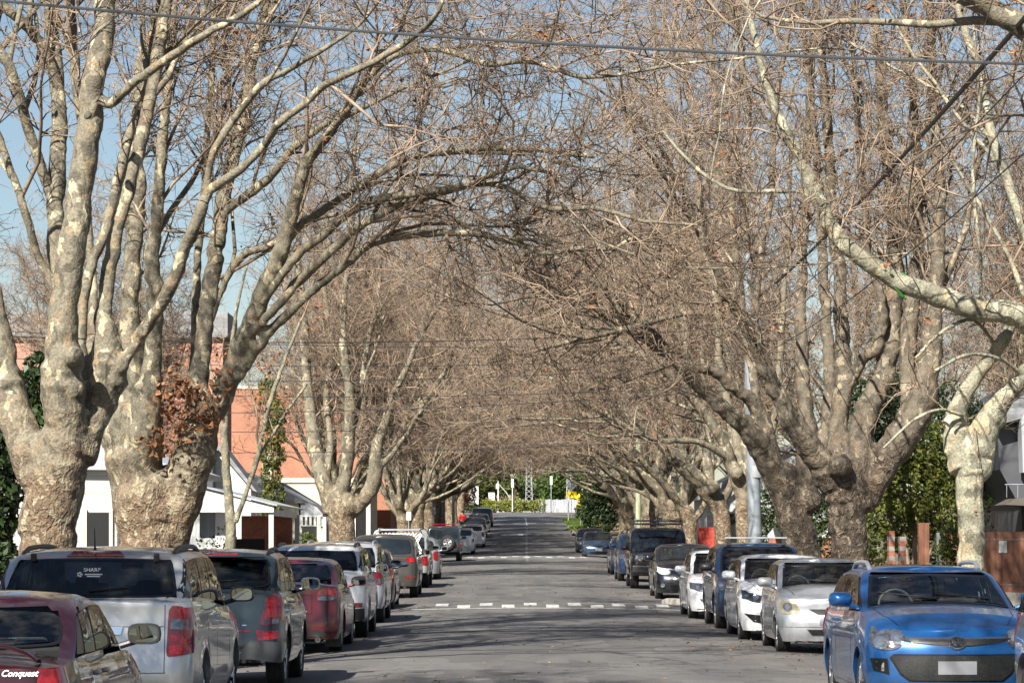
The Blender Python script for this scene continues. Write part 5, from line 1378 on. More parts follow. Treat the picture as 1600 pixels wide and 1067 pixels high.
plane_tree('plane_tree', 'broad twin-stemmed plane tree with a clump of rusty leaves in its fork', 47, 240, [
    [(238, 1025, 165), (237, 930, 128), (234, 860, 120), (230, 800, 124), (222, 750, 130)],
    [(215, 790, 110, 0), (205, 720, 104, 0), (200, 660, 92, .1), (205, 590, 60, .2), (203, 500, 36, .3), (205, 431, 32, .3), (211, 366, 31, .4), (214, 295, 30, .5), (216, 200, 27, .7), (217, 131, 25, .8), (236, 60, 24, 1), (262, -10, 22), (285, -90, 18)],
    [(222, 740, 90, 0), (228, 640, 70, -.4), (238, 560, 32, -.5), (243, 480, 30, -.6), (238, 400, 28, -.7), (246, 330, 22, -.7), (252, 250, 20, -.8), (258, 170, 18), (268, 80, 16), (275, -30, 14)],
    [(260, 860, 90, 0), (285, 770, 84, -.1), (302, 710, 76, -.2), (314, 655, 62, -.2), (309, 610, 42, -.2), (314, 562, 33, -.1), (321, 497, 31, 0), (331, 431, 30, .1), (341, 366, 28, .2), (351, 300, 26, .3), (370, 230, 24, .4), (387, 164, 22, .5), (393, 98, 20), (410, 33, 18, .8), (425, -60, 15)],
    [(300, 640, 30, .3), (302, 570, 16, .4), (306, 480, 15, .6), (309, 400, 14, .8), (318, 320, 13), (322, 230, 12), (330, 120, 11), (334, 0, 9)],
    [(318, 680, 50, -.2), (343, 635, 42, -.4), (354, 600, 40, -.5), (370, 560, 38, -.7), (387, 520, 34, -.9), (410, 462, 32, -1.2), (434, 405, 30, -1.4), (453, 345, 27, -1.6), (464, 300, 23, -1.8), (482, 250, 20, -2), (512, 214, 18, -2.2), (543, 168, 17, -2.4), (584, 110, 16, -2.6), (626, 84, 13), (690, 78, 11, -3.4), (760, 100, 10), (830, 96, 9, -4.2), (905, 120, 7), (960, 118, 6)],
    [(372, 590, 26, -.7), (385, 570, 22, -.8), (416, 524, 20, -1), (459, 482, 17, -1.3), (500, 445, 15, -1.5), (542, 412, 14, -1.8), (584, 380, 13, -2), (648, 367, 13, -2.3), (719, 363, 12, -2.7), (774, 371, 11, -3), (820, 384, 10), (850, 396, 9, -3.4), (909, 388, 8), (951, 394, 7, -4), (985, 375, 6), (1030, 380, 5)],
    [(392, 520, 22, -1), (432, 480, 18, -1.3), (466, 440, 17), (500, 408, 16, -1.8), (550, 363, 15, -2), (600, 332, 14, -2.3), (639, 316, 14), (711, 295, 12, -2.8), (761, 287, 11), (795, 295, 11, -3.3), (835, 318, 9), (871, 327, 9, -3.7), (922, 325, 8), (976, 337, 7, -4.3), (1006, 346, 6), (1090, 352, 5)],
    [(404, 480, 22, -1.2), (430, 445, 17, -1.4), (462, 402, 16, -1.6), (500, 371, 15, -1.8), (563, 320, 15, -2.2), (639, 304, 13, -2.6), (690, 297, 12, -2.9), (740, 285, 10), (800, 262, 8, -3.5), (860, 270, 6)],
    [(444, 385, 20, -1.5), (470, 350, 15, -1.4), (500, 332, 14, -1.3), (555, 295, 14, -1.2), (626, 253, 13, -1), (681, 240, 12, -.8), (774, 232, 11, -.4), (858, 236, 9, 0), (930, 245, 7)],
    [(329, 500, 18, 0), (344, 457, 15, .1), (364, 418, 14, .1), (387, 395, 13, 0), (420, 385, 12, -.2), (452, 366, 11, -.4), (500, 340, 9, -.6), (560, 330, 7, -.8)],
    [(346, 352, 20, .2), (357, 328, 16, 0), (390, 302, 16, -.3), (420, 279, 15, -.5), (452, 239, 14, -.8), (485, 210, 12, -1), (520, 185, 10, -1.3), (570, 140, 8, -1.6)],
    [(345, 345, 16, .3), (356, 250, 14, .5), (372, 170, 12, .8), (400, 90, 11), (432, 0, 9), (450, -60, 7)],
    ], seed=8, burls=[(318, 690, 66, -.2), (330, 660, 48, -.3), (205, 650, 70, -.2), (190, 690, 70, 0), (250, 800, 90, -.2), (300, 760, 70, -.2)], crown=dict(CR, n2=3.6, start=.3, cap2=430, balls=.035), voxel=.035)
plane_tree('young_tree', 'slender young forked tree with smooth grey-green stem in front of the white carport', 60, 356, [
    [(362, 965, 24), (361, 860, 22), (359, 790, 19), (353, 720, 17), (350, 640, 15), (352, 590, 12), (362, 540, 9), (372, 470, 7), (390, 400, 5)],
    [(368, 815, 14, 0), (384, 770, 10, -.1), (402, 715, 10, -.2), (416, 650, 9, -.3), (428, 610, 8), (446, 560, 6), (470, 500, 5)],
    [(404, 712, 7, -.2), (425, 680, 6, .2), (450, 640, 5, .5), (480, 600, 4)],
    [(353, 660, 8, 0), (340, 610, 7, .2), (325, 560, 6, .4), (318, 500, 4)],
    ], seed=5, extra=0, crown=dict(n2=2.2, n3=2.4, n4=3, cap2=46, r3=.008, r4=.005, l2=(.8, 2.2), start=.4, balls=.04), voxel=.02, disp=.01, thin=.035, mt='bark_young')
# left row farther on
plane_tree('plane_tree', 'stout plane tree with three spreading limbs in front of the orange brick block', 100, 535, [
    [(536, 922, 70), (535, 850, 54), (533, 800, 56), (530, 775, 62)],
    [(520, 800, 46, 0), (505, 750, 34, 0), (492, 700, 26, .3), (484, 640, 20, .5), (478, 570, 17, .7), (474, 490, 15), (466, 400, 12, 1.2), (470, 300, 10), (460, 200, 7)],
    [(532, 790, 40, 0), (540, 735, 28, -.3), (545, 680, 23, -.5), (546, 610, 18, -.7), (536, 540, 14, -.9), (538, 470, 12), (545, 380, 10), (550, 280, 8), (560, 170, 6)],
    [(545, 800, 40, 0), (566, 785, 30, -.2), (584, 752, 27, -.4), (588, 705, 22, -.6), (606, 645, 14, -.8), (635, 575, 11, -1.2), (660, 520, 9), (700, 460, 7, -2), (760, 420, 5)],
    [(586, 735, 18, -.4), (610, 712, 12, -.6), (640, 672, 10, -.9), (675, 610, 8, -1.3), (715, 560, 6), (760, 540, 4)],
    [(510, 745, 20, 0), (516, 690, 14, .4), (510, 620, 12, .8), (520, 540, 10), (505, 440, 8), (512, 340, 6)],
    [(545, 690, 14, -.5), (560, 640, 11, -.2), (570, 560, 10, 0), (590, 470, 8), (600, 380, 7), (640, 300, 5)],
    ], seed=12, burls=[(586, 745, 36, -.4), (525, 780, 60, 0), (545, 790, 50, -.2)], crown=dict(n2=4.6, n3=4.4, n4=6, cap2=430, balls=.03, k4=1), voxel=.05, thin=.09, disp=.07)
# right row, near
plane_tree('plane_tree', 'pale smooth plane tree with cream flakes in front of the timber fence', 43, 1517, [
    [(1518, 1040, 66), (1517, 930, 56), (1516, 830, 52), (1515, 760, 54), (1513, 720, 58), (1512, 700, 50)],
    [(1506, 735, 66, 0), (1497, 690, 56, 0), (1495, 655, 40, 0), (1503, 625, 31, 0), (1518, 598, 26, 0), (1545, 562, 24, .1), (1568, 530, 24, .1), (1582, 495, 23, .2), (1580, 470, 18, .2)],
    [(1524, 735, 72, 0), (1534, 695, 64, 0), (1546, 662, 48, -.1), (1564, 630, 38, -.1), (1590, 600, 30, -.2), (1622, 560, 36, -.2), (1630, 525, 40, -.3), (1608, 502, 42, -.4), (1575, 488, 40, -.5), (1540, 487, 38, -.5), (1490, 472, 37, -.6), (1430, 452, 34, -.7), (1370, 420, 31, -.8), (1320, 382, 28, -.9), (1290, 340, 26, -1), (1270, 290, 24, -1), (1250, 248, 21, -1.1), (1225, 200, 17, -1.2), (1197, 130, 13, -1.2), (1182, 70, 12), (1166, 0, 10), (1150, -80, 8)],
    [(1272, 312, 14, -1), (1250, 300, 10, -1), (1210, 299, 9, -1.2), (1155, 299, 8, -1.4), (1110, 280, 7), (1070, 245, 6), (1035, 205, 5)],
    [(1560, 545, 10, .1), (1520, 500, 8, -.2), (1470, 520, 6, -.5), (1430, 560, 5, -.8)],
    [(1505, 650, 9, -.2), (1470, 640, 6, -.5), (1430, 655, 5, -.8), (1380, 700, 4, -1)],
    [(1600, 588, 12, -.2), (1560, 560, 9, -.6), (1510, 555, 7, -.9), (1460, 580, 5, -1.2)],
    [(1530, 480, 12, -.5), (1533, 420, 8, -.6), (1525, 340, 7, -.7), (1520, 250, 6), (1530, 150, 5), (1520, 30, 4)],
    [(1600, 520, 26, -.3), (1622, 440, 20, 0), (1600, 360, 18, .2), (1570, 270, 17, .4), (1545, 190, 16, .6), (1530, 110, 15), (1500, 20, 13), (1490, -60, 11)],
    ], mt='bark_pale', seed=21, burls=[(1490, 690, 34, 0), (1512, 700, 76, 0), (1556, 655, 50, -.1)], crown=dict(n2=1.5, n3=3.2, n4=5, cap2=110, start=.35, l2=(.8, 2.6), balls=.06), voxel=.022, disp=.015, thin=.03, extra=5)
plane_tree('plane_tree', 'dark rough-barked plane tree with wide cupped limbs above the small silver hatchback', 57, 1328, [
    [(1332, 990, 100), (1330, 930, 80), (1327, 860, 72), (1325, 800, 76), (1325, 752, 88)],
    [(1345, 790, 60, 0), (1380, 725, 62, 0), (1415, 675, 60, -.1), (1440, 625, 50, -.2), (1452, 570, 40, -.2), (1460, 480, 30, -.1), (1466, 380, 25, 0), (1466, 280, 21, .2), (1460, 180, 18), (1456, 80, 16), (1450, -20, 14), (1445, -90, 10)],
    [(1420, 650, 40, 0), (1417, 580, 34, .2), (1422, 500, 30, .3), (1434, 400, 25, .5), (1433, 290, 21, .6), (1428, 170, 18), (1415, 60, 15), (1410, -50, 12)],
    [(1335, 780, 60, 0), (1345, 700, 54, .2), (1352, 650, 42, .4), (1376, 600, 38, .6), (1394, 530, 33, .7), (1400, 450, 30, .8), (1398, 370, 27, .9), (1390, 280, 22, 1), (1380, 180, 19), (1372, 80, 17), (1362, -20, 14)],
    [(1318, 760, 60, 0), (1308, 680, 42, .6), (1318, 600, 34, .8), (1315, 500, 26, 1), (1310, 410, 23, 1.2), (1300, 320, 20, 1.4), (1293, 200, 17), (1285, 100, 15), (1275, 0, 12)],
    [(1310, 780, 60, 0), (1290, 735, 58, -.2), (1262, 692, 44, -.4), (1234, 655, 36, -.6), (1210, 605, 29, -.8), (1190, 560, 27, -1), (1165, 505, 25, -1.2), (1138, 458, 21, -1.4), (1108, 395, 17, -1.7), (1080, 330, 13, -2), (1048, 262, 11), (1010, 200, 9, -2.6), (960, 140, 7), (920, 60, 5)],
    [(1330, 600, 22, .7), (1350, 560, 24, .6), (1372, 540, 20, .5), (1380, 480, 16, .4), (1360, 400, 14), (1350, 300, 12), (1340, 180, 10), (1330, 60, 9)],
    [(1190, 560, 18, -1), (1180, 480, 15, -1), (1190, 390, 13, -.8), (1205, 300, 12), (1210, 180, 10), (1230, 60, 8)],
    [(1455, 500, 20, 0), (1480, 430, 15, .2), (1510, 350, 13, .4), (1525, 260, 12, .5), (1560, 180, 10), (1590, 90, 9)],
    ], mt='bark_dark_shaded', seed=31, burls=[(1308, 728, 56, -.6), (1325, 745, 96, 0), (1438, 640, 60, -.1), (1390, 700, 70, 0)], crown=dict(CR, n2=3.0, cap2=290, balls=.04), voxel=.04, disp=.07)
plane_tree('plane_tree', 'dark leaning plane tree with long limbs sweeping over the road beside the navy SUV', 67, 1258, [
    [(1268, 970, 100), (1262, 900, 76), (1250, 850, 68), (1238, 800, 66), (1222, 752, 64)],
    [(1228, 780, 60, 0), (1200, 722, 50, -.2), (1170, 672, 38, -.5), (1132, 640, 28, -.8), (1090, 600, 23, -1.1), (1050, 560, 20, -1.4), (1020, 522, 18, -1.7), (985, 490, 16, -2), (950, 452, 13, -2.4), (905, 430, 11), (850, 400, 8, -3.2), (790, 400, 6)],
    [(1215, 745, 44, 0), (1185, 640, 28, -.3), (1140, 600, 22, -.6), (1115, 578, 20, -.8), (1078, 570, 18, -1), (1032, 548, 17, -1.3), (1002, 525, 15, -1.5), (950, 495, 13, -1.8), (909, 469, 12, -2.1), (868, 450, 10), (820, 430, 8, -3), (760, 395, 6)],
    [(1240, 780, 50, 0), (1262, 700, 36, .3), (1256, 610, 26, .6), (1250, 500, 21, .8), (1255, 400, 19, 1), (1258, 290, 16, 1.2), (1265, 170, 14), (1270, 50, 12)],
    [(1262, 760, 40, 0), (1288, 690, 28, .4), (1296, 600, 24, .8), (1290, 480, 20, 1), (1282, 360, 17), (1276, 240, 14), (1260, 100, 11)],
    [(1178, 690, 26, -.4), (1180, 610, 20, 0), (1165, 520, 18, .3), (1150, 400, 15, .5), (1140, 290, 13), (1120, 180, 11), (1110, 60, 9)],
    [(1115, 489, 14, -2), (1062, 491, 11, -2), (1010, 506, 10, -2.2), (950, 521, 9, -2.4), (894, 533, 8, -2.6), (841, 546, 6)],
    ], mt='bark_dark_shaded', seed=33, burls=[(1222, 745, 80, 0), (1180, 690, 44, -.4), (1262, 780, 70, 0)], crown=dict(CR, n2=3.0, cap2=290, balls=.04), voxel=.045, disp=.07)
plane_tree('plane_tree', 'mottled plane tree with straight bole just left of the tall grey pole', 82, 1164, [
    [(1165, 940, 44), (1163, 860, 34), (1162, 790, 33), (1158, 740, 38)],
    [(1155, 760, 34, 0), (1135, 700, 24, -.3), (1105, 650, 19, -.6), (1062, 600, 16, -1), (1010, 560, 13, -1.5), (960, 530, 10), (900, 500, 8, -2.5), (840, 480, 5)],
    [(1164, 760, 30, 0), (1172, 690, 22, .3), (1170, 600, 18, .6), (1175, 480, 15, .8), (1165, 360, 12), (1170, 220, 9), (1160, 90, 7)],
    [(1158, 750, 26, 0), (1148, 670, 18, .4), (1125, 580, 15, .7), (1120, 470, 13), (1095, 360, 11), (1090, 230, 8), (1070, 100, 6)],
    [(1166, 770, 24, 0), (1200, 700, 17, .3), (1215, 620, 14, .5), (1222, 500, 12), (1230, 380, 10), (1235, 240, 8)],
    [(1140, 715, 18, -.3), (1090, 690, 14, -.8), (1032, 688, 11, -1.3), (988, 671, 9, -1.7), (950, 649, 8), (912, 630, 7, -2.4), (880, 596, 5), (849, 562, 4)],
    ], seed=35, burls=[(1150, 740, 34, -.4)], crown=dict(CR, n2=3.6, cap2=320, balls=.03, k4=1), voxel=.05, disp=.06)
plane_tree('plane_tree', 'low-forked plane tree with a swollen knuckle next to the red fence', 91, 1128, [
    [(1134, 930, 46), (1130, 860, 36), (1126, 800, 34), (1108, 768, 38)],
    [(1116, 785, 36, 0), (1092, 752, 34, -.3), (1062, 722, 26, -.6), (1030, 690, 20, -1), (990, 652, 16, -1.4), (950, 620, 12), (905, 600, 9, -2.4), (850, 590, 6)],
    [(1110, 780, 30, 0), (1102, 700, 20, .3), (1080, 620, 16, .5), (1072, 520, 14), (1055, 400, 11), (1050, 270, 9), (1030, 120, 6)],
    [(1125, 790, 22, 0), (1146, 740, 15, .3), (1140, 640, 13, .6), (1135, 520, 11), (1130, 400, 9), (1120, 280, 7)],
    [(1080, 740, 18, -.4), (1050, 660, 15, -.6), (1010, 590, 13, -1), (985, 500, 10), (960, 400, 8), (950, 290, 6)],
    ], seed=37, burls=[(1112, 762, 38, -.4), (1125, 790, 36, 0)], crown=dict(CR, n2=3.6, cap2=320, balls=.03, k4=1), voxel=.05, disp=.06)
plane_tree('plane_tree', 'olive-barked Y-shaped plane tree behind the black sedan', 107, 1078, [
    [(1080, 920, 34), (1079, 860, 27), (1077, 815, 27), (1072, 795, 30)],
    [(1070, 805, 24, 0), (1050, 770, 17, -.3), (1018, 735, 14, -.7), (985, 700, 12, -1.1), (940, 660, 10, -1.6), (890, 640, 8), (830, 630, 5)],
    [(1072, 800, 20, 0), (1062, 730, 15, .3), (1040, 640, 13, .6), (1035, 540, 11), (1020, 430, 9), (1000, 300, 7), (990, 180, 5)],
    [(1084, 815, 18, 0), (1104, 778, 13, .2), (1112, 720, 11, .5), (1100, 620, 10), (1095, 500, 8), (1080, 380, 6)],
    [(1040, 760, 14, -.5), (1010, 700, 11, -.8), (985, 620, 10, -1), (960, 520, 8), (930, 420, 6), (920, 310, 5)],
    ], seed=39, burls=[(1072, 798, 28, 0)], crown=dict(CR, n2=3.6, cap2=320, balls=.03, k4=1), voxel=.06, disp=.06)
# limb that hangs in from a tree outside the frame, and the trees to the left of the camera that shade the road
plane_tree('plane_tree', 'plane tree outside the right edge whose thick limb crosses the top right corner', 33, 1900, [
    [(1900, 1100, 120), (1895, 900, 100), (1890, 700, 96), (1880, 560, 100)],
    [(1870, 600, 70, 0), (1820, 380, 56, -.4), (1740, 190, 50, -.7), (1660, 90, 47, -1), (1600, 45, 44, -1.1), (1545, 8, 38, -1.2), (1480, -50, 30, -1.3), (1400, -150, 20)],
    [(1890, 600, 60, 0), (1930, 300, 44, .5), (1960, 0, 34), (1980, -400, 24)],
    [(1880, 560, 60, 0), (1860, 260, 40, 1), (1820, -100, 30), (1780, -400, 20)],
    ], seed=41, crown=dict(n2=1.2, n3=3, n4=4, cap2=50, start=.5), voxel=.04)

variants = []
def make_variant(seed, **k):
    rng = np.random.default_rng(seed)
    limbs = plane_limbs(rng, **k)
    root = empty('plane_tree', (0, 0, 0), 0)
    cut = [limbs[0]]; fine = []
    for c in limbs[1:]:
        j = np.argmax(c[:, 3] < .07) if (c[:, 3] < .07).any() else len(c)
        if j >= 3: cut.append(c[:j])
        if j < len(c) - 1: fine.append(c[max(0, j - 1):])
    wood_object('trunk', root, cut, [((0, 0, k.get('fork', 2.6)), .5)], M['bark'], .06, .09)
    for c in fine:
        V, Q = tubes_np([(c[:, :3], c[:, 3])], 7)
        link('limb', np_mesh('limb', V, Q), M['bark'], root)
    me, tips = crown_mesh(rng, limbs[1:], n2=4.6, n3=4.4, n4=5, cap2=480, start=.3, r4=.0085, r3=.0145, zmin=4.6, up2=.09, k4=1, l4=(.2, .6), l3=(.5, 1.7))
    cr = link('crown', me, M['twig'], root)
    tag(link('seed_balls', balls_mesh(rng, tips, .04, .024), M['seed'], cr), kind='stuff')
    return root
def copy_tree(o, parent=None):
    c = o.copy(); COL.objects.link(c)
    if parent: c.parent = parent
    for ch in o.children: copy_tree(ch, c)
    return c
variants = [make_variant(51, H=17.5, lean=1.0, n=9), make_variant(52, H=18.5, lean=1.1, fork=2.2, n=9), make_variant(53, H=16.5, lean=.9, n=8)]
used = [False] * 3
def put_tree(vi, x, y, rz, sc, label, group, mirror=False):
    if used[vi]: o = copy_tree(variants[vi])
    else: o = variants[vi]; used[vi] = True
    o.location = (x, y, G(y) + .10); o.rotation_euler = (0, 0, rz); o.scale = (sc, sc * (-1 if mirror else 1), sc)
    tag(o, label, 'tree', group); return o
# left: road side is +x ; right: turned half round
rngp = random.Random(4)
FARL = 'far plane trees of the left row'
FARR = 'far plane trees of the right row'
put_tree(2, -7.8, 20.5, 2.3, .8, "plane tree outside the left edge near the camera", None)
put_tree(0, 8.2, 21, math.pi + .4, .95, 'plane tree outside the right edge near the camera', None)
for i, (y, px, lab) in enumerate([(128, None, 'plane tree behind the ladder-framed ute'), (157, 632, 'many-stemmed plane tree with pale vase-shaped fork right of the dark shopfront posts'), (170, None, None), (183, None, None), (196, None, None), (210, None, None), (225, None, None), (242, None, None), (258, None, None)]):
    x = (px - 800) * y / F if px else -6.2 + XS(y) + rngp.uniform(-.3, .3)
    if y == 128: x = -7.6
    put_tree(i % 3, x, y, rngp.uniform(-.5, .5), rngp.uniform(.92, 1.08), lab or 'one of the far plane trees closing the left row beyond the vase-shaped one', FARL, i % 2 == 1)
for i, (y, lab) in enumerate([(122, 'plane tree leaning over the blue SUV'), (138, 'plane tree leaning out past the pale green poles'), (153, 'plane tree just right of the steel blue hatchback'), (166, None), (180, None), (196, None), (214, None), (234, None), (256, None)]):
    x = (6.9 if y < 150 else 6.6) + XS(y) * .6 + rngp.uniform(-.3, .3) + (.9 if y > 180 else 0)
    put_tree((i + 1) % 3, x, y, math.pi + rngp.uniform(-.5, .5), rngp.uniform(.92, 1.08), lab or 'one of the far plane trees closing the right row behind the dark green bush', FARR, i % 2 == 0)
# back rows seen between the limbs
for i, (x, y) in enumerate([(-19, 78), (17.5, 88), (24, 128), (-17, 118), (20, 60), (14, 112)]):
    put_tree(i % 3, x, y, rngp.uniform(0, 6), rngp.uniform(.85, 1.0), ['bare tree over the white house at the left', 'bare tree rising behind the timber fence', 'bare tree far off beyond the fence at the right', 'bare tree before the salmon brick wall', 'bare tree at the right edge by the grey building', 'bare tree behind the red fence'][i], None)
# rusty leaves left in the fork of the twin-stemmed tree
t2 = [o for o in bpy.data.objects if o.get('label', '').startswith('broad twin')][0]
rng = np.random.default_rng(2)
pts = [P(x, y, 46.3) - t2.location for x, y in ((268, 620), (285, 640), (300, 615), (262, 650), (245, 690), (320, 660), (276, 600), (325, 640), (350, 598), (290, 670))]
link('dead_leaves', leaves_mesh(rng, [tuple(p) for p in pts], 330, (.13, .15, .14), .07), M['dead_leaf'], t2)
# ------------------------------------------------------------------ buildings, fences, poles, signs, greenery
def brick(name, c1, c2, mortar, sc=4.0):
    m, n, l, b = nodes(name)
    tc = n.new('ShaderNodeTexCoord'); mp = n.new('ShaderNodeMapping'); mp.inputs['Rotation'].default_value = (R(90), 0, 0)
    l.new(tc.outputs['Object'], mp.inputs['Vector'])
    bk = n.new('ShaderNodeTexBrick'); bk.inputs['Scale'].default_value = sc; bk.inputs['Color1'].default_value = c4(c1); bk.inputs['Color2'].default_value = c4(c2); bk.inputs['Mortar'].default_value = c4(mortar); bk.inputs['Mortar Size'].default_value = .012
    l.new(mp.outputs[0], bk.inputs['Vector'])
    nz = n.new('ShaderNodeTexNoise'); nz.inputs['Scale'].default_value = .7; nz.inputs['Detail'].default_value = 6; l.new(tc.outputs['Object'], nz.inputs['Vector'])
    mr = n.new('ShaderNodeMapRange'); mr.inputs[1].default_value = .3; mr.inputs[2].default_value = .7; mr.inputs[3].default_value = .82; mr.inputs[4].default_value = 1.12; l.new(nz.outputs['Fac'], mr.inputs[0])
    mx = n.new('ShaderNodeMix'); mx.data_type = 'RGBA'; mx.blend_type = 'MULTIPLY'; mx.inputs['Factor'].default_value = 1; l.new(bk.outputs['Color'], mx.inputs['A']); l.new(mr.outputs[0], mx.inputs['B'])
    l.new(mx.outputs['Result'], b.inputs['Base Color']); b.inputs['Roughness'].default_value = .9
    return m
def boards(name, col, axis='Z', freq=7.0, dark=.6, rough=.6, col2=None, bump=.6):
    """planks, corrugation or weatherboards: bands along one axis"""
    m, n, l, b = nodes(name)
    tc = n.new('ShaderNodeTexCoord'); sx = n.new('ShaderNodeSeparateXYZ'); l.new(tc.outputs['Object'], sx.inputs[0])
    mu = n.new('ShaderNodeMath'); mu.operation = 'MULTIPLY'; mu.inputs[1].default_value = freq; l.new(sx.outputs[axis], mu.inputs[0])
    fr = n.new('ShaderNodeMath'); fr.operation = 'FRACT'; l.new(mu.outputs[0], fr.inputs[0])
    rp = n.new('ShaderNodeValToRGB'); rp.color_ramp.elements[0].position = .0; rp.color_ramp.elements[0].color = (dark, dark, dark, 1); rp.color_ramp.elements[1].position = .12; rp.color_ramp.elements[1].color = (1, 1, 1, 1)
    l.new(fr.outputs[0], rp.inputs[0])
    fl = n.new('ShaderNodeMath'); fl.operation = 'FLOOR'; l.new(mu.outputs[0], fl.inputs[0])
    wn_ = n.new('ShaderNodeTexWhiteNoise'); wn_.noise_dimensions = '1D'; l.new(fl.outputs[0], wn_.inputs['W'])
    nz = n.new('ShaderNodeTexNoise'); nz.inputs['Scale'].default_value = 2.5; nz.inputs['Detail'].default_value = 7
    mp = n.new('ShaderNodeMapping'); mp.inputs['Scale'].default_value = (1, 1, .25) if axis == 'X' else (.3, .3, 1); l.new(tc.outputs['Object'], mp.inputs['Vector']); l.new(mp.outputs[0], nz.inputs['Vector'])
    av = n.new('ShaderNodeMath'); av.operation = 'MULTIPLY_ADD'; av.inputs[1].default_value = .45; l.new(wn_.outputs['Value'], av.inputs[0]); l.new(nz.outputs['Fac'], av.inputs[2])
    cr = n.new('ShaderNodeValToRGB'); cr.color_ramp.elements[0].position = .35; cr.color_ramp.elements[1].position = 1.0
    c2 = col2 or [x * 1.25 for x in col]
    cr.color_ramp.elements[0].color = c4([x * .85 for x in col]); cr.color_ramp.elements[1].color = c4(c2); l.new(av.outputs[0], cr.inputs[0])
    mx = n.new('ShaderNodeMix'); mx.data_type = 'RGBA'; mx.blend_type = 'MULTIPLY'; mx.inputs['Factor'].default_value = 1; l.new(cr.outputs[0], mx.inputs['A']); l.new(rp.outputs[0], mx.inputs['B'])
    l.new(mx.outputs['Result'], b.inputs['Base Color']); b.inputs['Roughness'].default_value = rough
    bp = n.new('ShaderNodeBump'); bp.inputs['Strength'].default_value = bump; bp.inputs['Distance'].default_value = .02; l.new(fr.outputs[0], bp.inputs['Height']); l.new(bp.outputs[0], b.inputs['Normal'])
    return m
def leafmat(name, c1, c2, sc=1.4, trans=.25):
    m, n, l, b = nodes(name)
    tc = n.new('ShaderNodeTexCoord'); nz = n.new('ShaderNodeTexNoise'); nz.inputs['Scale'].default_value = sc; nz.inputs['Detail'].default_value = 3; l.new(tc.outputs['Object'], nz.inputs['Vector'])
    rp = n.new('ShaderNodeValToRGB'); rp.color_ramp.elements[0].position = .35; rp.color_ramp.elements[1].position = .65; rp.color_ramp.elements[0].color = c4(c1); rp.color_ramp.elements[1].color = c4(c2)
    l.new(nz.outputs['Fac'], rp.inputs[0]); l.new(rp.outputs[0], b.inputs['Base Color']); b.inputs['Roughness'].default_value = .5
    tr = n.new('ShaderNodeBsdfTranslucent'); l.new(rp.outputs[0], tr.inputs['Color']); ms = n.new('ShaderNodeMixShader'); ms.inputs[0].default_value = trans
    out = [x for x in n if x.type == 'OUTPUT_MATERIAL'][0]; l.new(b.outputs[0], ms.inputs[1]); l.new(tr.outputs[0], ms.inputs[2]); l.new(ms.outputs[0], out.inputs['Surface'])
    return m
M['salmon'] = brick('salmon_brick', (.50, .25, .18), (.44, .21, .15), (.40, .27, .22), 3.2)
M['orange'] = brick('orange_brick', (.38, .165, .10), (.31, .13, .08), (.34, .24, .18), 3.2)
M['redbrick'] = brick('red_brick', (.42, .14, .07), (.30, .09, .05), (.38, .30, .24), 4.2)
M['weather'] = boards('white_weatherboard', (.40, .41, .41), 'Z', 6.5, .55)
M['cladding'] = boards('pale_cladding', (.42, .44, .44), 'X', 9, .45)
M['white'] = mat('white_paintwork', (.58, .58, .56), rough=.55, var=.14, scale=1.1)
M['cream'] = mat('cream_paintwork', (.52, .48, .38), rough=.6, var=.1)
M['dark'] = mat('dark_opening', (.012, .012, .013), rough=.35)
M['slate'] = boards('slate_roof', (.20, .21, .22), 'Z', 5, .7, col2=(.30, .31, .32))
M['zinc'] = boards('corrugated_iron', (.34, .36, .38), 'X', 9, .6, rough=.45)
M['fence_wood'] = boards('red_timber', (.19, .075, .04), 'X', 6.7, .25, col2=(.33, .15, .085))
M['red_iron'] = boards('red_iron', (.45, .05, .03), 'X', 8, .45)
M['grey_panel'] = mat('grey_panel', (.075, .08, .09), rough=.45, var=.15, scale=.8)
M['pale_panel'] = boards('pale_metal_panel', (.33, .35, .37), 'X', 1.3, .6, rough=.4)
M['soffit'] = mat('brown_soffit', (.10, .085, .07), rough=.7)
M['pole_wood'] = mat('pole_timber', (.22, .16, .11), rough=.85, var=.3, scale=6, bump=.5)
M['pole_green'] = mat('pale_green_pole', (.36, .39, .25), rough=.7, var=.15, scale=2)
M['steel_pole'] = mat('galvanised_pole', (.27, .30, .33), rough=.5, metal=.3, var=.2, scale=1.3)
M['cable'] = mat('black_cable', (.02, .02, .022), rough=.6)
M['cable_pale'] = mat('silver_cable', (.10, .11, .12), rough=.4, metal=.5)
M['sign_yellow'] = mat('sign_yellow', (.80, .58, .02), rough=.4, var=.05)
M['sign_back'] = mat('sign_back', (.45, .47, .48), rough=.4, metal=.4)
M['leaf_olive'] = leafmat('olive_leaves', (.055, .085, .018), (.13, .155, .030))
M['leaf_dark'] = leafmat('dark_leaves', (.014, .030, .010), (.045, .075, .020))
M['leaf_lime'] = leafmat('lime_leaves', (.12, .15, .022), (.26, .27, .035))
M['leaf_rust'] = leafmat('rust_leaves', (.17, .065, .03), (.30, .12, .06))
M['leaf_brown'] = leafmat('brown_leaves', (.16, .11, .05), (.30, .22, .10))
M['leaf_garden'] = leafmat('garden_leaves', (.060, .085, .018), (.165, .175, .030), 2.2)
M['leaf_mid'] = leafmat('mid_green_leaves', (.05, .09, .02), (.10, .16, .035))
M['grass'] = leafmat('grass_blades', (.08, .13, .02), (.17, .24, .04))
M['skin'] = mat('skin', (.45, .27, .19), rough=.6)
M['red_cloth'] = mat('red_cloth', (.72, .03, .02), rough=.8)
M['dark_cloth'] = mat('dark_cloth', (.03, .035, .05), rough=.9)
M['parrot'] = mat('green_feathers', (.02, .13, .012), rough=.7, var=.4, scale=30)

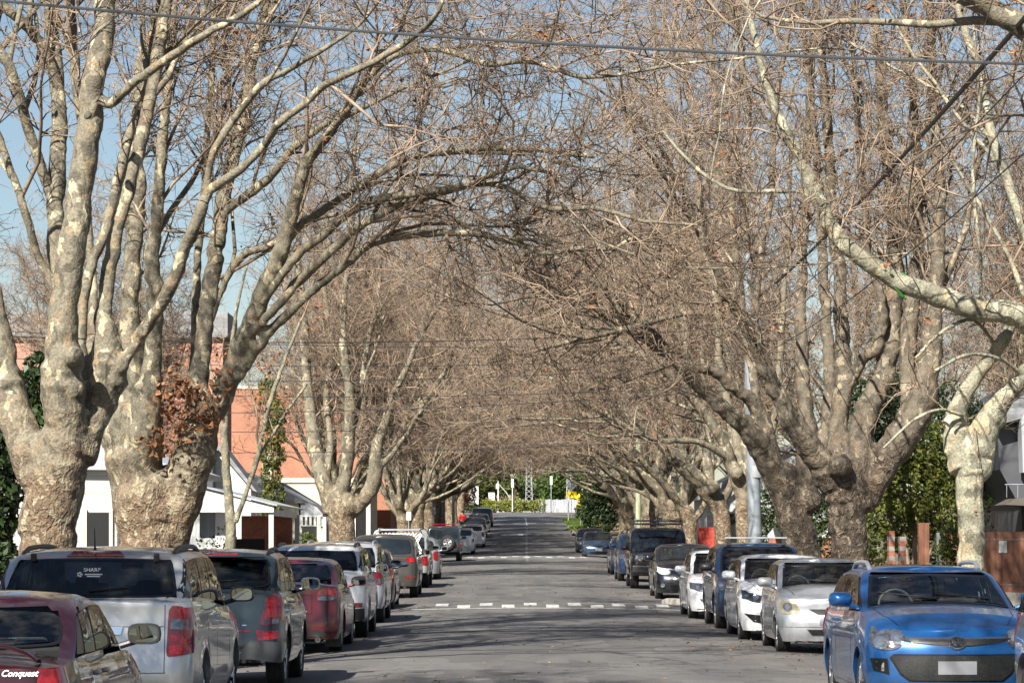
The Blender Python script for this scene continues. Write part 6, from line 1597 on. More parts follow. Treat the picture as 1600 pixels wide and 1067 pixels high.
def leaf_clumps(rng, blobs, n, size, flat=.55):
    """leaf-sized faces spread through clumpy ellipsoids: blobs = (centre, radii)"""
    w = np.array([b[1][0] * b[1][1] * b[1][2] for b in blobs]) ** .67; w /= w.sum()
    bi = rng.choice(len(blobs), n, p=w)
    C = np.array([b[0] for b in blobs], float)[bi]; Rr = np.array([b[1] for b in blobs], float)[bi]
    d = rng.normal(0, 1, (n, 3)); d /= np.linalg.norm(d, axis=1)[:, None]
    rad = rng.uniform(.45, 1, (n, 1)) ** .5 * (1 + .12 * np.sin(d[:, :1] * 9 + bi[:, None]) + .10 * np.sin(d[:, 2:] * 11 + bi[:, None] * 2))
    c = C + d * Rr * rad
    a = rng.normal(0, 1, (n, 3)); a /= np.linalg.norm(a, axis=1)[:, None]
    nn = d * flat + rng.normal(0, .6, (n, 3)) + np.array([[0, 0, .35]]); b = np.cross(a, nn); b /= np.linalg.norm(b, axis=1)[:, None] + 1e-9
    s = rng.uniform(.6, 1.3, (n, 1)) * size
    V = np.stack([c - a * s, c + b * s * .5, c + a * s, c - b * s * .5], 1).reshape(-1, 3)
    Q = np.arange(n * 4).reshape(-1, 4)
    return np_mesh('foliage', V, Q, smooth=False)
def shrub(name, label, x, y, blobs, n, size, mt, stems=True, cat='shrub', group=None, z=None, seed=1):
    rng = np.random.default_rng(seed); z = G(y) if z is None else z
    root = empty(name, (x, y, z), 0, label, cat, group)
    link('foliage', leaf_clumps(rng, blobs, n, size), M[mt], root)
    if stems:
        b = MB()
        for (c, r) in blobs[:6]:
            b.tube([(c[0] * .1, c[1] * .1, -.05), (c[0] * .5, c[1] * .5, c[2] * .5), (c[0], c[1], c[2])], [.06 + .02 * r[2], .04, .015], 6)
        b.build('trunk', M['pole_wood'], root, smooth=True)
    return root
def part(name, mt, root, boxes, bevel=0.0):
    b = MB()
    for q in boxes: b.b2(*q)
    return b.build(name, M[mt], root, bevel=bevel)

# --- left side
b = empty('brick_building', (-22, 130, G(130)), 0, 'tall salmon-pink brick wall with grey metal roof behind the left trees', 'building')
z0 = G(130)
part('wall', 'salmon', b, [(-22, 8.65, 0, 4, -.5, 10.55)])
part('roof', 'slate', b, [(-22.3, 8.9, -.3, 4.3, 10.55, 11.7)])
wv = part('window', 'dark', b, [(-2 + k * 4, -1 + k * 4, -.06, .02, 6.8, 8.4) for k in range(-4, -2)])
b = empty('brick_building', (-14, 188, G(188)), 0, 'bright orange brick block behind the stout plane tree on the left', 'building')
part('wall', 'orange', b, [(-5.2, 5.9, 0, 22, -.5, 8.7), (-5.2, .8, .003, 22, 8.7, 10.3)])
part('parapet', 'cream', b, [(-5.3, .9, -.08, 22, 10.3, 10.5), (.9, 6.0, -.08, 22, 8.7, 8.88)])
part('downpipe', 'steel_pole', b, [(1.5, 1.62, -.14, -.02, 0, 8.6)])
# white house with verandah
b = empty('weatherboard_house', (-10.0, 72, G(72)), 0, 'white weatherboard house front between the two big left trunks', 'house')
part('wall', 'weather', b, [(-9, -.10, 0, 12, 0, 3.5)])
part('front_wall', 'cladding', b, [(-1.6, 1.05, .25, .32, 2.55, 3.35)])
rf = MB().prism([(-9.4, 3.5), (1.3, 3.36), (1.3, 3.5), (-.2, 4.05), (-4.5, 5.6), (-9.4, 4.2)], 'Y', -.3, 12.3); rf.build('roof', M['zinc'], b)
for k, (x0, w_) in enumerate(((-1.05, .12), (-.45, .10), (.95, .12))):
    part('verandah_post', 'white', b, [(x0, x0 + w_, .1, .22, 0, 3.36)])
part('verandah_beam', 'white', b, [(-1.05, 1.25, .08, .24, 2.42, 2.55)])
dr = part('door', 'dark', b, [(-.85, -.30, -.06, -.003, .05, 2.3)]); part('door_frame', 'cream', b, [(-.95, -.86, -.09, -.004, 0, 2.38), (-.29, -.20, -.09, -.004, 0, 2.38)])
part('side_panel', 'white', b, [(-.18, .90, .4, .46, 0, 2.42)])
# carport
b = empty('carport', (-8.75, 88, G(88)), 0, 'white carport with sloping fascia behind the slender young tree', 'carport')
gz = 0
MB().prism([(-1.5, 2.32), (1.30, 2.32), (1.30, 2.50), (-.95, 3.10), (-1.5, 3.16)], 'Y', 0, .06).build('fascia', M['white'], b)
MB().prism([(-1.5, 3.17), (-.95, 3.11), (1.42, 2.51), (1.42, 2.56), (-.95, 3.16), (-1.5, 3.22)], 'Y', -.1, 11).build('roof', M['zinc'], b)
for (x, y) in ((1.14, .08), (1.2, 9.9)): part('post', 'white', b, [(x, x + .15, y, y + .15, 0, 2.34)])
part('side_beam', 'white', b, [(1.18, 1.28, .16, 10, 2.22, 2.42)])
part('side_wall', 'cladding', b, [(-1.5, -.62, .9, .98, 0, 2.32)]); part('back_wall', 'redbrick', b, [(-.62, 1.1, 9.5, 9.7, 0, 2.3)]); part('gate', 'dark', b, [(-.60, .50, 6.0, 6.05, 0, 1.5)]); part('bin', 'grey_panel', b, [(.1, .5, 5.2, 5.7, 0, 1.1)])
b = empty('gabled_house', (-10.6, 103, G(103)), 0, 'white gable wall with grey side above the white carport', 'house')
MB().prism([(-1.0, 0), (1.05, 0), (1.05, 3.2), (.25, 4.3), (-.1, 4.6), (-1.0, 4.6)], 'Y', 0, 2).build('wall', M['white'], b)
part('side_panel', 'grey_panel', b, [(-.95, -.25, -1.0, -.003, 2.4, 4.7)])
MB().prism([(1.15, 3.15), (1.3, 3.1), (.0, 4.78), (-1.1, 4.78), (-1.1, 4.61), (-.1, 4.61)], 'Y', -.25, 2.2).build('roof', M['slate'], b)
b = empty('brick_fence', (-8.4, 97, G(97)), 0, 'low red brick fence stepping down beyond the white carport', 'fence')
MB().prism([(0, 0), (10, 0), (10, .9), (6, 1.0), (3, 1.35), (0, 1.6)], 'X', 0, .24).build('wall', M['redbrick'], b)
# victorian cottage
b = empty('cottage', (-10.6, 128, G(128)), 0, 'cream cottage with slate roof and white curved verandah beyond the ivy column', 'house')
part('wall', 'cream', b, [(-6, .9, 0, 12, 0, 3.0)])
MB().prism([(-6.3, 2.9), (1.2, 2.9), (-.6, 4.0), (-2.6, 4.6), (-5, 3.7)], 'Y', -.2, 12.2).build('roof', M['slate'], b)
pts = [(1.0, 2.95), (1.35, 2.9), (1.75, 2.7), (2.0, 2.4), (2.0, 2.36), (1.0, 2.36)]
MB().prism(pts, 'Y', -.1, 9).build('verandah_roof', M['pale_panel'], b)
part('lace', 'white', b, [(1.0 + k * .2, 1.1 + k * .2, -.14, -.10, 1.9, 2.36) for k in range(5)] + [(.98, 2.0, -.145, -.11, 1.85, 1.9), (.98, 2.0, -.145, -.11, 2.28, 2.35)])
for x in (.95, 1.9): part('verandah_post', 'white', b, [(x, x + .1, -.05, .05, 0, 2.36)])
part('chimney', 'cream', b, [(-1.2, -.7, 5, 5.6, 4.0, 5.4)])
part('window', 'dark', b, [(.0, .6, -.05, -.003, 1.0, 2.3)])
b = empty('picket_fence', (-8.7, 122, G(122)), 0, 'low white fence in front of the cream cottage', 'fence')
part('pickets', 'white', b, [(-1.3 + k * .15, -1.21 + k * .15, 0, .03, .05, 1.05) for k in range(14)] + [(-1.35, .85, .032, .06, .3, .38), (-1.35, .85, .032, .06, .8, .88)])
b = empty('shop', (-12.5, 172, G(172)), 0, 'shopfront with white pilasters and black panels between two left plane trees', 'shop')
part('wall', 'cream', b, [(-8, 3.6, .2, 14, 0, 4.2)])
for k in range(4): part('pilaster', 'white', b, [(.9 + k * .9, 1.15 + k * .9, -.02, .197, 0, 3.9)])
for k in range(3): part('panel', 'dark', b, [(1.2 + k * .9, 1.75 + k * .9, .1, .197, .1, 3.7)])
part('awning', 'white', b, [(.6, 4.4, -.3, 14, 3.9, 4.05)])
part('parapet', 'cream', b, [(-8, 3.8, .1, 14, 4.2, 4.5)])
# greenery on the left
def col_blobs(rng, n, h, r, lean=0): return [((rng.normal(0, r * .25), rng.normal(0, r * .25), h * (k + .5) / n), (r * rng.uniform(.75, 1.1), r * rng.uniform(.75, 1.1), h / n * .75)) for k in range(n)]
rr = np.random.default_rng(9)
shrub('creeper_column', 'tall yellow-green creeper-covered trunk right of the white carport', -10.0, 118, col_blobs(rr, 9, 7.9, .52), 7500, .075, 'leaf_garden', cat='tree', seed=2)
shrub('round_bush', 'clipped round bush on a stem by the low white fence', -8.75, 119, [((0, 0, 1.15), (.50, .50, .48))], 1600, .05, 'leaf_olive', seed=3)
shrub('dark_bush', 'dark bush with glossy leaves at the left edge behind the massive plane tree', -9.3, 50, [((-.6, 0, 1.2), (1.1, .9, 1.2)), ((-.2, 0, 2.6), (.8, .7, .9)), ((.6, .3, 3.6), (.55, .5, .8)), ((.9, .3, 4.6), (.35, .3, .5)), ((-1, 0, 3.4), (.6, .6, .6))], 13000, .085, 'leaf_dark', seed=4)
shrub('weedy_bush', 'thin weedy bush at the foot of the carport cladding', -8.6, 80, [((0, 0, .9), (.45, .4, .8)), ((.5, 0, 1.6), (.35, .2, .4))], 420, .05, 'leaf_olive', seed=5)
shrub('low_hedge', 'low hedge under the cottage verandah', -9.3, 126, [((0, 0, .6), (.8, .5, .5)), ((1.0, 0, .5), (.6, .5, .45))], 1500, .07, 'leaf_dark', seed=6, stems=False)
# --- poles on the left
def pole(name, label, x, y, h, r0, r1, mt, top=None, cat='pole', lean=0.0):
    root = empty(name, (x, y, G(y)), 0, label, cat)
    MB().tube([(0, 0, -.1), (lean * .5, 0, h / 2), (lean, 0, h)], [r0, (r0 + r1) / 2, r1], 14).build('shaft', M[mt], root, smooth=True)
    if top: top(root, h)
    return root
def crossarm(root, h):
    part('crossarm', 'pole_wood', root, [(-1.1, 1.1, -.06, .06, h - 1.0, h - .88)])
    for x in (-1, -.4, .4, 1): MB().lathe([(.03, 0), (.05, .05), (.03, .14)], 8, 'Z', (x, 0, h - .88)).build('insulator', M['white'], root)
pole('power_pole', 'brown timber power pole behind the left row of cars', -5.65, 190, 9.5, .17, .13, 'pole_wood', crossarm, 'power pole')
def lantern(root, h):
    MB().lathe([(.02, 0), (.16, .05), (.20, .35), (.10, .45), (.02, .5)], 10, 'Z', (0, 0, h)).build('lantern', M['white'], root, smooth=True)
pole('street_lamp', 'pale street lamp post with a small lantern right of the timber pole', -4.45, 213, 3.9, .09, .07, 'pale_panel', lantern, 'street lamp')
def plate(mt, w, h_, dz=0):
    def f(root, h): part('sign_plate', mt, root, [(-w / 2, w / 2, -.05, -.03, h - h_ + dz, h + dz)])
    return f
for k, (x, y, h, mt, lab) in enumerate([(-5.1, 206, 2.9, 'white', 'thin parking sign post just left of the pale lamp post'), (-4.95, 178, 2.6, 'sign_back', 'thin parking sign post behind the white wagon'), (-5.5, 150, 2.6, 'white', 'thin parking sign post beside the four wheel drive')]):
    pole('sign_post', lab, x, y, h, .03, .03, 'pale_panel', plate(mt, .25, .45), 'sign')
shrub('rust_tree', 'small tree still holding rusty brown leaves at the far end of the left row', -4.6, 262, [((0, 0, 2.6), (1.2, 1.1, 1.3)), ((.3, 0, 4.2), (1.1, 1.0, 1.2)), ((-.3, 0, 5.3), (.8, .8, .9))], 3600, .13, 'leaf_rust', cat='tree', seed=7)
# --- the far end of the street
shrub('hedge', 'yellow-green hedge beyond the crossing road', -.6, 312, [((x, 0, .75), (.9, .8, .72 + .15 * math.sin(x * 2))) for x in np.arange(-3.6, 3.8, .8)], 6500, .11, 'leaf_lime', cat='hedge', seed=8, stems=False)
shrub('low_hedge', 'small dark hedge at the foot of the white sign board', -4.6, 300, [((0, 0, .8), (.8, .7, .8))], 900, .11, 'leaf_dark', seed=9, stems=False)
pole('sign_board', 'white sign board standing left of the hedge at the far end', -4.2, 311, 3.5, .05, .05, 'pale_panel', lambda r_, h: part('board', 'white', r_, [(-.45, .5, -.06, -.02, .9, 2.9)]), 'sign')
sp = empty('kerb_bank', (0, 308, G(308)), 0)
bpy.data.objects.remove(sp)
sheet('far_footpath', lambda y: list(np.linspace(-40, 40, 9)), [306.2, 309.0], lambda x, y: G(y) + .14, M['concrete'])
b = empty('paling_fence', (5.2, 320, G(320)), 0, 'grey-white paling fence across the far end', 'fence')
part('palings', 'pale_panel', b, [(-2.6 + k * .3, -2.33 + k * .3, 0, .05, 0, 1.5 + .04 * (k % 3)) for k in range(38)]); part('rail', 'pale_panel', b, [(-2.6, 9, .055, .10, 1.1, 1.2)])
for k, x in enumerate((3.0, 5.3)):
    b = empty('barrier', (x, 313.5, G(313)), 0, 'white slanted barrier frame in front of the paling fence, %s of two' % ('left' if k == 0 else 'right'), 'barrier', 'white barriers at the far end')
    MB().tube([(-.5, 0, 0), (-.25, 0, 1.25), (.25, 0, 1.25), (.75, 0, 0)], .07, 6).tube([(-.4, .05, .5), (.55, .05, .5)], .05, 6).build('frame', M['white'], b); part('panel', 'white', b, [(-.25, .30, -.03, .03, .55, 1.2)])
def lattice(name, label, x, y, h, w):
    root = empty(name, (x, y, G(y)), 0, label, 'pylon')
    f = MB()
    for sx in (-1, 1):
        for sy in (-1, 1): f.tube([(sx * w / 2, sy * w / 2, 0), (sx * w * .28, sy * w * .28, h)], .05, 4)
    n = int(h / .55); 
    for k in range(n):
        za, zb_ = h * k / n, h * (k + 1) / n; wa = w / 2 + (w * .28 - w / 2) * k / n; wb_ = w / 2 + (w * .28 - w / 2) * (k + 1) / n
        for sy in (-1, 1):
            f.tube([(-wa, sy * wa, za), (wb_, sy * wb_, zb_)], .03, 4); f.tube([(wa, sy * wa, za), (-wb_, sy * wb_, zb_)], .03, 4)
    f.build('lattice', M['pale_panel'], root)
    return root
lattice('rail_mast', 'white lattice mast above the far end of the centre line', 2.0, 332, 7.6, .85)
lattice('rail_mast', 'white lattice mast behind the yellow road signs', 6.6, 326, 5.2, .7)
b = pole('boom_gate', 'white railway boom raised beside a post left of the lattice mast', -1.55, 316, 3.6, .09, .07, 'white', None, 'boom gate')
MB().tube([(0, 0, 3.3), (.9, 0, 2.3), (1.9, 0, .7)], .04, 5).build('arm', M['white'], b); part('counterweight', 'white', b, [(-.25, .1, -.1, .1, 2.7, 3.3)]); part('cabinet', 'white', b, [(-1.1, -.4, .3, .8, 1.4, 2.3)])
def signal(root, h): part('lamp_box', 'white', root, [(-.14, .14, -.1, .1, h - .95, h)])
pole('crossing_signal', 'white crossing signal on a thin post above the hedge', .05, 308.5, 3.7, .05, .05, 'white', signal, 'signal')
pole('crossing_signal', 'white crossing signal standing alone in front of the paling fence', 4.3, 309, 4.0, .05, .05, 'steel_pole', signal, 'signal')
def road_sign(label, x, y, h, kind):
    root = empty('road_sign', (x, y, G(y)), 0, label, 'road sign')
    MB().tube([(0, 0, 0), (0, 0, h)], .035, 8).build('post', M['pale_panel'], root)
    s = .47 if kind == 'hump' else .52
    mt = 'sign_yellow' if kind == 'hump' else 'sign_back'
    MB().prism([(0, h - 2 * s), (s, h - s), (0, h), (-s, h - s)], 'Y', -.06, -.045).build('sign_plate', M[mt], root)
    if kind == 'hump':
        MB().prism([(-.24, h - s - .09), (.24, h - s - .09), (.24, h - s - .03), (.14, h - s - .03), (.07, h - s + .08), (-.07, h - s + .08), (-.14, h - s - .03), (-.24, h - s - .03)], 'Y', -.07, -.062).build('symbol', M['trim'], root)
        part('speed_plate', 'sign_yellow', root, [(-.38, .38, -.06, -.045, h - 2 * s - .62, h - 2 * s - .03)])
        text_mesh('20', .5, M['trim'], root, (0, -.066, h - 2 * s - .33), (R(90), 0, 0), bold=True, name='speed_number')
    else:
        b_ = MB(); z = h - s
        b_.tube([(0, -.065, z - .3), (0, -.065, z + .3)], .03, 5); b_.build('symbol', M['trim'], root)
        part('lower_plate', 'sign_yellow', root, [(-.45, .45, -.06, -.045, h - 2 * s - .66, h - 2 * s - .05)])
        MB().prism([(-.22, h - 2 * s - .55), (-.14, h - 2 * s - .55), (0, h - 2 * s - .26), (.14, h - 2 * s - .55), (.22, h - 2 * s - .55), (.04, h - 2 * s - .16), (-.04, h - 2 * s - .16)], 'Y', -.07, -.062).build('chevron', M['trim'], root)
road_sign('yellow diamond speed hump sign with a 20 plate below', 5.65, 232, 2.95, 'hump')
road_sign('silver-backed diamond sign over a yellow chevron plate, behind the hump sign', 5.55, 262, 3.75, 'other')
pole('sign_post', 'bare thin white post left of the diamond signs', 5.0, 250, 2.3, .05, .05, 'white', plate('white', .35, .3, 0), 'sign')
rng = np.random.default_rng(77)
evg = [('big dark evergreen tree right of the lattice mast', 5, 352, 8, 'leaf_mid'), ('olive evergreen tree left of the lattice mast', -2.5, 348, 6.5, 'leaf_olive'), ('brown-tinged tree behind the white sign board', -8, 355, 8, 'leaf_brown'), ('dark evergreen tree behind the yellow signs', 11, 350, 7.5, 'leaf_mid'),
       ('tall brown-leaved tree rising over the middle of the far end', 1, 372, 13, 'leaf_brown'), ('tall olive tree over the right far end', 12, 375, 13, 'leaf_olive'), ('tall brown-leaved tree over the left far end', -12, 372, 13, 'leaf_brown')]
for k, (lab, x, y, h, mt) in enumerate(evg):
    blobs = [((rng.normal(0, h * .22), rng.normal(0, h * .15), h * rng.uniform(.25, .85)), (h * rng.uniform(.16, .26),) * 2 + (h * rng.uniform(.12, .2),)) for _ in range(11)]
    shrub('far_tree', lab, x, y, blobs, 11000, .15 + .006 * h, mt, cat='tree', group='trees beyond the crossing road', seed=20 + k)
for i, (x, y) in enumerate([(-15, 330), (17, 330), (-22, 318), (24, 300)]):
    put_tree(i % 3, x, y, i * 1.3, .95, 'one of the bare trees past the far end of the street', 'bare trees past the far end')
# --- right side
shrub('dark_shrub', 'big dark green shrub right of the yellow hump sign', 6.2, 200, [((0, 0, 1.2), (1.3, 1.2, 1.2)), ((-.4, 0, 2.6), (1.1, 1, 1.0)), ((.7, 0, 2.2), (1.1, 1, 1.2)), ((-.9, 0, 1.9), (.8, .8, .8)), ((.2, 0, 3.4), (.8, .8, .6))], 6500, .12, 'leaf_dark', seed=40)
rg = np.random.default_rng(5)
shrub('verge_plants', 'leafy low plants on the far right verge', 4.9, 215, [((rg.uniform(-.3, 1.2), rg.uniform(-8, 8), .2), (.4, .8, .25)) for _ in range(16)], 2600, .09, 'leaf_olive', stems=False, seed=41)
V = []; 
n = 9000
gx = rng.uniform(4.6, 7.4, n); gy = rng.uniform(226, 262, n); gh = rng.uniform(.08, .22, n); ga = rng.uniform(0, 6.28, n)
gz_ = np.array([G(v) for v in gy]) + .12
V = np.stack([np.stack([gx - .02 * np.cos(ga), gy - .02 * np.sin(ga), gz_], 1), np.stack([gx + .02 * np.cos(ga), gy + .02 * np.sin(ga), gz_], 1), np.stack([gx + .03 * np.sin(ga), gy, gz_ + gh], 1)], 1).reshape(-1, 3)
tag(link('grass', np_mesh('grass', V, None, np.arange(n * 3).reshape(-1, 3), smooth=False), M['grass']), 'green grass strip behind the far right kerb', 'grass', kind='stuff')
pole('power_pole', 'pale green pole behind the leaning trees, left of the other pale green pole', 6.1, 136, 9.5, .14, .12, 'pole_green', None, 'power pole')
pole('power_pole', 'thicker pale green pole right of its thinner neighbour', 7.55, 128, 10.5, .18, .15, 'pole_green', None, 'power pole')
def collar(root, h):
    for z in (3.2, 7.0): MB().lathe([(.19, 0), (.20, .03), (.19, .3)], 16, 'Z', (-.16 * z / 15, 0, z)).build('band', M['sign_back'], root, smooth=True)
gp = pole('steel_pole', 'tall thick grey steel pole between the right hand trunks', 6.35, 73, 9.0, .19, .13, 'steel_pole', collar, 'power pole', lean=-.25)
b = empty('iron_fence', (8.0, 113, G(113)), 0, 'tall bright red corrugated fence panel beside the low-forked tree', 'fence'); part('panel', 'red_iron', b, [(-.55, .45, 0, .04, .1, 1.75)]); part('cap', 'red_iron', b, [(-.58, .48, -.02, .06, 1.75, 1.80)])
b = empty('weatherboard_house', (12, 124, G(124)), 0, 'white weatherboard house behind the red fence', 'house')
MB().prism([(-3.4, 0), (4, 0), (4, 3.2), (.3, 5.2), (-3.4, 3.2)], 'Y', 0, 9).build('wall', M['weather'], b); MB().prism([(-3.8, 3.0), (.3, 5.25), (4.4, 3.0), (4.4, 3.2), (.3, 5.5), (-3.8, 3.2)], 'Y', -.3, 9.3).build('roof', M['zinc'], b); part('window', 'dark', b, [(-2.6, -1.6, -.05, -.003, 1.0, 2.4)])
b = empty('brick_fence', (9.6, 86, G(86)), 0, 'orange brick fence with white-capped piers behind the navy SUV', 'fence'); part('wall', 'redbrick', b, [(-1.8, 1.4, 0, .23, 0, 1.15)])
for x in (-1.75, -.9, -.1, .8): 
    pr = part('pier', 'redbrick', b, [(x, x + .34, -.04, .27, 1.15 if False else 0, 1.55)]); MB().prism([(x - .03, 1.55), (x + .37, 1.55), (x + .37, 1.62), (x + .17, 1.85), (x - .03, 1.62)], 'Y', -.07, .30).build('cap', M['white'], pr)
shrub('hedge', 'pale olive hedge between the two dark right trunks', 9.2, 92, [((-.9 + k * .55, 0, 1.2 + .5 * (k % 2)), (.6, .5, 1.1)) for k in range(6)], 6500, .06, 'leaf_olive', cat='hedge', seed=42)
shrub('green_bush', 'dark bush beside the foot of the grey steel pole', 7.7, 88, [((0, 0, 1.4), (.7, .6, .9)), ((.1, 0, 2.5), (.5, .5, .6))], 2800, .06, 'leaf_dark', seed=43)
shrub('garden_tree', 'bushy yellow-green garden tree left of the pale smooth plane tree', 10.7, 75, [((0, 0, 3.0), (1.1, 1, 1.1)), ((-.7, .2, 2.3), (.8, .8, .8)), ((.8, 0, 2.3), (.8, .8, .7)), ((.1, 0, 4.1), (.8, .8, .7)), ((-.5, -.1, 3.6), (.7, .7, .6)), ((.6, .1, 3.5), (.6, .7, .6)), ((-1.0, 0, 1.5), (.7, .6, .6)), ((.9, 0, 1.6), (.5, .6, .5))], 15000, .062, 'leaf_garden', cat='tree', seed=44)
shrub('garden_tree', 'dark leafy tree behind the yellow-green garden tree', 10.4, 82, [((-1.4, 0, 1.6), (1.0, .8, 1.4)), ((-.2, .5, 3.4), (1.4, .9, 1.5)), ((1.6, .5, 4.6), (1.6, .9, 1.7)), ((3.2, .5, 4.2), (1.3, .9, 1.6)), ((.6, .3, 5.5), (1.2, .9, 1.1)), ((2, 0, 2.0), (1.5, .8, 1.6))], 15000, .085, 'leaf_dark', cat='tree', seed=45)
M['striped'] = boards('banded_brick', (.40, .11, .07), 'Z', 6.0, 1.0, col2=(.42, .12, .08)); 
b = empty('gate_pier', (9.25, 68, G(68)), 0, 'banded red and white brick gate pier', 'pier'); part('shaft', 'redbrick', b, [(-.14, -.01, 0, .34, 0, 1.85), (.12, .26, 0, .34, 0, 1.7)])
part('band', 'concrete', b, [(-.144, -.006, -.004, .344, .9 + k * .24, 1.0 + k * .24) for k in range(4)] + [(.116, .264, -.004, .344, .9 + k * .24, 1.0 + k * .24) for k in range(4)])
b = empty('timber_post', (9.95, 68, G(68)), 0, 'single weathered timber post between the brick pier and the ivy', 'post'); part('shaft', 'fence_wood', b, [(-.13, .13, 0, .2, 0, 2.05)], .01)
shrub('ivy_hedge', 'bright green ivy clump against the left end of the timber fence', 10.3, 67, [((0, 0, .8), (.30, .25, .8)), ((.12, 0, 1.6), (.28, .25, .45))], 3800, .04, 'leaf_olive', cat='hedge', stems=False, seed=46)
b = empty('timber_fence', (12.6, 70, G(70)), 0, 'red-brown vertical board fence behind the pale smooth plane tree', 'fence')
part('boards', 'fence_wood', b, [(-1.9 + k * .149, -1.755 + k * .149, .003 * (k % 2), .03 + .003 * (k % 2), .32, 1.82) for k in range(26)]); part('plinth', 'concrete', b, [(-2, 2.0, -.02, .12, -.1, .32)])
for z in (.5, 1.62): part('wire_rail', 'pale_panel', b, [(-1.9, 2.0, -.018, -.006, z, z + .012)])
part('notice', 'white', b, [(-.50, -.30, -.022, -.008, 1.30, 1.60)]); part('end_post', 'steel_pole', b, [(-2.04, -1.91, -.04, .1, 0, 1.8)])
# angular grey building
b = empty('angular_building', (14, 78, G(78)), 0, 'dark angular grey building with a projecting canopy at the right edge', 'building')
MB().prism([(.3, 0), (9, 0), (9, 6.6), (1.2, 6.2), (.3, 5.5), (-.5, 4.9), (-.4, 3.5), (.2, 2.4)], 'Y', .5, 12).build('wall', M['grey_panel'], b)
MB().prism([(-.55, .2), (.3, .2), (1.3, 2.45), (.55, 2.45)], 'Y', -.35, .3).build('pale_fin', M['pale_panel'], b)
MB().prism([(.7, .2), (1.7, .2), (1.2, 2.45), (1.35, 2.45)], 'Y', -.25, .25).build('pale_fin', M['pale_panel'], b)
MB().prism([(.05, 4.8), (.5, 6.1), (.85, 6.1), (.35, 4.6), (.5, 3.4), (.1, 3.4)], 'Y', -.3, .3).build('pale_fin', M['pale_panel'], b)
MB().prism([(-.6, 4.7), (.1, 4.9), (.4, 5.6), (-.2, 5.4)], 'Y', -.1, .45).build('facet', M['slate'], b)
MB().prism([(-.55, 2.50), (3, 2.35), (3, 2.75), (-.2, 2.68)], 'Y', -1.2, .6).build('canopy', M['soffit'], b)
rl = MB()
for k in range(9): rl.tube([(-.5 + k * .3, -1.15, 2.7), (-.5 + k * .3, -1.15, 3.05)], .012, 4)
rl.tube([(-.55, -1.15, 3.05), (2.4, -1.15, 3.05)], .018, 5); rl.build('balustrade', M['steel_pole'], b)
part('window', 'dark', b, [(1.3, 2.6, .44, .497, 3.3, 6.2)])
# --- overhead wires
def wire(label, a, c, r, mt, sag):
    a = Vector(a); c = Vector(c); pts = []
    for k in range(25):
        t = k / 24; q = a.lerp(c, t); q.z -= sag * 4 * t * (1 - t); pts.append(q)
    o = MB().tube(pts, r, 6).build('overhead_wire', M[mt], None, smooth=True)
    return tag(o, label, 'wire', 'overhead wires')
wire('thick silvery cable running right across the top of the picture', P(-160, -14, 29), P(1760, 104, 29), .015, 'cable_pale', .13)
wire('heavy black cable slanting down from the top right corner', P(1720, -110, 27), P(1178, 470, 73), .034, 'cable', .25)
wire('thin wire just under the heavy black cable', P(1720, -10, 27), P(1178, 500, 73), .010, 'cable', .3)
wire('thin wire lowest of the three slanting at the right', P(1720, 130, 27), P(1178, 560, 73), .010, 'cable', .3)
wire('thin wire slanting over the massive left trunk', P(-80, 260, 33), P(240, -30, 36), .008, 'cable', .05)
for k, (y0, y1, d, dd) in enumerate([(512, 530, 74, 0), (522, 505, 70, 6), (556, 548, 76, 0), (586, 560, 74, 0), (604, 596, 78, 0), (640, 600, 80, -6), (668, 640, 84, 0), (700, 676, 90, 0)]):
    wire('thin dark service wire crossing the street among the twigs', P(-60, y0, d), P(1250, y1, d + dd), .010 + .003 * (k == 1), 'cable', .35)
wire('pale wire low over the far part of the street', P(560, 703, 160), P(1010, 680, 160), .02, 'white', .15)
# --- small life: two parrots, person in red, leaf litter
def parrot(label, p, rz, hang=False):
    root = empty('parrot', tuple(p), rz, label, 'bird'); root.rotation_euler = (0, R(-20 if not hang else 60), rz)
    b_ = MB().tube([(-.15, 0, -.02), (-.08, 0, 0), (-.03, 0, .008), (.02, 0, .018), (.05, 0, .03), (.068, 0, .034)], [.004, .014, .028, .030, .022, .012], 10); b_.build('body', M['parrot'], root, smooth=True)
    MB().ball((.07, 0, .043), .021, 10, 8).build('head', M['parrot'], root, smooth=True)
    MB().tube([(.085, 0, .045), (.100, 0, .040), (.103, 0, .028)], [.010, .007, .002], 6).build('beak', M['lamp_bright_red'], root, smooth=True)
    for sy in (-1, 1):
        MB().tube([(.03, sy * .024, .02), (-.03, sy * .030, .012), (-.11, sy * .010, -.012)], [.012, .014, .003], 6).build('wing', M['parrot'], root, smooth=True)
        MB().tube([(.01, sy * .01, -.01), (.01, sy * .012, -.035)], [.005, .003], 5).build('foot', M['trim'], root)
parrot('green parrot perched on top of the thick pale limb', P(1414, 432, 42.3), R(160)); parrot('green parrot clinging under the thick pale limb', P(1407, 462, 42.2), R(10), True)

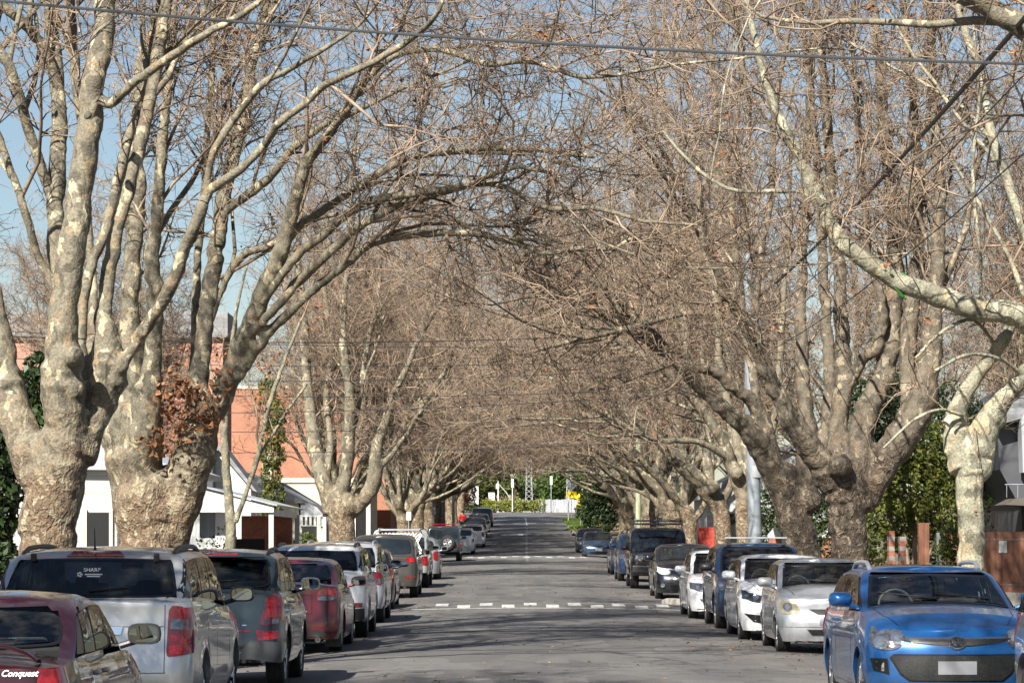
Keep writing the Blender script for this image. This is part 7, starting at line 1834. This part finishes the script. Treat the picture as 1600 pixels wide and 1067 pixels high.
def person(label, x, y, rz):
    root = empty('person', (x, y, G(y) + .03), rz, label, 'person')
    J = {'pel': (0, 0, .95, .135), 'wst': (0, 0, 1.10, .125), 'chs': (0, .01, 1.32, .15), 'nck': (0, .0, 1.50, .055), 'hd0': (0, .01, 1.58, .075), 'hd1': (0, .015, 1.66, .09), 'hd2': (0, .01, 1.73, .06),
         'shl': (-.19, 0, 1.43, .062), 'ell': (-.25, -.02, 1.15, .046), 'wrl': (-.22, .12, .95, .034), 'hnl': (-.20, .19, .90, .032), 'shr': (.19, 0, 1.43, .062), 'elr': (.26, -.03, 1.15, .046), 'wrr': (.25, .08, .92, .034), 'hnr': (.24, .13, .85, .032),
         'hpl': (-.10, 0, .88, .095), 'knl': (-.11, .05, .50, .065), 'anl': (-.11, -.02, .09, .045), 'ftl': (-.12, .14, .04, .04), 'hpr': (.10, 0, .88, .095), 'knr': (.11, -.01, .50, .065), 'anr': (.11, -.12, .10, .045), 'ftr': (.12, .04, .04, .04)}
    E = 'pel-wst wst-chs chs-nck nck-hd0 hd0-hd1 hd1-hd2 chs-shl shl-ell ell-wrl wrl-hnl chs-shr shr-elr elr-wrr wrr-hnr pel-hpl hpl-knl knl-anl anl-ftl pel-hpr hpr-knr knr-anr anr-ftr'.split()
    def skin(name, keys, mt, grow_=0.0, par=None):
        ks = list(keys); me = bpy.data.meshes.new(name); ed = [tuple(ks.index(k) for k in e.split('-')) for e in E if all(k in ks for k in e.split('-'))]
        me.from_pydata([J[k][:3] for k in ks], ed, []); o = link(name, me, M[mt], par or root)
        sk = o.modifiers.new('skin', 'SKIN'); sk.use_smooth_shade = True
        for i, k in enumerate(ks): r_ = J[k][3] + grow_; me.skin_vertices[0].data[i].radius = (r_, r_ * .8 if k in ('chs', 'wst', 'pel') else r_)
        me.skin_vertices[0].data[0].use_root = True
        o.modifiers.new('sub', 'SUBSURF').levels = 2; o.modifiers[-1].render_levels = 2
        return o
    bd = skin('body', list(J), 'skin')
    skin('jacket', ['pel', 'wst', 'chs', 'shl', 'ell', 'wrl', 'shr', 'elr', 'wrr'], 'red_cloth', .018)
    skin('trousers', ['pel', 'hpl', 'knl', 'anl', 'hpr', 'knr', 'anr'], 'dark_cloth', .014)
    MB().ball((0, -.005, 1.70), .098, 12, 8, (1, 1.08, .85)).build('hair', M['dark_cloth'], root, smooth=True)
    for s_ in (-1, 1):
        MB().ball((s_ * .034, .092, 1.66), .012, 6, 5).build('eye', M['trim'], root); MB().ball((s_ * .088, .005, 1.65), .02, 6, 5, (.4, 1, 1.3)).build('ear', M['skin'], root)
    MB().ball((0, .108, 1.635), .016, 6, 5, (.8, 1, 1.4)).build('nose', M['skin'], root)
person('person in a bright red jacket standing beside the far left cars', -3.62, 206.5, R(20))
rng = np.random.default_rng(123)
n = 5200
side = rng.random(n) < .5
lx = np.where(side, kl(30) + rng.exponential(.55, n), kr(30) - rng.exponential(.75, n)); ly = rng.uniform(30, 130, n) ** 1.0
k = rng.random(n) < .12; lx = np.where(k, rng.uniform(-4.5, 5.6, n), lx)
c = np.stack([lx, ly, np.array([road_z(a_, b_) for a_, b_ in zip(lx, ly)]) + .012], 1)
a_ = rng.uniform(0, 6.28, n); s_ = rng.uniform(.012, .04, n)
u = np.stack([np.cos(a_), np.sin(a_), rng.normal(0, .12, n)], 1) * s_[:, None]; w_ = np.stack([-np.sin(a_), np.cos(a_), rng.normal(0, .3, n)], 1) * s_[:, None] * .7
V = np.stack([c - u, c + w_ + [0, 0, .006], c + u, c - w_ + [0, 0, .014]], 1).reshape(-1, 3)
tag(link('fallen_leaves', np_mesh('fallen_leaves', V, np.arange(n * 4).reshape(-1, 4), smooth=False), M['dead_leaf']), 'dry brown leaves and bark scraps scattered along the gutters', 'leaf litter', kind='stuff')
